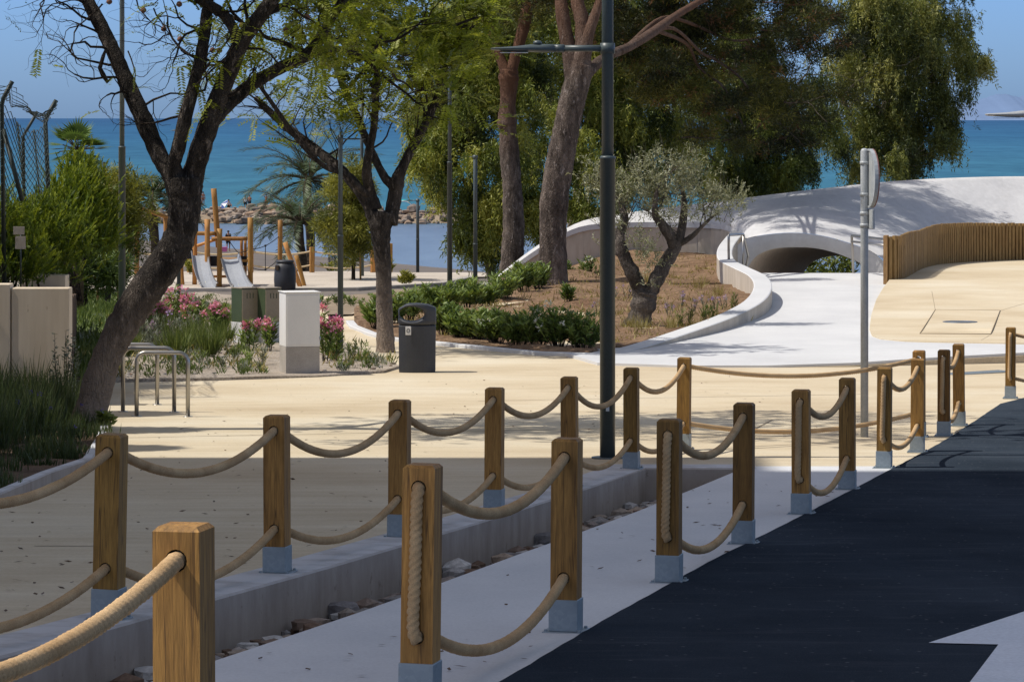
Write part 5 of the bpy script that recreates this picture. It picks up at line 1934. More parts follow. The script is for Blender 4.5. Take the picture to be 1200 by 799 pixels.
def grow(mb, p, d, L, r, depth, tips, up=.25, wig=.35, split=(2, 3), nseg=5, ratio=.68):
    path, rad = [p], [r]
    for k in range(nseg):
        d = (d + Vector((R.uniform(-wig, wig), R.uniform(-wig, wig), R.uniform(-wig, wig) + up * .3))).normalized()
        p = p + d * (L / nseg)
        path.append(p); rad.append(r * (1 - .45 * (k + 1) / nseg))
    mb.tube(path, rad, 5 if r > .012 else 4, cap=False)
    if depth <= 0:
        tips.append((p, d))
        return
    for _ in range(R.randint(*split)):
        k = R.randint(2, nseg)
        a = Vector((R.uniform(-1, 1), R.uniform(-1, 1), R.uniform(-.7, 1)))
        dd = (d * .75 + a * .75).normalized()
        grow(mb, path[k], dd, L * ratio * R.uniform(.75, 1.15), rad[k] * .62, depth - 1, tips, up, wig, split, nseg, ratio)
    grow(mb, path[-1], d, L * ratio, rad[-1] * .8, depth - 1, tips, up, wig, split, nseg, ratio)


def jacarandas():
    # leaning tree at left
    D = 35.8
    X, DD = gp(100, 503)
    b = Vector((X, DD, gz(X, DD)))
    D = DD
    t = thing('leaning_tree', 'dark leaning jacaranda with forked bare branches, growing at left beside the shaded bed', 'tree', b)
    mb = MB()
    limb(mb, [(97, 512, 52), (101, 500, 45), (110, 470, 38), (121, 430, 35), (138, 392, 37), (158, 358, 40), (178, 330, 41), (198, 302, 40), (211, 275, 37), (216, 250, 37), (217, 225, 40), (217, 208, 40)], D, 18, .045, 6)
    trunk = mb
    ends = []
    def br(pts, sub=6):
        p, r = limb(mb, pts, D, 12, .05, sub)
        ends.append((p, r))
        return p, r
    br([(214, 235, 30), (200, 205, 22, .05), (188, 185, 21, .1), (168, 140, 21, .2), (150, 100, 20, .3), (135, 65, 18, .35), (118, 30, 17, .4), (100, -5, 15, .5), (80, -60, 12, .8), (55, -130, 9, 1.1)])
    br([(212, 220, 24), (204, 195, 17, -.1), (210, 170, 17, -.2), (219, 130, 16, -.3), (231, 85, 14, -.3), (239, 45, 14, -.3), (243, 10, 13, -.2), (248, -40, 11, .0), (262, -110, 9, .3)])
    br([(219, 232, 34), (226, 205, 27, .0), (236, 172, 25, -.1), (252, 125, 23, -.2), (268, 85, 21, -.3), (284, 48, 20, -.4), (304, 20, 18, -.5), (322, -5, 17, -.6), (345, -50, 13, -.8), (380, -120, 10, -1.2)])
    br([(279, 60, 14, -.35), (274, 35, 13, -.5), (258, 14, 12, -.6), (238, 2, 12, -.7), (220, -14, 10, -.8), (190, -60, 8, -1)])
    br([(238, 165, 22, -.1), (250, 142, 18, .1), (272, 118, 17, .3), (300, 96, 16, .5), (332, 78, 15, .7), (362, 63, 15, .9), (378, 40, 12, 1.0), (392, 15, 11, 1.1), (412, -15, 9, 1.3), (450, -70, 8, 1.6)])
    br([(362, 63, 10, .9), (382, 60, 9, 1.0), (402, 58, 7, 1.2), (424, 66, 5, 1.3)])
    br([(300, 20, 10, -.5), (335, 5, 7, -.3), (352, -20, 6, 0)])
    br([(362, 63, 8, .9), (330, 50, 6, .7), (300, 40, 4, .6)])
    trunk.build('trunk', M['jacaranda bark'], t, True)
    # twigs
    tw = MB(); tips = []
    for p, r in ends:
        n = len(p)
        for k in range(int(n * .35), n, 3 if n > 20 else 4):
            d = (p[min(k + 1, n - 1)] - p[k - 1]).normalized()
            side = Vector((R.uniform(-1, 1), R.uniform(-.8, .8), R.uniform(-.5, .9)))
            grow(tw, p[k], (d * .3 + side).normalized(), R.uniform(.35, .75), min(.017, r[k] * .3), 2, tips, .1, .5, (1, 2))
        d = (p[-1] - p[-2]).normalized()
        if HY - (p[-1].z - EYE) * F / p[-1].y < -50:
            for _ in range(3):
                grow(tw, p[-1], (d + Vector((R.uniform(-.9, .6), R.uniform(-1, .7), R.uniform(-.1, .6)))).normalized(), R.uniform(1.3, 1.9), .035, 3, tips, .15, .35, (2, 3))
        for _ in range(3):
            grow(tw, p[-1], (d + Vector((R.uniform(-.6, .6), R.uniform(-.6, .6), R.uniform(-.3, .6)))).normalized(), .9, .022, 3, tips, .2, .45, (2, 2))
    # drooping twigs seen against the sky at top left
    for x, y, dx, dz in ((95, 0, -1, -.5), (70, -10, -1, -.3), (105, 15, -.9, .1), (92, 30, -.4, -1), (150, 60, .5, -1), (180, 10, .6, -.6), (60, -20, -.8, -.5), (120, 5, -.5, -.8), (215, 20, -.7, -.2), (200, 40, -.6, -.5), (160, 0, .3, -.9)):
        grow(tw, pt(x, y, D), Vector((dx, R.uniform(-.2, .2), dz)).normalized(), R.uniform(.4, .6), .011, 2, tips, -.05, .55, (1, 2))
    # broken dead branch hanging left of the limb
    tw.tube([pt(124, 58, D), pt(121, 66, D), pt(117, 80, D), pt(121, 88, D), pt(126, 96, D), pt(132, 91, D)], [.012, .022, .026, .03, .024, .008], 7, jit=.1)
    tw.build('twigs', M['twig bark'], t, True)
    P, Q = [], []
    for p, d in tips:
        x = CX + p.x * F / p.y; y = HY - (p.z - EYE) * F / p.y
        dens = 2.2 if y < -20 else (2.4 if x > 330 else (.6 if x > 210 else .10))
        for _ in range(int(dens) + (R.random() < dens % 1)):
            P.append(p); Q.append(d + Vector((R.uniform(-.8, .8), R.uniform(-.8, .8), R.uniform(-.6, .4))))
    P2, Q2 = [], []
    for x, y, n, rx, ry in ((235, 60, 10, 22, 40), (258, 30, 14, 30, 25), (228, 88, 12, 15, 20), (345, 40, 22, 30, 30), (395, 55, 40, 40, 35), (420, 20, 60, 40, 30), (178, 12, 5, 25, 14), (300, 60, 14, 25, 20)):
        for _ in range(n):
            P2.append(pt(x + R.gauss(0, rx * .5), y + R.gauss(0, ry * .5), D + R.uniform(-.8, .9)))
            Q2.append(Vector((R.uniform(-1, 1), R.uniform(-1, 1), R.uniform(-.7, .3))))
    # crown above the picture, which throws the dappled shade on the plaza
    fronds('crown', 'jacaranda leaves', t, [tuple(p) for p in P + P2], [tuple(q) for q in Q + Q2], .27, 11, .058, .022, .55)
    pods = MB()
    for x, y in ((211, 46), (192, 34), (249, 59), (257, 59), (210, 5), (168, 12), (128, 2), (335, 35), (283, 30), (360, 20), (378, 74)):
        q = pt(x, y, D + R.uniform(-.3, .3))
        pods.tube([q + Vector((0, 0, .16)), q + Vector((.01, 0, .03))], .003, 4)
        pods.lathe(q - Vector((0, 0, .03)), [(.005, -.005), (.03, .01), (.034, .03), (.02, .055), (.004, .06)], 9)
    pods.build('seed_pods', M['brown_cloth'], t, True)

    # middle tree
    X, D = gp(452, 413)
    b = Vector((X, D, gz(X, D)))
    t = thing('middle_tree', 'dark trunked jacaranda with feathery bright green leaves, behind the litter bin', 'tree', b)
    mb = MB(); ends = []
    limb(mb, [(452, 420, 28), (452, 410, 23), (451, 380, 20), (450, 340, 19), (449, 310, 19), (447, 285, 21), (446, 262, 27), (447, 248, 30)], D, 16, .04, 6)
    def br2(pts):
        p, r = limb(mb, pts, D, 10, .06, 6)
        ends.append((p, r))
    br2([(440, 262, 18), (432, 240, 15), (420, 222, 14), (405, 205, 13, .2), (385, 187, 12, .4), (360, 168, 11, .6), (335, 148, 10, .7), (315, 130, 8, .8), (300, 115, 6, 1)])
    br2([(440, 246, 16), (434, 225, 13), (430, 205, 12, -.2), (432, 180, 10, -.3), (438, 150, 9, -.3), (440, 120, 9, -.4), (441, 90, 8, -.4), (444, 55, 7, -.5), (448, 10, 6, -.6)])
    br2([(456, 262, 20), (462, 235, 17, .1), (465, 214, 18, .1), (470, 200, 13, .1), (482, 175, 11, .2), (495, 152, 10, .3), (508, 125, 9, .3), (517, 100, 8, .4), (525, 70, 7, .5), (545, 30, 5, .8)])
    br2([(462, 220, 12, .1), (449, 205, 10, .2), (432, 170, 9, .4), (420, 140, 9, .5), (405, 108, 8, .6), (393, 75, 7, .7), (385, 35, 6, .8), (380, -10, 5, .9)])
    br2([(432, 230, 9), (418, 218, 8, -.3), (402, 203, 7, -.4), (380, 195, 6, -.6), (350, 165, 6, -.8), (318, 120, 5, -1), (300, 95, 4, -1.1)])
    br2([(405, 108, 5, .6), (430, 80, 4, .5), (470, 55, 4, .2), (520, 35, 4, 0), (560, 20, 3, 0)])
    mb.build('trunk', M['jacaranda bark'], t, True)
    tw = MB(); tips = []
    for p, r in ends:
        n = len(p)
        for k in range(int(n * .4), n, 3):
            d = (p[min(k + 1, n - 1)] - p[k - 1]).normalized()
            side = Vector((R.uniform(-1, 1), R.uniform(-1, 1), R.uniform(-.2, .9)))
            grow(tw, p[k], (d * .5 + side).normalized(), R.uniform(.5, 1.0), min(.02, r[k] * .35), 2, tips, .2, .4, (1, 2))
    tw.build('twigs', M['twig bark'], t, True)
    P, Q = [], []
    for p, d in tips:
        x = CX + p.x * F / p.y; y = HY - (p.z - EYE) * F / p.y
        dens = 4.5 if (y < 110 and x > 375) else (1.6 if x > 400 else .8)
        for _ in range(int(dens) + (R.random() < dens % 1)):
            P.append(p); Q.append(d + Vector((R.uniform(-.9, .9), R.uniform(-.9, .9), R.uniform(-.6, .4))))
    lob = [(430, 45, 70, 45, D, 1.6), (490, 40, 70, 50, D, 1.6), (400, 20, 60, 40, D, 1.5), (545, 30, 60, 45, D, 1.5), (470, 100, 55, 40, D, 1.3), (395, 110, 40, 30, D, 1.3), (480, -40, 150, 60, D, 2.4), (350, -30, 90, 40, D, 2), (345, 110, 50, 30, D, 1.2)]
    c, r = sample_lobes(lob, 130)
    for q in c:
        for _ in range(9):
            v = q + NR.normal(0, .22, 3)
            P.append(Vector(v)); Q.append(Vector((R.uniform(-1, 1), R.uniform(-1, 1), R.uniform(-.6, .4))))
    fronds('crown', 'jacaranda leaves', t, [tuple(p) for p in P], [tuple(q) for q in Q], .40, 10, .09, .034, .5, .22)


def pines():
    D = 79.0
    b = pt(648, 345, D); b.z = BED_Z(b.x, b.y) - .05
    t = thing('pine_tree', 'big pine with a thick scaly grey trunk and a dark crown over the white roof', 'tree', b)
    mb = MB()
    limb(mb, [(647, 356, 54), (648, 345, 42), (648, 330, 37), (648, 300, 33), (648, 270, 32), (649, 240, 33), (653, 210, 33), (658, 180, 32), (664, 150, 31), (670, 120, 31), (677, 95, 30), (683, 75, 26)], D, 20, .035, 6)
    limb(mb, [(675, 105, 26), (670, 75, 20, .1), (664, 45, 17, .2), (659, 15, 16, .3), (655, -20, 12, .5), (652, -50, 7, .8)], D, 12, .04)
    limb(mb, [(680, 85, 26), (683, 55, 20, .1), (682, 25, 18, .2), (676, 0, 15, .3), (672, -40, 8, .6)], D, 12, .04)
    limb(mb, [(682, 80, 18), (690, 40, 14), (700, 10, 11, .2), (712, -30, 6, .4)], D, 12, .04)
    limb(mb, [(680, 98, 18), (692, 82, 14, .5), (712, 66, 11, 1.5), (738, 55, 11, 3), (768, 36, 11, 5), (790, 20, 9, 7), (815, 5, 8, 9), (850, -15, 7, 11)], D, 12, .04)
    limb(mb, [(760, 40, 5, 5), (790, 34, 4, 8), (822, 62, 3.6, 14), (838, 70, 3.4, 16), (868, 92, 3, 20), (885, 120, 2.4, 22)], D, 9, .04)
    limb(mb, [(735, 55, 6, 4), (775, 22, 5, 8), (810, 28, 4, 14), (860, 48, 3, 22), (905, 40, 2, 24)], D, 9, .04)
    limb(mb, [(770, 36, 5, 6), (805, 52, 4, 12), (820, 80, 3, 18), (850, 105, 2.6, 22), (872, 150, 2, 24)], D, 9, .04)
    mb.build('trunk', M['pine bark'], t, True)
    lob = [(770, 30, 70, 45, 97.5, 5), (850, 30, 80, 50, 97.5, 5), (930, 25, 80, 55, 97.5, 5), (960, 50, 55, 45, 97.5, 5), (860, 95, 80, 45, 97.5, 5), (920, 110, 70, 45, 97.5, 5), (800, 95, 60, 40, 97.5, 5), (830, 145, 55, 35, 97.5, 5), (890, 150, 60, 35, 97.5, 5),
           (940, 150, 40, 30, 97.5, 5), (770, 75, 50, 40, 97.5, 5), (740, 10, 60, 40, 97.5, 5), (860, -60, 140, 70, 97.5, 5), (740, -80, 120, 80, 97.5, 5), (640, -150, 120, 80, 97.5, 5), (760, -190, 120, 70, 97.5, 5), (660, -60, 90, 50, 97.5, 5), (620, -30, 60, 40, 97.5, 5), (800, 0, 60, 50, 95, 4), (755, -50, 70, 60, 94, 4), (655, -62, 26, 18, 80, .6), (690, -50, 28, 16, 80, .6)]
    c, r = sample_lobes(lob, 330)
    kk = NR.integers(0, len(c), 6200)
    cs = (c[kk] + NR.normal(0, 1, (6200, 3)) * np.array([.27, .27, .12]))
    tcl = .38 + NR.normal(0, .24, len(c))[kk]
    crown = crown_tufts('crown', 'pine needles', t, cs, 30, .2, .17, .027, tcl, .35, .8, .12)
    c2 = c[NR.integers(0, len(c), 520)] + NR.normal(0, 1, (520, 3)) * np.array([.3, .3, .2])
    crown_tufts('dead_needles', 'dead pine needles', t, c2, 26, .17, .15, .022, .5, -.2, .8, .2)
    tw = MB(); tips = []
    for q in c[::6]:
        a = Vector(q)
        d = Vector((R.uniform(.3, 1), R.uniform(-.5, .5), R.uniform(-.4, .4))).normalized()
        grow(tw, a - d * .7, d, 1.2, .02, 1, tips, 0, .3, (2, 3))
    tw.build('twigs', M['pine bark'], t, True)

    D = 102.0
    b = pt(600, 312, D); b.z = gz(b.x, b.y)
    t = thing('slim_pine', 'slimmer pine with a knotty brown trunk, left of the big pine', 'tree', b)
    mb = MB()
    limb(mb, [(596, 352, 34), (599, 318, 29), (601, 290, 27), (602, 265, 25), (601, 235, 24), (599, 205, 22), (597, 180, 23), (595, 150, 20), (594, 145, 24), (595, 125, 19), (596, 105, 20), (596, 92, 24), (597, 82, 20)], D, 16, .05, 5)
    limb(mb, [(596, 92, 16), (588, 72, 12, .1), (579, 52, 12, .2), (573, 30, 13, .4), (566, 5, 11, .5), (560, -40, 9, .8)], D, 12, .05)
    limb(mb, [(597, 90, 16), (604, 66, 13, .1), (611, 42, 14, .2), (615, 25, 15, .3), (619, 0, 12, .4), (625, -50, 10, .6)], D, 12, .05)
    mb.build('trunk', M['pine bark'], t, True)
    lob = [(600, 5, 60, 28, D, 3), (560, 10, 50, 25, D, 3), (650, 12, 45, 26, D + 3, 3), (600, -50, 120, 50, D, 4), (700, 15, 40, 30, D + 4, 3)]
    c, r = sample_lobes(lob, 130)
    cs = (c[NR.integers(0, len(c), 700)] + NR.normal(0, 1, (700, 3)) * np.array([.3, .3, .17]))
    crown_tufts('crown', 'pine needles', t, cs, 34, .17, .15, .024, .6, .35, .8, .2)


def gums():
    spec = [
        ('gum_tree', 'large gum tree at right with pale green drooping crown reaching out to the sky', 'gum leaves pale', 1060, 134,
         [(1040, 40, 80, 70, 134, 3.5), (1100, 40, 52, 62, 134, 3), (1000, 10, 80, 60, 133, 3), (1060, 100, 70, 60, 135, 3.5), (1120, 95, 36, 45, 134, 2.5), (1010, 110, 70, 60, 134, 3), (1000, 165, 60, 42, 133, 3), (1070, 155, 45, 50, 134, 3), (1100, 150, 26, 36, 134, 2), (1035, 175, 45, 35, 133, 3), (955, 185, 45, 28, 132, 2.5), (1060, -50, 90, 50, 134, 4), (1145, 78, 20, 26, 134, 1.5), (1085, 5, 40, 38, 134, 2.5)],
         180, 7000, [(1020, 240, 14), (1022, 200, 13), (1030, 150, 11, .5), (1045, 100, 9, .5), (1060, 50, 7), (1075, 0, 5)], [(1022, 200, 9), (1000, 150, 7), (985, 100, 6), (990, 40, 4)], .5),
        ('gum_tree', 'dark green gum tree behind the olive tree and the white roof', 'gum leaves', 860, 128,
         [(860, 130, 60, 70, 128, 3), (900, 180, 60, 50, 128, 3), (850, 195, 40, 40, 127, 2.5), (920, 120, 60, 60, 129, 3), (800, 120, 50, 60, 127, 3), (850, 60, 80, 60, 128, 3), (780, 60, 60, 60, 127, 3), (930, 195, 40, 28, 128, 2), (890, 215, 35, 22, 127, 2)],
         160, 5600, [(880, 260, 14), (880, 220, 12), (875, 160, 10), (865, 100, 8), (860, 40, 6)], [(880, 200, 8), (905, 150, 6), (920, 100, 4)], .28),
        ('gum_tree', 'yellow green gum tree filling the gap behind the two pine trunks', 'gum leaves', 740, 118,
         [(740, 120, 55, 75, 118, 3), (700, 170, 50, 60, 117, 3), (760, 180, 50, 55, 118, 3), (700, 90, 55, 65, 118, 3), (640, 130, 50, 70, 117, 3), (630, 210, 40, 50, 116, 2.5), (720, 225, 40, 40, 116, 2.5), (680, 240, 28, 36, 116, 2), (650, 50, 60, 50, 118, 3), (630, 15, 60, 40, 117, 3), (690, 10, 60, 45, 117, 3), (725, 40, 60, 50, 118, 3), (720, -60, 90, 70, 117, 4), (760, -160, 80, 70, 117, 4)],
         240, 7600, [(655, 320, 16), (668, 280, 14), (678, 230, 13), (676, 190, 12), (690, 140, 10), (710, 80, 8), (730, 20, 6)], [(676, 190, 9), (650, 140, 7), (640, 80, 5)], .52),
        ('gum_tree', 'pale trunked gum tree with curtains of hanging leaves left of the slim pine', 'gum leaves', 545, 108,
         [(520, 130, 45, 60, 108, 3), (560, 110, 45, 60, 108, 3), (545, 190, 50, 50, 107, 3), (505, 180, 24, 30, 107, 2.5), (600, 170, 40, 60, 108, 3), (575, 235, 34, 44, 107, 2.5), (545, 265, 26, 32, 107, 2), (625, 240, 26, 42, 107, 2), (540, 60, 60, 45, 108, 3), (560, 15, 60, 40, 108, 3), (600, 80, 45, 50, 108, 3), (605, 40, 45, 45, 109, 3), (548, 300, 12, 18, 107, 1), (585, 285, 18, 26, 107, 1.5)],
         190, 6000, [(580, 338, 12), (574, 315, 11), (567, 285, 9), (563, 255, 9), (560, 220, 8), (556, 170, 7), (550, 120, 6), (545, 70, 5)], [(563, 250, 7), (545, 215, 5), (525, 170, 4), (515, 130, 3)], .58),
    ]
    for nm, lab, m, x, D, lob, nsub, nstr, tr, br, tc in spec:
        b = pt(tr[0][0], 300, D); b.z = gz(b.x, b.y)
        t = thing(nm, lab, 'tree', b, 0, 'drooping gum trees behind the pavilion')
        mb = MB()
        base = (tr[0][0], HY + (EYE - gz(PX(tr[0][0], D), D) + .3) * F / D, tr[0][2] * 1.15)
        tr2 = ([base] if base[1] > tr[0][1] + 5 else []) + tr
        p, r = limb(mb, tr2, D, 12, .05)
        p2, r2 = limb(mb, br, D, 9, .05)
        mb.build('trunk', M['gum bark'], t, True)
        tw = MB(); tips = []
        for pa, ra in ((p, r), (p2, r2)):
            for k in range(int(len(pa) * .45), len(pa), 2):
                grow(tw, pa[k], Vector((R.uniform(-1, 1), R.uniform(-1, 1), R.uniform(-.1, .8))).normalized(), R.uniform(1.2, 2.2), min(.05, ra[k] * .5), 2, tips, .1, .3, (2, 2))
        tw.build('branches', M['gum bark'], t, True)
        crown_strands('crown', m, t, lob, nsub, nstr, 24, (.35, 1.05), .175, .040, .16, tc)


def olive():
    D = 63.0
    b = pt(745, 384, D); b.z = BED_Z(b.x, b.y)
    t = thing('olive_tree', 'gnarled old olive tree with two twisted limbs and silvery leaves in the planted bed', 'tree', b)
    mb = MB(); ends = []
    limb(mb, [(747, 392, 48), (748, 382, 34), (751, 368, 28), (755, 352, 28), (757, 342, 26)], D, 16, .08, 5)
    p = limb(mb, [(754, 358, 22), (748, 335, 18), (740, 318, 18, -.1), (731, 300, 15, -.1), (727, 290, 16, -.1), (726, 275, 12, 0), (732, 258, 10, .1), (728, 240, 8, .2), (720, 222, 5, .3)], D, 12, .1)
    ends.append(p)
    p = limb(mb, [(756, 356, 22), (766, 334, 18), (778, 312, 17, .1), (790, 292, 15, .2), (796, 278, 12, .2), (800, 262, 10, .3), (802, 240, 8, .3), (800, 222, 5, .4)], D, 12, .1)
    ends.append(p)
    p = limb(mb, [(790, 292, 13, .2), (784, 275, 12, .0), (775, 262, 11, -.1), (768, 252, 9, -.2), (768, 236, 6, -.2), (772, 215, 4, -.2)], D, 10, .1)
    ends.append(p)
    p = limb(mb, [(797, 286, 8, .2), (812, 276, 6, .1), (826, 262, 4, 0), (840, 250, 3, 0)], D, 8, .1)
    ends.append(p)
    mb.build('trunk', M['olive bark'], t, True)
    tw = MB(); tips = []
    for pa, ra in ends:
        for k in range(int(len(pa) * .55), len(pa), 2):
            grow(tw, pa[k], Vector((R.uniform(-1, 1), R.uniform(-.8, .8), R.uniform(0, 1))).normalized(), R.uniform(.35, .6), min(.014, ra[k] * .5), 2, tips, .25, .3, (2, 2))
    lob = [(725, 235, 38, 32, D, .6), (770, 215, 38, 35, D, .6), (810, 225, 38, 30, D, .6), (845, 243, 30, 18, D, .45), (868, 240, 18, 12, D, .4), (790, 250, 40, 20, D, .5), (720, 270, 22, 20, D, .4), (700, 220, 24, 25, D, .4), (770, 190, 16, 20, D, .4), (808, 200, 22, 16, D, .4), (750, 285, 14, 18, D - .3, .3), (760, 310, 10, 18, D - .3, .2)]
    c, r = sample_lobes(lob, 240)
    for q in c[::3]:
        grow(tw, Vector(q), Vector((R.uniform(-.6, .6), R.uniform(-.4, .4), R.uniform(.3, 1))).normalized(), .3, .006, 1, tips, .3, .3, (1, 2))
    tw.build('twigs', M['olive bark'], t, True)
    # short upright shoots carrying leaves
    n = 900
    st = c[NR.integers(0, len(c), n)] + NR.normal(0, .09, (n, 3))
    d = norm(NR.normal(size=(n, 3)) * .6 + np.array([0, 0, .8]))
    k = 13
    f = (np.arange(k) + .5) / k
    ln = NR.uniform(.14, .34, n)
    pos = (st[:, None, :] + d[:, None, :] * (ln[:, None] * f)[:, :, None]).reshape(-1, 3)
    dd = norm(np.repeat(d, k, 0) * .7 + rand_dirs(n * k) * .9)
    tt = np.repeat(.5 + NR.normal(0, .2, n), k) + NR.normal(0, .15, n * k)
    leaf_object('crown', 'olive leaves', t, pos, dd, perp(dd), .07 * NR.uniform(.7, 1.3, n * k), .018, tt)


# ---------------------------------------------------------------- palms
def palms():
    def phoenix(lab, x, y, D, fr, trunk_w, seed):
        s = D / F
        c = pt(x, y, D)
        b = Vector((c.x, c.y, gz(c.x, c.y)))
        t = thing('date_palm', lab, 'palm', b, 0, 'date palms by the beach')
        mb = MB()
        P = [b - Vector((0, 0, .3))] + [b.lerp(c, f) + Vector((.08 * math.sin(f * 5), 0, 0)) for f in (.15, .3, .45, .6, .75, .9, 1)]
        mb.tube(P, [trunk_w * s / 2 * (1.25 if i == 0 else 1) * R.uniform(.9, 1.1) for i in range(len(P))], 12, jit=.08)
        mb.build('trunk', M['palm bark'], t, True)
        ribs = MB()
        B, Dd, S, T = [], [], [], []
        for ang, el, ln, side in fr:
            d0 = Vector((math.cos(ang) * math.cos(el), math.sin(ang) * math.cos(el), math.sin(el)))
            path = [c.copy()]
            d = d0.copy()
            n = 16
            for k in range(n):
                d = (d + Vector((0, 0, -.085 - .03 * k / n))).normalized()
                path.append(path[-1] + d * (ln / n))
            ribs.tube(path, [.035 * (1 - .85 * k / n) for k in range(n + 1)], 5, cap=False)
            tt = R.gauss(.5, .15)
            for k in range(2, n):
                tg = (path[k + 1] - path[k]).normalized()
                sd = tg.cross(Vector((0, 0, 1)))
                sd = sd.normalized() if sd.length > .05 else Vector((1, 0, 0))
                upv = sd.cross(tg)
                for q in range(4):
                    p = path[k].lerp(path[k + 1], q / 4)
                    for sg in (-1, 1):
                        v = (sd * sg * .75 + tg * .75 + upv * R.uniform(-.1, .5) + Vector((0, 0, -.15))).normalized()
                        B.append(p); Dd.append(v); S.append(v.cross(tg).cross(v).normalized()); T.append(tt + R.gauss(0, .08))
        ribs.build('frond_ribs', M['palm bark'], t, True)
        L = NR.uniform(.35, .6, len(B))
        leaf_object('fronds', 'palm leaves', t, B, Dd, S, L, .035, T)
    rr = random.Random(5)
    fr = [(a + rr.uniform(-.15, .15), e + rr.uniform(-.1, .1), rr.uniform(2.6, 3.7), 0) for a, e in [(k * .52, .95) for k in range(12)] + [(k * .55 + .2, .45) for k in range(11)] + [(k * .7, .05) for k in range(9)] + [(k * 1.3, 1.25) for k in range(4)]]
    phoenix('large grey green date palm drooping over the water left of the middle tree', 362, 212, 146, fr, 11, 1)
    fr = [(a + rr.uniform(-.2, .2), e + rr.uniform(-.1, .1), rr.uniform(2.3, 3.3), 0) for a, e in [(k * .6, .95) for k in range(10)] + [(k * .63 + .2, .5) for k in range(10)] + [(k * .9, .1) for k in range(7)]]
    phoenix('lower date palm with long fronds behind the rope fence post', 352, 262, 140, fr, 11, 2)
    fr = [(a + rr.uniform(-.2, .2), e + rr.uniform(-.1, .1), rr.uniform(2.0, 2.9), 0) for a, e in [(k * .6, 1.0) for k in range(10)] + [(k * .63 + .2, .6) for k in range(10)] + [(k * .9, .15) for k in range(7)]]
    phoenix('grey green date palm behind the leaning dark trunk', 180, 235, 138, fr, 11, 3)
    # fan palm
    D = 78.0
    c = pt(92, 176, D)
    b = Vector((c.x, c.y, gz(c.x, c.y)))
    t = thing('fan_palm', 'small fan palm crown rising above the bright green hedge against the sea', 'palm', b)
    MB().tube([b, b.lerp(c, .5), c], .12, 10, jit=.1).build('trunk', M['palm bark'], t, True)
    st = MB(); B, Dd, S, T = [], [], [], []
    for k in range(26):
        a = R.uniform(0, 6.283); e = R.uniform(-.5, 1.35)
        d = Vector((math.cos(a) * math.cos(e), math.sin(a) * math.cos(e), math.sin(e)))
        h = c + d * R.uniform(.3, .45)
        st.tube([c, h], .014, 5)
        u = d.cross(Vector((0, 0, 1)))
        u = u.normalized() if u.length > .05 else Vector((1, 0, 0))
        tt = R.gauss(.5, .2)
        for q in range(17):
            g = (q - 8) / 8 * 1.25
            v = (d * math.cos(g) + u * math.sin(g) + Vector((0, 0, -.12))).normalized()
            B.append(h); Dd.append(v); S.append(v.cross(d.cross(u)).normalized()); T.append(tt + R.gauss(0, .06))
    st.build('leaf_stalks', M['palm bark'], t, True)
    leaf_object('fans', 'fan palm leaves', t, B, Dd, S, NR.uniform(.36, .50, len(B)), .062, T)


# ---------------------------------------------------------------- hedges and shrubs
def thuja():
    spec = [('bright green cypress bush at the far left above the concrete wall', 44.0, [(0, 300, 40, 40, 44, .6), (-20, 262, 30, 40, 45, .7), (12, 282, 24, 30, 44, .5)], 30, 1500),
            ('bright green feathery cypress bush leaning over the right end of the concrete wall', 46.0, [(45, 285, 34, 38, 46, .6), (70, 300, 30, 30, 46.5, .6), (42, 268, 26, 22, 47, .6), (25, 320, 26, 16, 45, .4)], 34, 1700),
            ('tall yellow green cypress bush behind the chain link fence', 58.0, [(84, 262, 26, 36, 58, .9), (98, 238, 24, 32, 59, .9), (76, 238, 16, 26, 59, .9), (112, 274, 22, 30, 59, .8), (90, 208, 15, 18, 59, .7), (118, 246, 14, 22, 59, .6)], 34, 1900)]
    for lab, D, lob, nsub, n in spec:
        b = pt(lob[0][0], 338, D)
        t = thing('cypress_bush', lab, 'bush', b, 0, 'bright green bushes of the left hedge')
        c, r = sample_lobes(lob, int(nsub * 1.6))
        st = MB(); tips = []
        for q in c[::4]:
            st.tube([b + Vector((R.uniform(-.2, .2), R.uniform(-.2, .2), -.2)), b.lerp(Vector(q), .5) + Vector((R.uniform(-.1, .1), 0, 0)), Vector(q)], [.022, .015, .006], 5)
        st.build('stems', M['twig bark'], t, True)
        k = NR.integers(0, len(c), n)
        p0 = c[k] + NR.normal(0, .10, (n, 3)) * (D / 44)
        d = norm(NR.normal(size=(n, 3)) * .45 + np.array([.15, -.1, .9]))
        nl = 36
        f = np.linspace(0, 1, nl)
        ln = NR.uniform(.14, .30, n) * (D / 44)
        u = perp(d)
        sg = np.where(np.arange(nl) % 2 == 0, 1.0, -1.0)
        pos = (p0[:, None, :] + d[:, None, :] * (ln[:, None] * f)[:, :, None]).reshape(-1, 3)
        dd = norm((d[:, None, :] * .9 + u[:, None, :] * (sg * .55 * (1.05 - f))[None, :, None]).reshape(-1, 3) + NR.normal(0, .12, (n * nl, 3)))
        tt = (np.repeat(.30 + NR.normal(0, .18, n), nl).reshape(n, nl) + f * .4).reshape(-1)
        leaf_object('foliage', 'thuja sprays', t, pos, dd, perp(dd), np.repeat(ln * .24, nl), .011 * D / 44, tt)


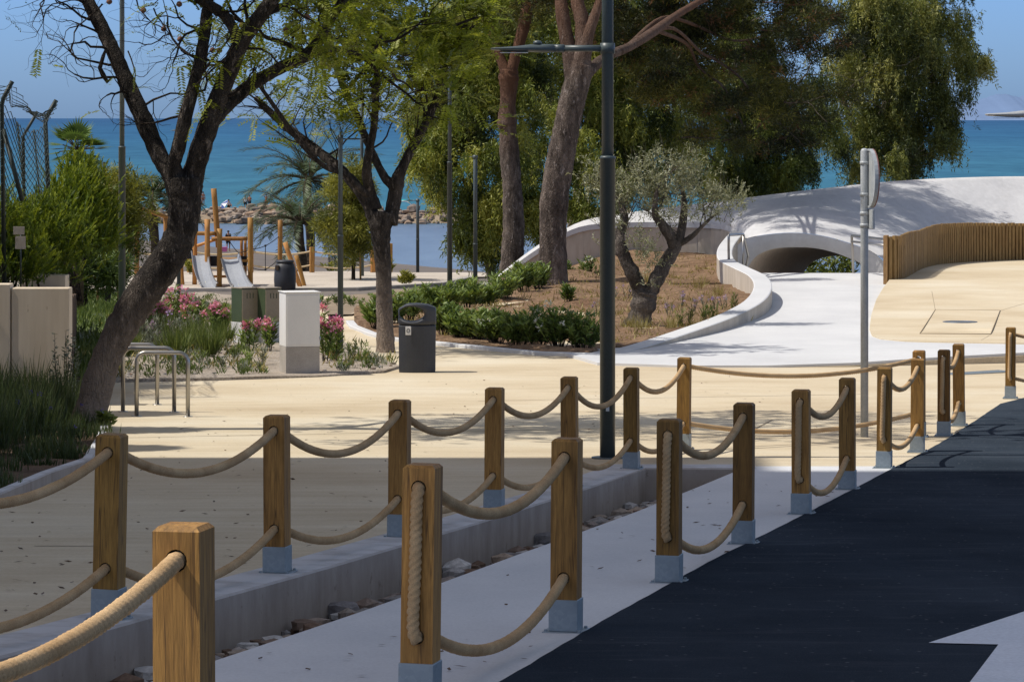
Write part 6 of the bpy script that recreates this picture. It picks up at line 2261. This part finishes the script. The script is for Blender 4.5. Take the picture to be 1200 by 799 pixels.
def young_trees():
    for nm, lab, D, base, tr, lob, nsub, nt, m, tc in (
            ('young_pine', 'feathery yellow green young tree held by stakes at left, behind the slim lamp post', 100, (128, 352), [(126, 356, 7), (127, 320, 6), (125, 280, 5), (124, 230, 4), (122, 190, 3)],
             [(125, 240, 34, 42, 100, 1.2), (105, 270, 30, 32, 100, 1.2), (148, 270, 26, 32, 100, 1.1), (132, 222, 26, 24, 100, 1), (120, 300, 26, 18, 100, 1), (95, 300, 20, 22, 100, 1)], 90, 900, 'young pine leaves', .5),
            ('young_pine', 'yellow green young tree with stakes left of the middle tree trunk', 122, (414, 338), [(414, 342, 5), (414, 300, 4), (412, 250, 3), (412, 200, 2)],
             [(412, 235, 30, 28, 122, 1.2), (400, 262, 26, 26, 122, 1.1), (428, 268, 20, 26, 122, 1.0), (415, 205, 24, 20, 122, 1), (418, 292, 20, 14, 122, .9)], 70, 700, 'young pine leaves', .55),
            ('broadleaf_bush', 'dark leafy bush under the young tree behind the lawn', 88, (100, 345), [(100, 352, 6), (100, 330, 4), (102, 310, 3)],
             [(100, 318, 26, 18, 88, .8), (128, 322, 18, 12, 88, .7), (85, 300, 20, 26, 88, .8)], 40, 330, 'oleander leaves', .3)):
        b = pt(base[0], base[1], D); b.z = gz(b.x, b.y)
        t = thing(nm, lab, 'tree' if nm != 'broadleaf_bush' else 'bush', b)
        mb = MB()
        limb(mb, [(tr[0][0], HY + drop(PX(tr[0][0], D), D) * F / D + 3, tr[0][2])] + tr[1:], D, 8)
        mb.build('trunk', M['twig bark'], t, True)
        c, r = sample_lobes(lob, nsub)
        tw = MB(); tips = []
        for q in c[::3]:
            tw.tube([pt(tr[2][0], tr[2][1], D).lerp(Vector(q), .1), Vector(q)], [.02, .006], 4)
        tw.build('branches', M['twig bark'], t, True)
        kk = NR.integers(0, len(c), nt)
        cs = c[kk] + NR.normal(0, .2, (nt, 3))
        tc = tc + NR.normal(0, .2, len(c))[kk]
        crown_tufts('crown', m, t, cs, 34, .2, .2, .03, tc, .1, .9, .18)
        if nm == 'young_pine':
            for k, dx in enumerate((-12, 12) if D < 110 else (-13, 9)):
                x = base[0] + dx
                q = Vector((PX(x, D), D - .3, 0)); q.z = gz(q.x, q.y)
                o = MB().tube([Vector((0, 0, -.1)), Vector((R.uniform(-.06, .06), .02, 1.9))], .035, 8).build('tree_stake', M['fence_wood'])
                o.location = q
                tag(o, ('left' if dx < 0 else 'right') + ' thin wooden stake supporting the young tree ' + ('at left behind the lawn' if D < 110 else 'next to the middle tree'), 'stake', 'thin stakes of the young trees')


def shrub(name, lab, cat, x, y, D, h, w, m, nl, L, W, group=None, flowers=None, nf=0, fs=.05, up=.9, tc=.5, base=None, stem_m='twig bark', curl=0.0, fl_top=.6):
    """bush of upright leafy stems on the ground at (x, D); h, w in photograph pixels"""
    s = D / F
    X = PX(x, D)
    z = base if base is not None else gz(X, D) + .03
    t = thing(name, lab, cat, (X, D, z), 0, group)
    H, Wd = h * s, w * s
    ns = max(5, nl // 28)
    st = MB()
    B, Dd, T = [], [], []
    tops = []
    for k in range(ns):
        a = R.uniform(0, 6.283); rr = Wd / 2 * math.sqrt(R.random())
        hh = H * R.uniform(.55, 1.0) * (1 - .35 * (rr / (Wd / 2)) ** 2)
        p0 = Vector((math.cos(a) * rr * .35, math.sin(a) * rr * .35, -.03))
        p1 = Vector((math.cos(a) * rr, math.sin(a) * rr, hh))
        pm = p0.lerp(p1, .5) + Vector((R.uniform(-.03, .03), R.uniform(-.03, .03), hh * .08))
        st.tube([p0, pm, p1], [.007, .005, .003], 4, cap=False)
        tops.append(p1)
        tt = R.gauss(tc, .16)
        for q in range(nl // ns):
            f = R.uniform(.12, 1.0) ** .8
            p = p0.lerp(pm, f * 2) if f < .5 else pm.lerp(p1, f * 2 - 1)
            az = R.uniform(0, 6.283)
            d = Vector((math.cos(az), math.sin(az), up * R.uniform(.3, 1.3))).normalized()
            B.append(p); Dd.append(d); T.append(tt + R.gauss(0, .1) + .25 * (f - .6))
    st.build('stems', M[stem_m], t)
    Dd = np.array([tuple(d) for d in Dd])
    leaf_object('leaves', m, t, [tuple(p) for p in B], Dd, perp(Dd), L * NR.uniform(.7, 1.25, len(B)), W, T, world=False, curl=curl)
    if flowers and nf:
        C = [tuple(R.choice(tops) * R.uniform(.9, 1.04) + Vector((R.uniform(-.02, .02), R.uniform(-.02, .02), R.uniform(0, .03)))) for _ in range(nf)]
        crown_tufts('flowers', flowers, t, C, 16, fs, fs, fs * .8, .5, .3, .8, .18, world=False)
    return t


def tuft(name, lab, x, D, h, w, m, n, group, base=None, tc=.5, W=.012):
    """arching grass clump"""
    s = D / F
    X = PX(x, D)
    z = base if base is not None else gz(X, D) + .03
    t = thing(name, lab, 'grass clump' if 'grass' in name else 'plant', (X, D, z), 0, group)
    a = NR.uniform(0, 6.283, n)
    lean = NR.uniform(.05, .75, n)
    d = norm(np.stack([np.cos(a) * lean, np.sin(a) * lean, np.ones(n)], 1))
    b = np.stack([np.cos(a) * .04, np.sin(a) * .04, np.zeros(n) - .02], 1) + NR.normal(0, w * s * .12, (n, 3)) * np.array([1, 1, 0])
    leaf_object('blades', m, t, b, d, perp(d), h * s * NR.uniform(.55, 1.1, n), W, tc + NR.normal(0, .2, n), world=False, curl=.06)
    return t


def shrubs():
    gf = 'oleander bushes of the front hedge in the planted bed'
    for k, (x, y, h, w, fl) in enumerate(((522, 401, 38, 34, 0), (541, 404, 36, 34, 0), (561, 406, 40, 36, 0), (583, 408, 40, 36, 3), (606, 410, 40, 38, 3), (630, 412, 44, 38, 5), (655, 414, 46, 40, 4), (681, 415, 44, 42, 0))):
        X, D = gp(x, y)
        labs = ['leftmost oleander bush of the front hedge row, just right of the litter bin', 'second oleander bush of the front hedge row from the bin', 'third oleander bush from the bin in the front hedge row', 'fourth oleander bush from the bin in the front hedge row, with a few white buds',
                'fifth oleander bush from the bin in the front hedge row', 'oleander bush with white flowers in the front hedge, below the slim pine', 'oleander bush third from the right end of the front hedge, below the big pine' if False else 'oleander bush second from the right end of the front hedge', 'rightmost oleander bush of the front hedge, just left of the tall lamp post']
        shrub('oleander_bush', labs[k], 'bush', x, y, D + .5, h * 1.08, w * 1.35, 'oleander leaves', 1150, .13, .033, gf, 'white petals' if fl else None, fl, base=BED_Z(X, D + .5))
    gb = 'oleander bushes of the back hedge in the planted bed'
    lb = ['left end bush of the back hedge beside the middle tree trunk', 'second bush from the left in the back hedge, behind the bin', 'third bush from the left in the back hedge, right behind the bin hood', 'fourth bush from the left in the back hedge', 'middle bush of the back hedge below the tall distant lamp post',
          'bush of the back hedge below the distant lamp post with the flat arm', 'bush of the back hedge at the low tip of the white wing wall', 'third bush from the right in the back hedge', 'second bush from the right in the back hedge', 'right end bush of the back hedge, left of the big pine trunk']
    for k, (x, y, h, w, fl) in enumerate(((441, 388, 34, 26, 0), (461, 372, 36, 30, 0), (480, 366, 34, 32, 0), (501, 364, 34, 32, 0), (524, 362, 34, 32, 0), (548, 361, 34, 32, 0), (570, 360, 34, 30, 4), (592, 358, 34, 30, 3), (614, 356, 36, 30, 2), (632, 353, 34, 24, 0))):
        X, D = gp(x, y) if y > 374 else (0, 60 + (375 - y) * .75)
        X = PX(x, D)
        z = pt(x, y, D).z
        shrub('oleander_bush', lb[k], 'bush', x, y, D, h * 1.05, w * 1.25, 'oleander leaves', 800, .16, .04, gb, 'white petals' if fl else None, fl, base=BED_Z(X, D), tc=.55)
    for x, y, D, h, w, fl, lab in ((665, 362, 70, 26, 14, 0, 'low dark bush right at the foot of the big pine'), (689, 336, 88, 26, 22, 4, 'oleander bush with white blooms against the beige wing wall'), (667, 338, 88, 26, 16, 0, 'small dark bush behind the big pine against the wing wall')):
        X = PX(x, D)
        shrub('low_bush', lab, 'bush', x, y, D, h, w, 'oleander leaves', 300, .14, .03, 'small bushes near the big pine', 'white petals' if fl else None, fl, base=BED_Z(X, D), tc=.4)
    # pink oleanders and companions in the gravel bed
    pk = [(160, 398, 44, 40, 12, 'pink oleander just right of the leaning trunk'), (182, 394, 50, 40, 16, 'pink oleander, tallest of the clump beside the leaning trunk'), (205, 388, 58, 40, 16, 'pink oleander with the highest blooms at the left flower clump'), (228, 390, 44, 36, 10, 'pink oleander in the middle of the gravel bed'), (258, 396, 40, 34, 7, 'sparse pink oleander left of the green and bronze cabinets'),
          (293, 412, 44, 22, 5, 'pink oleander standing in front of the green and bronze cabinets'), (315, 414, 46, 16, 4, 'pink oleander squeezed against the white utility cabinet'), (381, 425, 66, 22, 7, 'tall thin pink oleander right of the white utility cabinet'), (393, 424, 60, 18, 7, 'tall thin pink oleander at the slim lamp post')]
    for x, y, h, w, nf, lab in pk:
        X, D = gp(x, y)
        shrub('pink_oleander', lab, 'bush', x, y, D, h, w, 'grass blades' if False else 'oleander leaves', 750 if w > 25 else 260, .13, .026, 'pink oleanders in the gravel bed', 'pink petals', nf * 2, tc=.62)
    for k, (x, y, h, w) in enumerate(((165, 408, 30, 36), (195, 408, 34, 36), (222, 404, 32, 34), (180, 416, 24, 30))):
        X, D = gp(x, y)
        shrub('lavender', ('silvery lavender cushion nearest the leaning trunk', 'larger silvery lavender cushion below the pink oleanders', 'silvery lavender cushion left of the grass clumps', 'low silvery lavender cushion at the front of the flower clump')[k], 'plant', x, y, D, h * 1.3, w * 1.25, 'grey leaves', 620, .10, .012, 'silvery lavender cushions', 'lilac petals' if k < 2 else None, 3, up=1.6)
    for k, (x, y, h, w) in enumerate(((205, 424, 34, 34), (226, 412, 32, 30), (245, 420, 30, 24), (188, 402, 28, 22), (150, 420, 26, 28), (262, 408, 26, 22))):
        X, D = gp(x, y)
        tuft('grass_clump', ('broad bright grass clump behind the bicycle racks', 'upright grass clump in the middle of the gravel bed', 'small grass clump left of the cabinets', 'grass clump between the lavender cushions', 'grass clump beside the leaning trunk', 'fine grass clump near the pink oleanders')[k], x, D, h * 1.4, w, 'grass blades', 320, 'grass clumps in the gravel bed', tc=.6)
    places = ['right of the bicycle racks', 'near the front edge of the gravel', 'below the grass clumps', 'left of the white cabinet', 'in front of the green cabinets', 'between the grass clumps', 'at the gravel edge left of the cabinet', 'beside the concrete plinth', 'in the middle of the gravel', 'behind the bicycle rack hoops', 'far left in the gravel', 'near the slim lamp post', 'right of the slim lamp post', 'at the foot of the middle tree', 'right of the utility cabinet shadow']
    for k, (x, y, h, w) in enumerate(((235, 428, 20, 22), (262, 432, 16, 18), (276, 424, 22, 20), (292, 430, 20, 18), (307, 430, 30, 16), (250, 414, 18, 18), (286, 438, 26, 14), (308, 438, 16, 12), (268, 420, 16, 18), (222, 436, 14, 16), (140, 432, 18, 24), (412, 430, 40, 14), (430, 432, 36, 14), (440, 430, 16, 16), (404, 436, 12, 14))):
        X, D = gp(x, y)
        shrub('small_herb', 'small green herb ' + places[k], 'plant', x, y, D, h, w, ('oleander leaves', 'grey leaves', 'grass blades')[k % 3], 120, .07, .014, 'small herbs in the gravel bed', up=1.1, tc=.6)
    # unseen evergreens added at left to keep the wall and the bed in shade
    for k, (X, D, hh, lab) in enumerate(((-8.6, 33.2, 7.4, 'tall dark cypress added out of frame to shade the bed, nearest to the viewer'), (-8.9, 36.4, 7.8, 'tall dark cypress added out of frame to shade the bed, in the middle'), (-9.3, 39.6, 7.6, 'tall dark cypress added out of frame to shade the concrete wall'))):
        t = thing('shade_cypress', lab, 'tree', (X, D, gz(X, D)), 0, 'cypress trees added for shade left of the view')
        MB().tube([(0, 0, -.2), (0, 0, hh * .5), (0, 0, hh * .95)], [.16, .11, .03], 10).build('trunk', M['twig bark'], t)
        n = 1500
        f = NR.random(n) ** .8
        a = NR.uniform(0, 6.283, n); rr = (1.25 * (1 - f) ** .6 + .1) * NR.random(n) ** .4
        crown_tufts('crown', 'pine needles', t, np.stack([np.cos(a) * rr, np.sin(a) * rr, .4 + f * (hh - .4)], 1), 16, .25, .3, .07, .4, .8, .9, .15, world=False)
    # greenery beyond the arch
    for x, y, D, h, w, lab in ((955, 330, 106, 60, 40, 'dark bush seen through the arched opening, at left'), (985, 330, 108, 54, 44, 'dark bush seen through the arched opening, at right')):
        X = PX(x, D)
        shrub('arch_bush', lab, 'bush', x, y, D, 90 if x < 960 else 84, w, 'gum leaves', 900, .22, .06, 'bushes beyond the arch', base=gz(X, D), tc=.35)
    # low planting along the playground edge
    for k, (x, y) in enumerate(((296, 352), (312, 351), (328, 351), (345, 352), (362, 351), (380, 352), (398, 350), (415, 352), (440, 351), (455, 348))):
        D = 98 - k * .4
        X = PX(x, D)
        shrub('low_bush', 'low grey green bush in the row before the playground, number %s from the left' % ('one two three four five six seven eight nine ten'.split()[k]) if False else ('low grey green bush before the playground ' + ('above the left green cabinet', 'above the white utility cabinet', 'directly before the barrel bin', 'right of the barrel bin', 'below the slanting logs', 'below the lone rope fence post', 'left of the slim lamp post', 'right of the slim lamp post', 'left of the middle trunk in the rear bed', 'right of the middle trunk in the rear bed')[k]),
              'bush', x, y, D, 18, 22, 'oleander leaves', 150, .13, .03, 'low bushes along the playground edge', tc=.5)
    for x, y, D, h, w, lab in ((452, 316, 124, 30, 22, 'light green bush right of the timber post pair at the playground corner'), (476, 328, 118, 18, 16, 'small light green bush below the short distant lamp post'), (225, 318, 127, 24, 18, 'green bush behind the slides at the rope fence'), (395, 316, 133, 24, 40, 'broad grey green bush behind the rope fence right of the palm')):
        shrub('beach_bush', lab, 'bush', x, y, D, h, w, 'young pine leaves', 320, .2, .045, 'bushes near the beach', tc=.55)
    # flowers and tufts in the soil of the planted bed
    spots = [(700, 66, 'lilac'), (716, 70, 'lilac'), (812, 66, 'lilac'), (826, 68, 'lilac'), (800, 69, 'lilac'), (838, 66.5, 'lilac'), (784, 65, 'lilac'), (735, 72, 'lilac'), (850, 68, 'lilac'),
             (690, 61, 'green'), (705, 62.5, 'green'), (798, 62, 'green'), (808, 63, 'green'), (826, 62.5, 'green'), (836, 64, 'green'), (816, 61.4, 'dry'), (786, 61, 'dry'), (752, 60, 'dry'), (862, 68, 'green'), (842, 73, 'dry'), (820, 75, 'dry'), (700, 80, 'green'), (760, 78, 'dry'), (740, 62, 'dry')]
    wh = ['left of the tall lamp post', 'beside the olive trunk', 'under the olive crown', 'near the curved wall', 'right of the olive tree', 'at the back of the soil', 'in the middle of the soil', 'in front of the olive tree']
    for k, (x, D, kind) in enumerate(spots):
        X = PX(x, D); z = BED_Z(X, D)
        y = HY + (EYE - z) * F / D
        where = 'left of the tall lamp post' if x < 705 else ('at the foot of the olive tree' if x < 765 else ('right of the olive trunk' if x < 812 else ('between the olive tree and the curved wall' if x < 832 else 'close against the curved white wall')))
        g = {'lilac': 'lilac flowering plants in the planted bed', 'green': 'small green plants in the planted bed', 'dry': 'dry yellowish plants in the planted bed'}[kind]
        fb = ' in front' if D < 64 else (' farther back' if D > 67 else ' halfway back')
        if kind == 'lilac':
            shrub('flowering_plant', 'lilac flowering plant ' + where + fb, 'plant', x, y, D, 20, 18, 'grey leaves', 60, .09, .010, g, 'lilac petals', 5, fs=.022, up=1.8, base=z)
        elif kind == 'green':
            shrub('small_plant', 'small green plant ' + where + fb, 'plant', x, y, D, 24, 14, 'grass blades', 90, .12, .014, g, up=1.8, base=z, tc=.55)
        else:
            tuft('dry_grass', 'dry yellowish grass tuft ' + where + fb, x, D, 22, 18, 'dry leaves', 70, g, base=z, W=.009)
    # spindly shrub before the left wall
    X, D = gp(74, 486)
    shrub('spindly_shrub', 'tall spindly small leaved shrub before the end of the concrete wall', 'bush', 74, 486, D, 112, 40, 'grey leaves', 420, .05, .022, tc=.35, up=.6)
    X, D = gp(4, 470)
    shrub('spindly_shrub', 'thin shrub at the left edge before the concrete wall', 'bush', 2, 470, D, 80, 34, 'grey leaves', 200, .06, .02, tc=.25, up=.9)
    X, D = gp(122, 508)
    shrub('leafy_plant', 'broad leaved green plant at the foot of the leaning trunk', 'plant', 123, 508, D, 30, 34, 'grass blades', 160, .09, .05, tc=.55, up=.5)


def grass():
    # shaded bed: long dark grass
    B, Dd, T, L = [], [], [], []
    FL = []
    poly = G([(-60, 606), (0, 582), (60, 556), (104, 541), (120, 520), (126, 503), (100, 488), (84, 472), (-60, 472)])
    x0, x1 = min(p[0] for p in poly), max(p[0] for p in poly)
    y0, y1 = min(p[1] for p in poly), max(p[1] for p in poly)
    clumps = []
    while len(clumps) < 150:
        p = (R.uniform(x0, x1), R.uniform(y0, y1))
        if inside(p, poly):
            clumps.append(p)
    for (x, d) in clumps:
        h = R.uniform(.3, .75) * (.35 if x > PX(62, 35) else 1)
        tt = R.gauss(.42, .15)
        for _ in range(60):
            a = R.uniform(0, 6.283); ln = R.uniform(.05, .55)
            B.append((x + R.gauss(0, .06), d + R.gauss(0, .06), gz(x, d) + .03)); Dd.append((math.cos(a) * ln, math.sin(a) * ln, 1)); T.append(tt + R.gauss(0, .1)); L.append(h * R.uniform(.5, 1.1))
    Dd = norm(np.array(Dd))
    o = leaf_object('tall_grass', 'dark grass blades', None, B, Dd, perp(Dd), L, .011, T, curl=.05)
    tag(o, 'long dark grass growing in the shaded bed at the left edge', 'grass', kind='stuff')
    C = [tuple(Vector(pt(x, y, d))) for x, y, d in ((35, 459, 34), (46, 462, 34), (96, 476, 34), (120, 482, 34), (88, 500, 33), (60, 478, 34), (20, 470, 34))]
    o = crown_tufts('blue_flowers', 'blue petals', None, C, 7, .02, .02, .014, .5)
    tag(o, 'few tiny dark blue flowers among the long shaded grass', 'flowers', kind='stuff')
    # lawn
    lp = G([(-20, 452), (60, 450), (116, 439), (146, 398), (172, 355), (130, 345), (20, 345)])
    xs = [p[0] for p in lp]; ys = [p[1] for p in lp]
    pts = []
    n = 26000
    X = NR.uniform(min(xs), max(xs), n); Y = min(ys) + (max(ys) - min(ys)) * NR.random(n) ** 1.6
    keep = [inside((a, b), lp) for a, b in zip(X, Y)]
    X, Y = X[keep], Y[keep]
    Z = np.array([gz(a, b) + .05 for a, b in zip(X, Y)])
    d = norm(NR.normal(size=(len(X), 3)) * .5 + np.array([0, 0, 1.0]))
    patch = .5 + .25 * np.sin(X * 1.3 + Y * .6) * np.sin(Y * .9)
    o = leaf_object('lawn_grass', 'grass blades', None, np.stack([X, Y, Z], 1), d, perp(d), NR.uniform(.1, .28, len(X)), .03, patch + NR.normal(0, .15, len(X)), curl=.05)
    tag(o, 'bright green lawn grass between the left wall and the leaning trunk', 'grass', kind='stuff')
    # thin ground cover on the soil of the planted bed
    B, Dd, T, L = [], [], [], []
    for _ in range(900):
        d = 58 + 36 * R.random() ** 1.5
        x = PX(R.uniform(470, 880), d)
        if d < 64 and not (PX(520, d) < x < PX(715 + (d - 57) * 24, d)): continue
        if d >= 64 and x > PX(862 if d < 74 else 838, d): continue
        for _ in range(R.randint(4, 14)):
            a = R.uniform(0, 6.283); ln = R.uniform(.2, 1.2)
            B.append((x + R.gauss(0, .08), d + R.gauss(0, .1), BED_Z(x, d) - .03)); Dd.append((math.cos(a) * ln, math.sin(a) * ln, 1)); T.append(R.gauss(.35, .25)); L.append(R.uniform(.06, .2))
    Dd = norm(np.array(Dd))
    o = leaf_object('ground_cover', 'dry leaves', None, B, Dd, perp(Dd), L, .018, T)
    tag(o, 'sparse dry weeds scattered over the soil of the planted bed', 'weeds', kind='stuff')
    # weeds and gravel stones of the gravel bed
    gb = G([(75, 448), (150, 446), (250, 444), (370, 440), (450, 435), (466, 430), (430, 414), (400, 403), (374, 386), (330, 356), (240, 350), (150, 356), (100, 380)])
    gx0, gx1 = min(p[0] for p in gb), max(p[0] for p in gb); gy0, gy1 = min(p[1] for p in gb), max(p[1] for p in gb)
    sets = {'grass blades': [], 'grey leaves': [], 'dry leaves': []}
    pb = MB()
    k = 0
    while k < 1500:
        p = (R.uniform(gx0, gx1), gy0 + (gy1 - gy0) * R.random() ** 1.7)
        if not inside(p, gb): continue
        q = CX + p[0] * F / p[1]
        if 312 < q < 376 and p[1] < 54: continue
        k += 1
        if k % 2:
            pebble(pb, (p[0], p[1], gz(*p) + .035), R.uniform(.02, .055))
        else:
            sets[R.choice(['grass blades', 'grass blades', 'grey leaves', 'dry leaves'])].append(p)
    tag(pb.build('gravel_stones', M['stone_grey']), 'loose pale stones scattered over the gravel bed', 'stones', kind='stuff')
    for nm, lab in (('grass blades', 'short green weeds scattered over the gravel bed'), ('grey leaves', 'short grey green weeds scattered over the gravel bed'), ('dry leaves', 'short dry weeds scattered over the gravel bed')):
        B, Dd, T, L = [], [], [], []
        for p in sets[nm]:
            hh = R.uniform(.06, .30)
            tt = R.gauss(.5, .15)
            for _ in range(R.randint(10, 34)):
                a = R.uniform(0, 6.283); ln = R.uniform(.1, 1.0)
                B.append((p[0] + R.gauss(0, .05), p[1] + R.gauss(0, .07), gz(*p) + .02 + R.random() * hh * .6)); Dd.append((math.cos(a) * ln, math.sin(a) * ln, .9)); T.append(tt + R.gauss(0, .12)); L.append(R.uniform(.05, .14))
        Dd = norm(np.array(Dd))
        o = leaf_object('bed_weeds', nm, None, B, Dd, perp(Dd), L, .02, T)
        tag(o, lab, 'weeds', kind='stuff')
    # fallen leaves and twigs on the paving
    B, Dd, T = [], [], []
    for _ in range(420):
        x, y = R.uniform(-20, 520), R.uniform(500, 780)
        Xq, D = gp(x, y)
        if Xq > kerb_x(D, -.4): continue
        B.append((Xq, D, gz(Xq, D) + .006)); a = R.uniform(0, 6.28); Dd.append((math.cos(a), math.sin(a), .12)); T.append(R.uniform(0, .35))
    for _ in range(90):
        D = R.uniform(12, 30)
        Xq = line_at(G(WALK_EDGE), D) + R.random() * (line_at(G(ROAD_EDGE), D) - line_at(G(WALK_EDGE), D))
        B.append((Xq, D, gz(Xq, D) + .012)); a = R.uniform(0, 6.28); Dd.append((math.cos(a), math.sin(a), .12)); T.append(R.uniform(0, .35))
    for _ in range(160):
        x, y = R.uniform(200, 1000), R.uniform(440, 520)
        Xq, D = gp(x, y)
        B.append((Xq, D, gz(Xq, D) + .006)); a = R.uniform(0, 6.28); Dd.append((math.cos(a), math.sin(a), .12)); T.append(R.uniform(0, .35))
    Dd = norm(np.array(Dd))
    o = leaf_object('fallen_leaves', 'dead pine needles', None, B, Dd, norm(np.cross(Dd, np.array([0, 0, 1.0]) + NR.normal(0, .2, (len(B), 3)))), NR.uniform(.02, .07, len(B)), .02, T)
    tag(o, 'scattered dry leaves and bits lying on the paving', 'leaves', kind='stuff')
    # weeds in the trench
    for k, (x, y) in enumerate(((713, 607), (462, 690), (300, 745))):
        X, D = gp(x, y)
        tuft('weed', ('small green weed growing from the trench stones right of a road post', 'tiny weed in the trench stones behind the bottom centre post', 'tiny weed in the trench stones at bottom left')[k], x - 2, D + .2, 26, 10, 'grass blades', 22, 'weeds in the trench', base=gz(X, D) - .3, W=.008)
# ---------------------------------------------------------------- light, camera, assembly
def light_and_camera():
    EL, AZ = math.radians(57), math.radians(6)      # sun from the left, a little from behind the viewer
    w = bpy.data.worlds.new('World')
    SC.world = w
    w.use_nodes = True
    nt = w.node_tree
    bg = nt.nodes['Background']
    sky = nt.nodes.new('ShaderNodeTexSky')
    sky.sky_type = 'NISHITA'
    sky.sun_disc = False
    sky.sun_elevation = EL
    sky.sun_rotation = SUN_ROT
    sky.altitude = 0
    sky.air_density = 1.0
    sky.dust_density = .6
    sky.ozone_density = 2.2
    tc = nt.nodes.new('ShaderNodeTexCoord')
    sp = nt.nodes.new('ShaderNodeSeparateXYZ')
    nt.links.new(tc.outputs['Generated'], sp.inputs[0])
    rp = nt.nodes.new('ShaderNodeValToRGB')
    rp.color_ramp.elements[0].position = 0.06; rp.color_ramp.elements[0].color = HORIZON
    rp.color_ramp.elements[1].position = .35; rp.color_ramp.elements[1].color = ZENITH
    nt.links.new(sp.outputs[2], rp.inputs[0])
    mx = nt.nodes.new('ShaderNodeMix'); mx.data_type = 'RGBA'; mx.blend_type = 'MULTIPLY'; mx.inputs[0].default_value = 1
    nt.links.new(sky.outputs[0], mx.inputs[6]); nt.links.new(rp.outputs[0], mx.inputs[7])
    nt.links.new(mx.outputs[2], bg.inputs[0])
    bg.inputs[1].default_value = SKY
    ld = bpy.data.lights.new('sun', 'SUN')
    ld.energy = SUN
    ld.angle = math.radians(.5)
    ld.color = (1, .955, .88)
    lo = bpy.data.objects.new('sun', ld)
    COL.objects.link(lo)
    d = Vector((math.cos(EL) * math.cos(AZ), math.cos(EL) * math.sin(AZ), -math.sin(EL)))
    lo.rotation_euler = d.to_track_quat('-Z', 'Y').to_euler()
    lo.location = (-30, -5, 60)
    cam = bpy.data.cameras.new('camera')
    cam.sensor_width = 36
    cam.lens = F / 1200 * 36
    cam.shift_y = -(399.5 - HY) / 1200
    cam.clip_start = .5
    cam.clip_end = 60000
    co = bpy.data.objects.new('camera', cam)
    COL.objects.link(co)
    co.location = (0, 0, EYE)
    co.rotation_euler = (math.radians(90), 0, 0)
    SC.camera = co
    vs = SC.view_settings
    vs.view_transform = 'Standard'; vs.look = 'None'; vs.exposure = 0; vs.gamma = 1
    cy = SC.cycles
    cy.max_bounces = 8; cy.diffuse_bounces = 5; cy.glossy_bounces = 3; cy.transmission_bounces = 4; cy.transparent_max_bounces = 6
    cy.use_denoising = True


SUN, SKY, SUN_ROT = 4.3, .13, math.radians(-96)
HORIZON, ZENITH = (.385, .635, 1.28, 1), (1.86, 1.33, .95, 1)

build_materials()
M['terrace_edge'] = mottled('beige platform edge', (.42, .34, .23), (.55, .46, .33), 1.5, 40)
M['pale_rope'] = mottled('pale fence rope', (.5, .38, .22), (.62, .5, .32), 4)
setting()
lft, rgt = posts()
ropes(lft, rgt)
lamps()
sign_pole()
litter_bin()
cabinets()
bike_racks()
drain_things()
pavilion()
handrails()
palisade()
left_wall()
playground()
people()
breakwater()
blk = apartment_building()
blk('tall pale apartment tower standing left of the view, shading the walkway', -30, -15, 10.6, 27.0, 44)
blk('lower pale apartment block beside the tower, left of the view', -28, -13.5, 27.3, 30.4, 25)
jacarandas()
pines()
gums()
olive()
palms()
thuja()
young_trees()
shrubs()
grass()
light_and_camera()
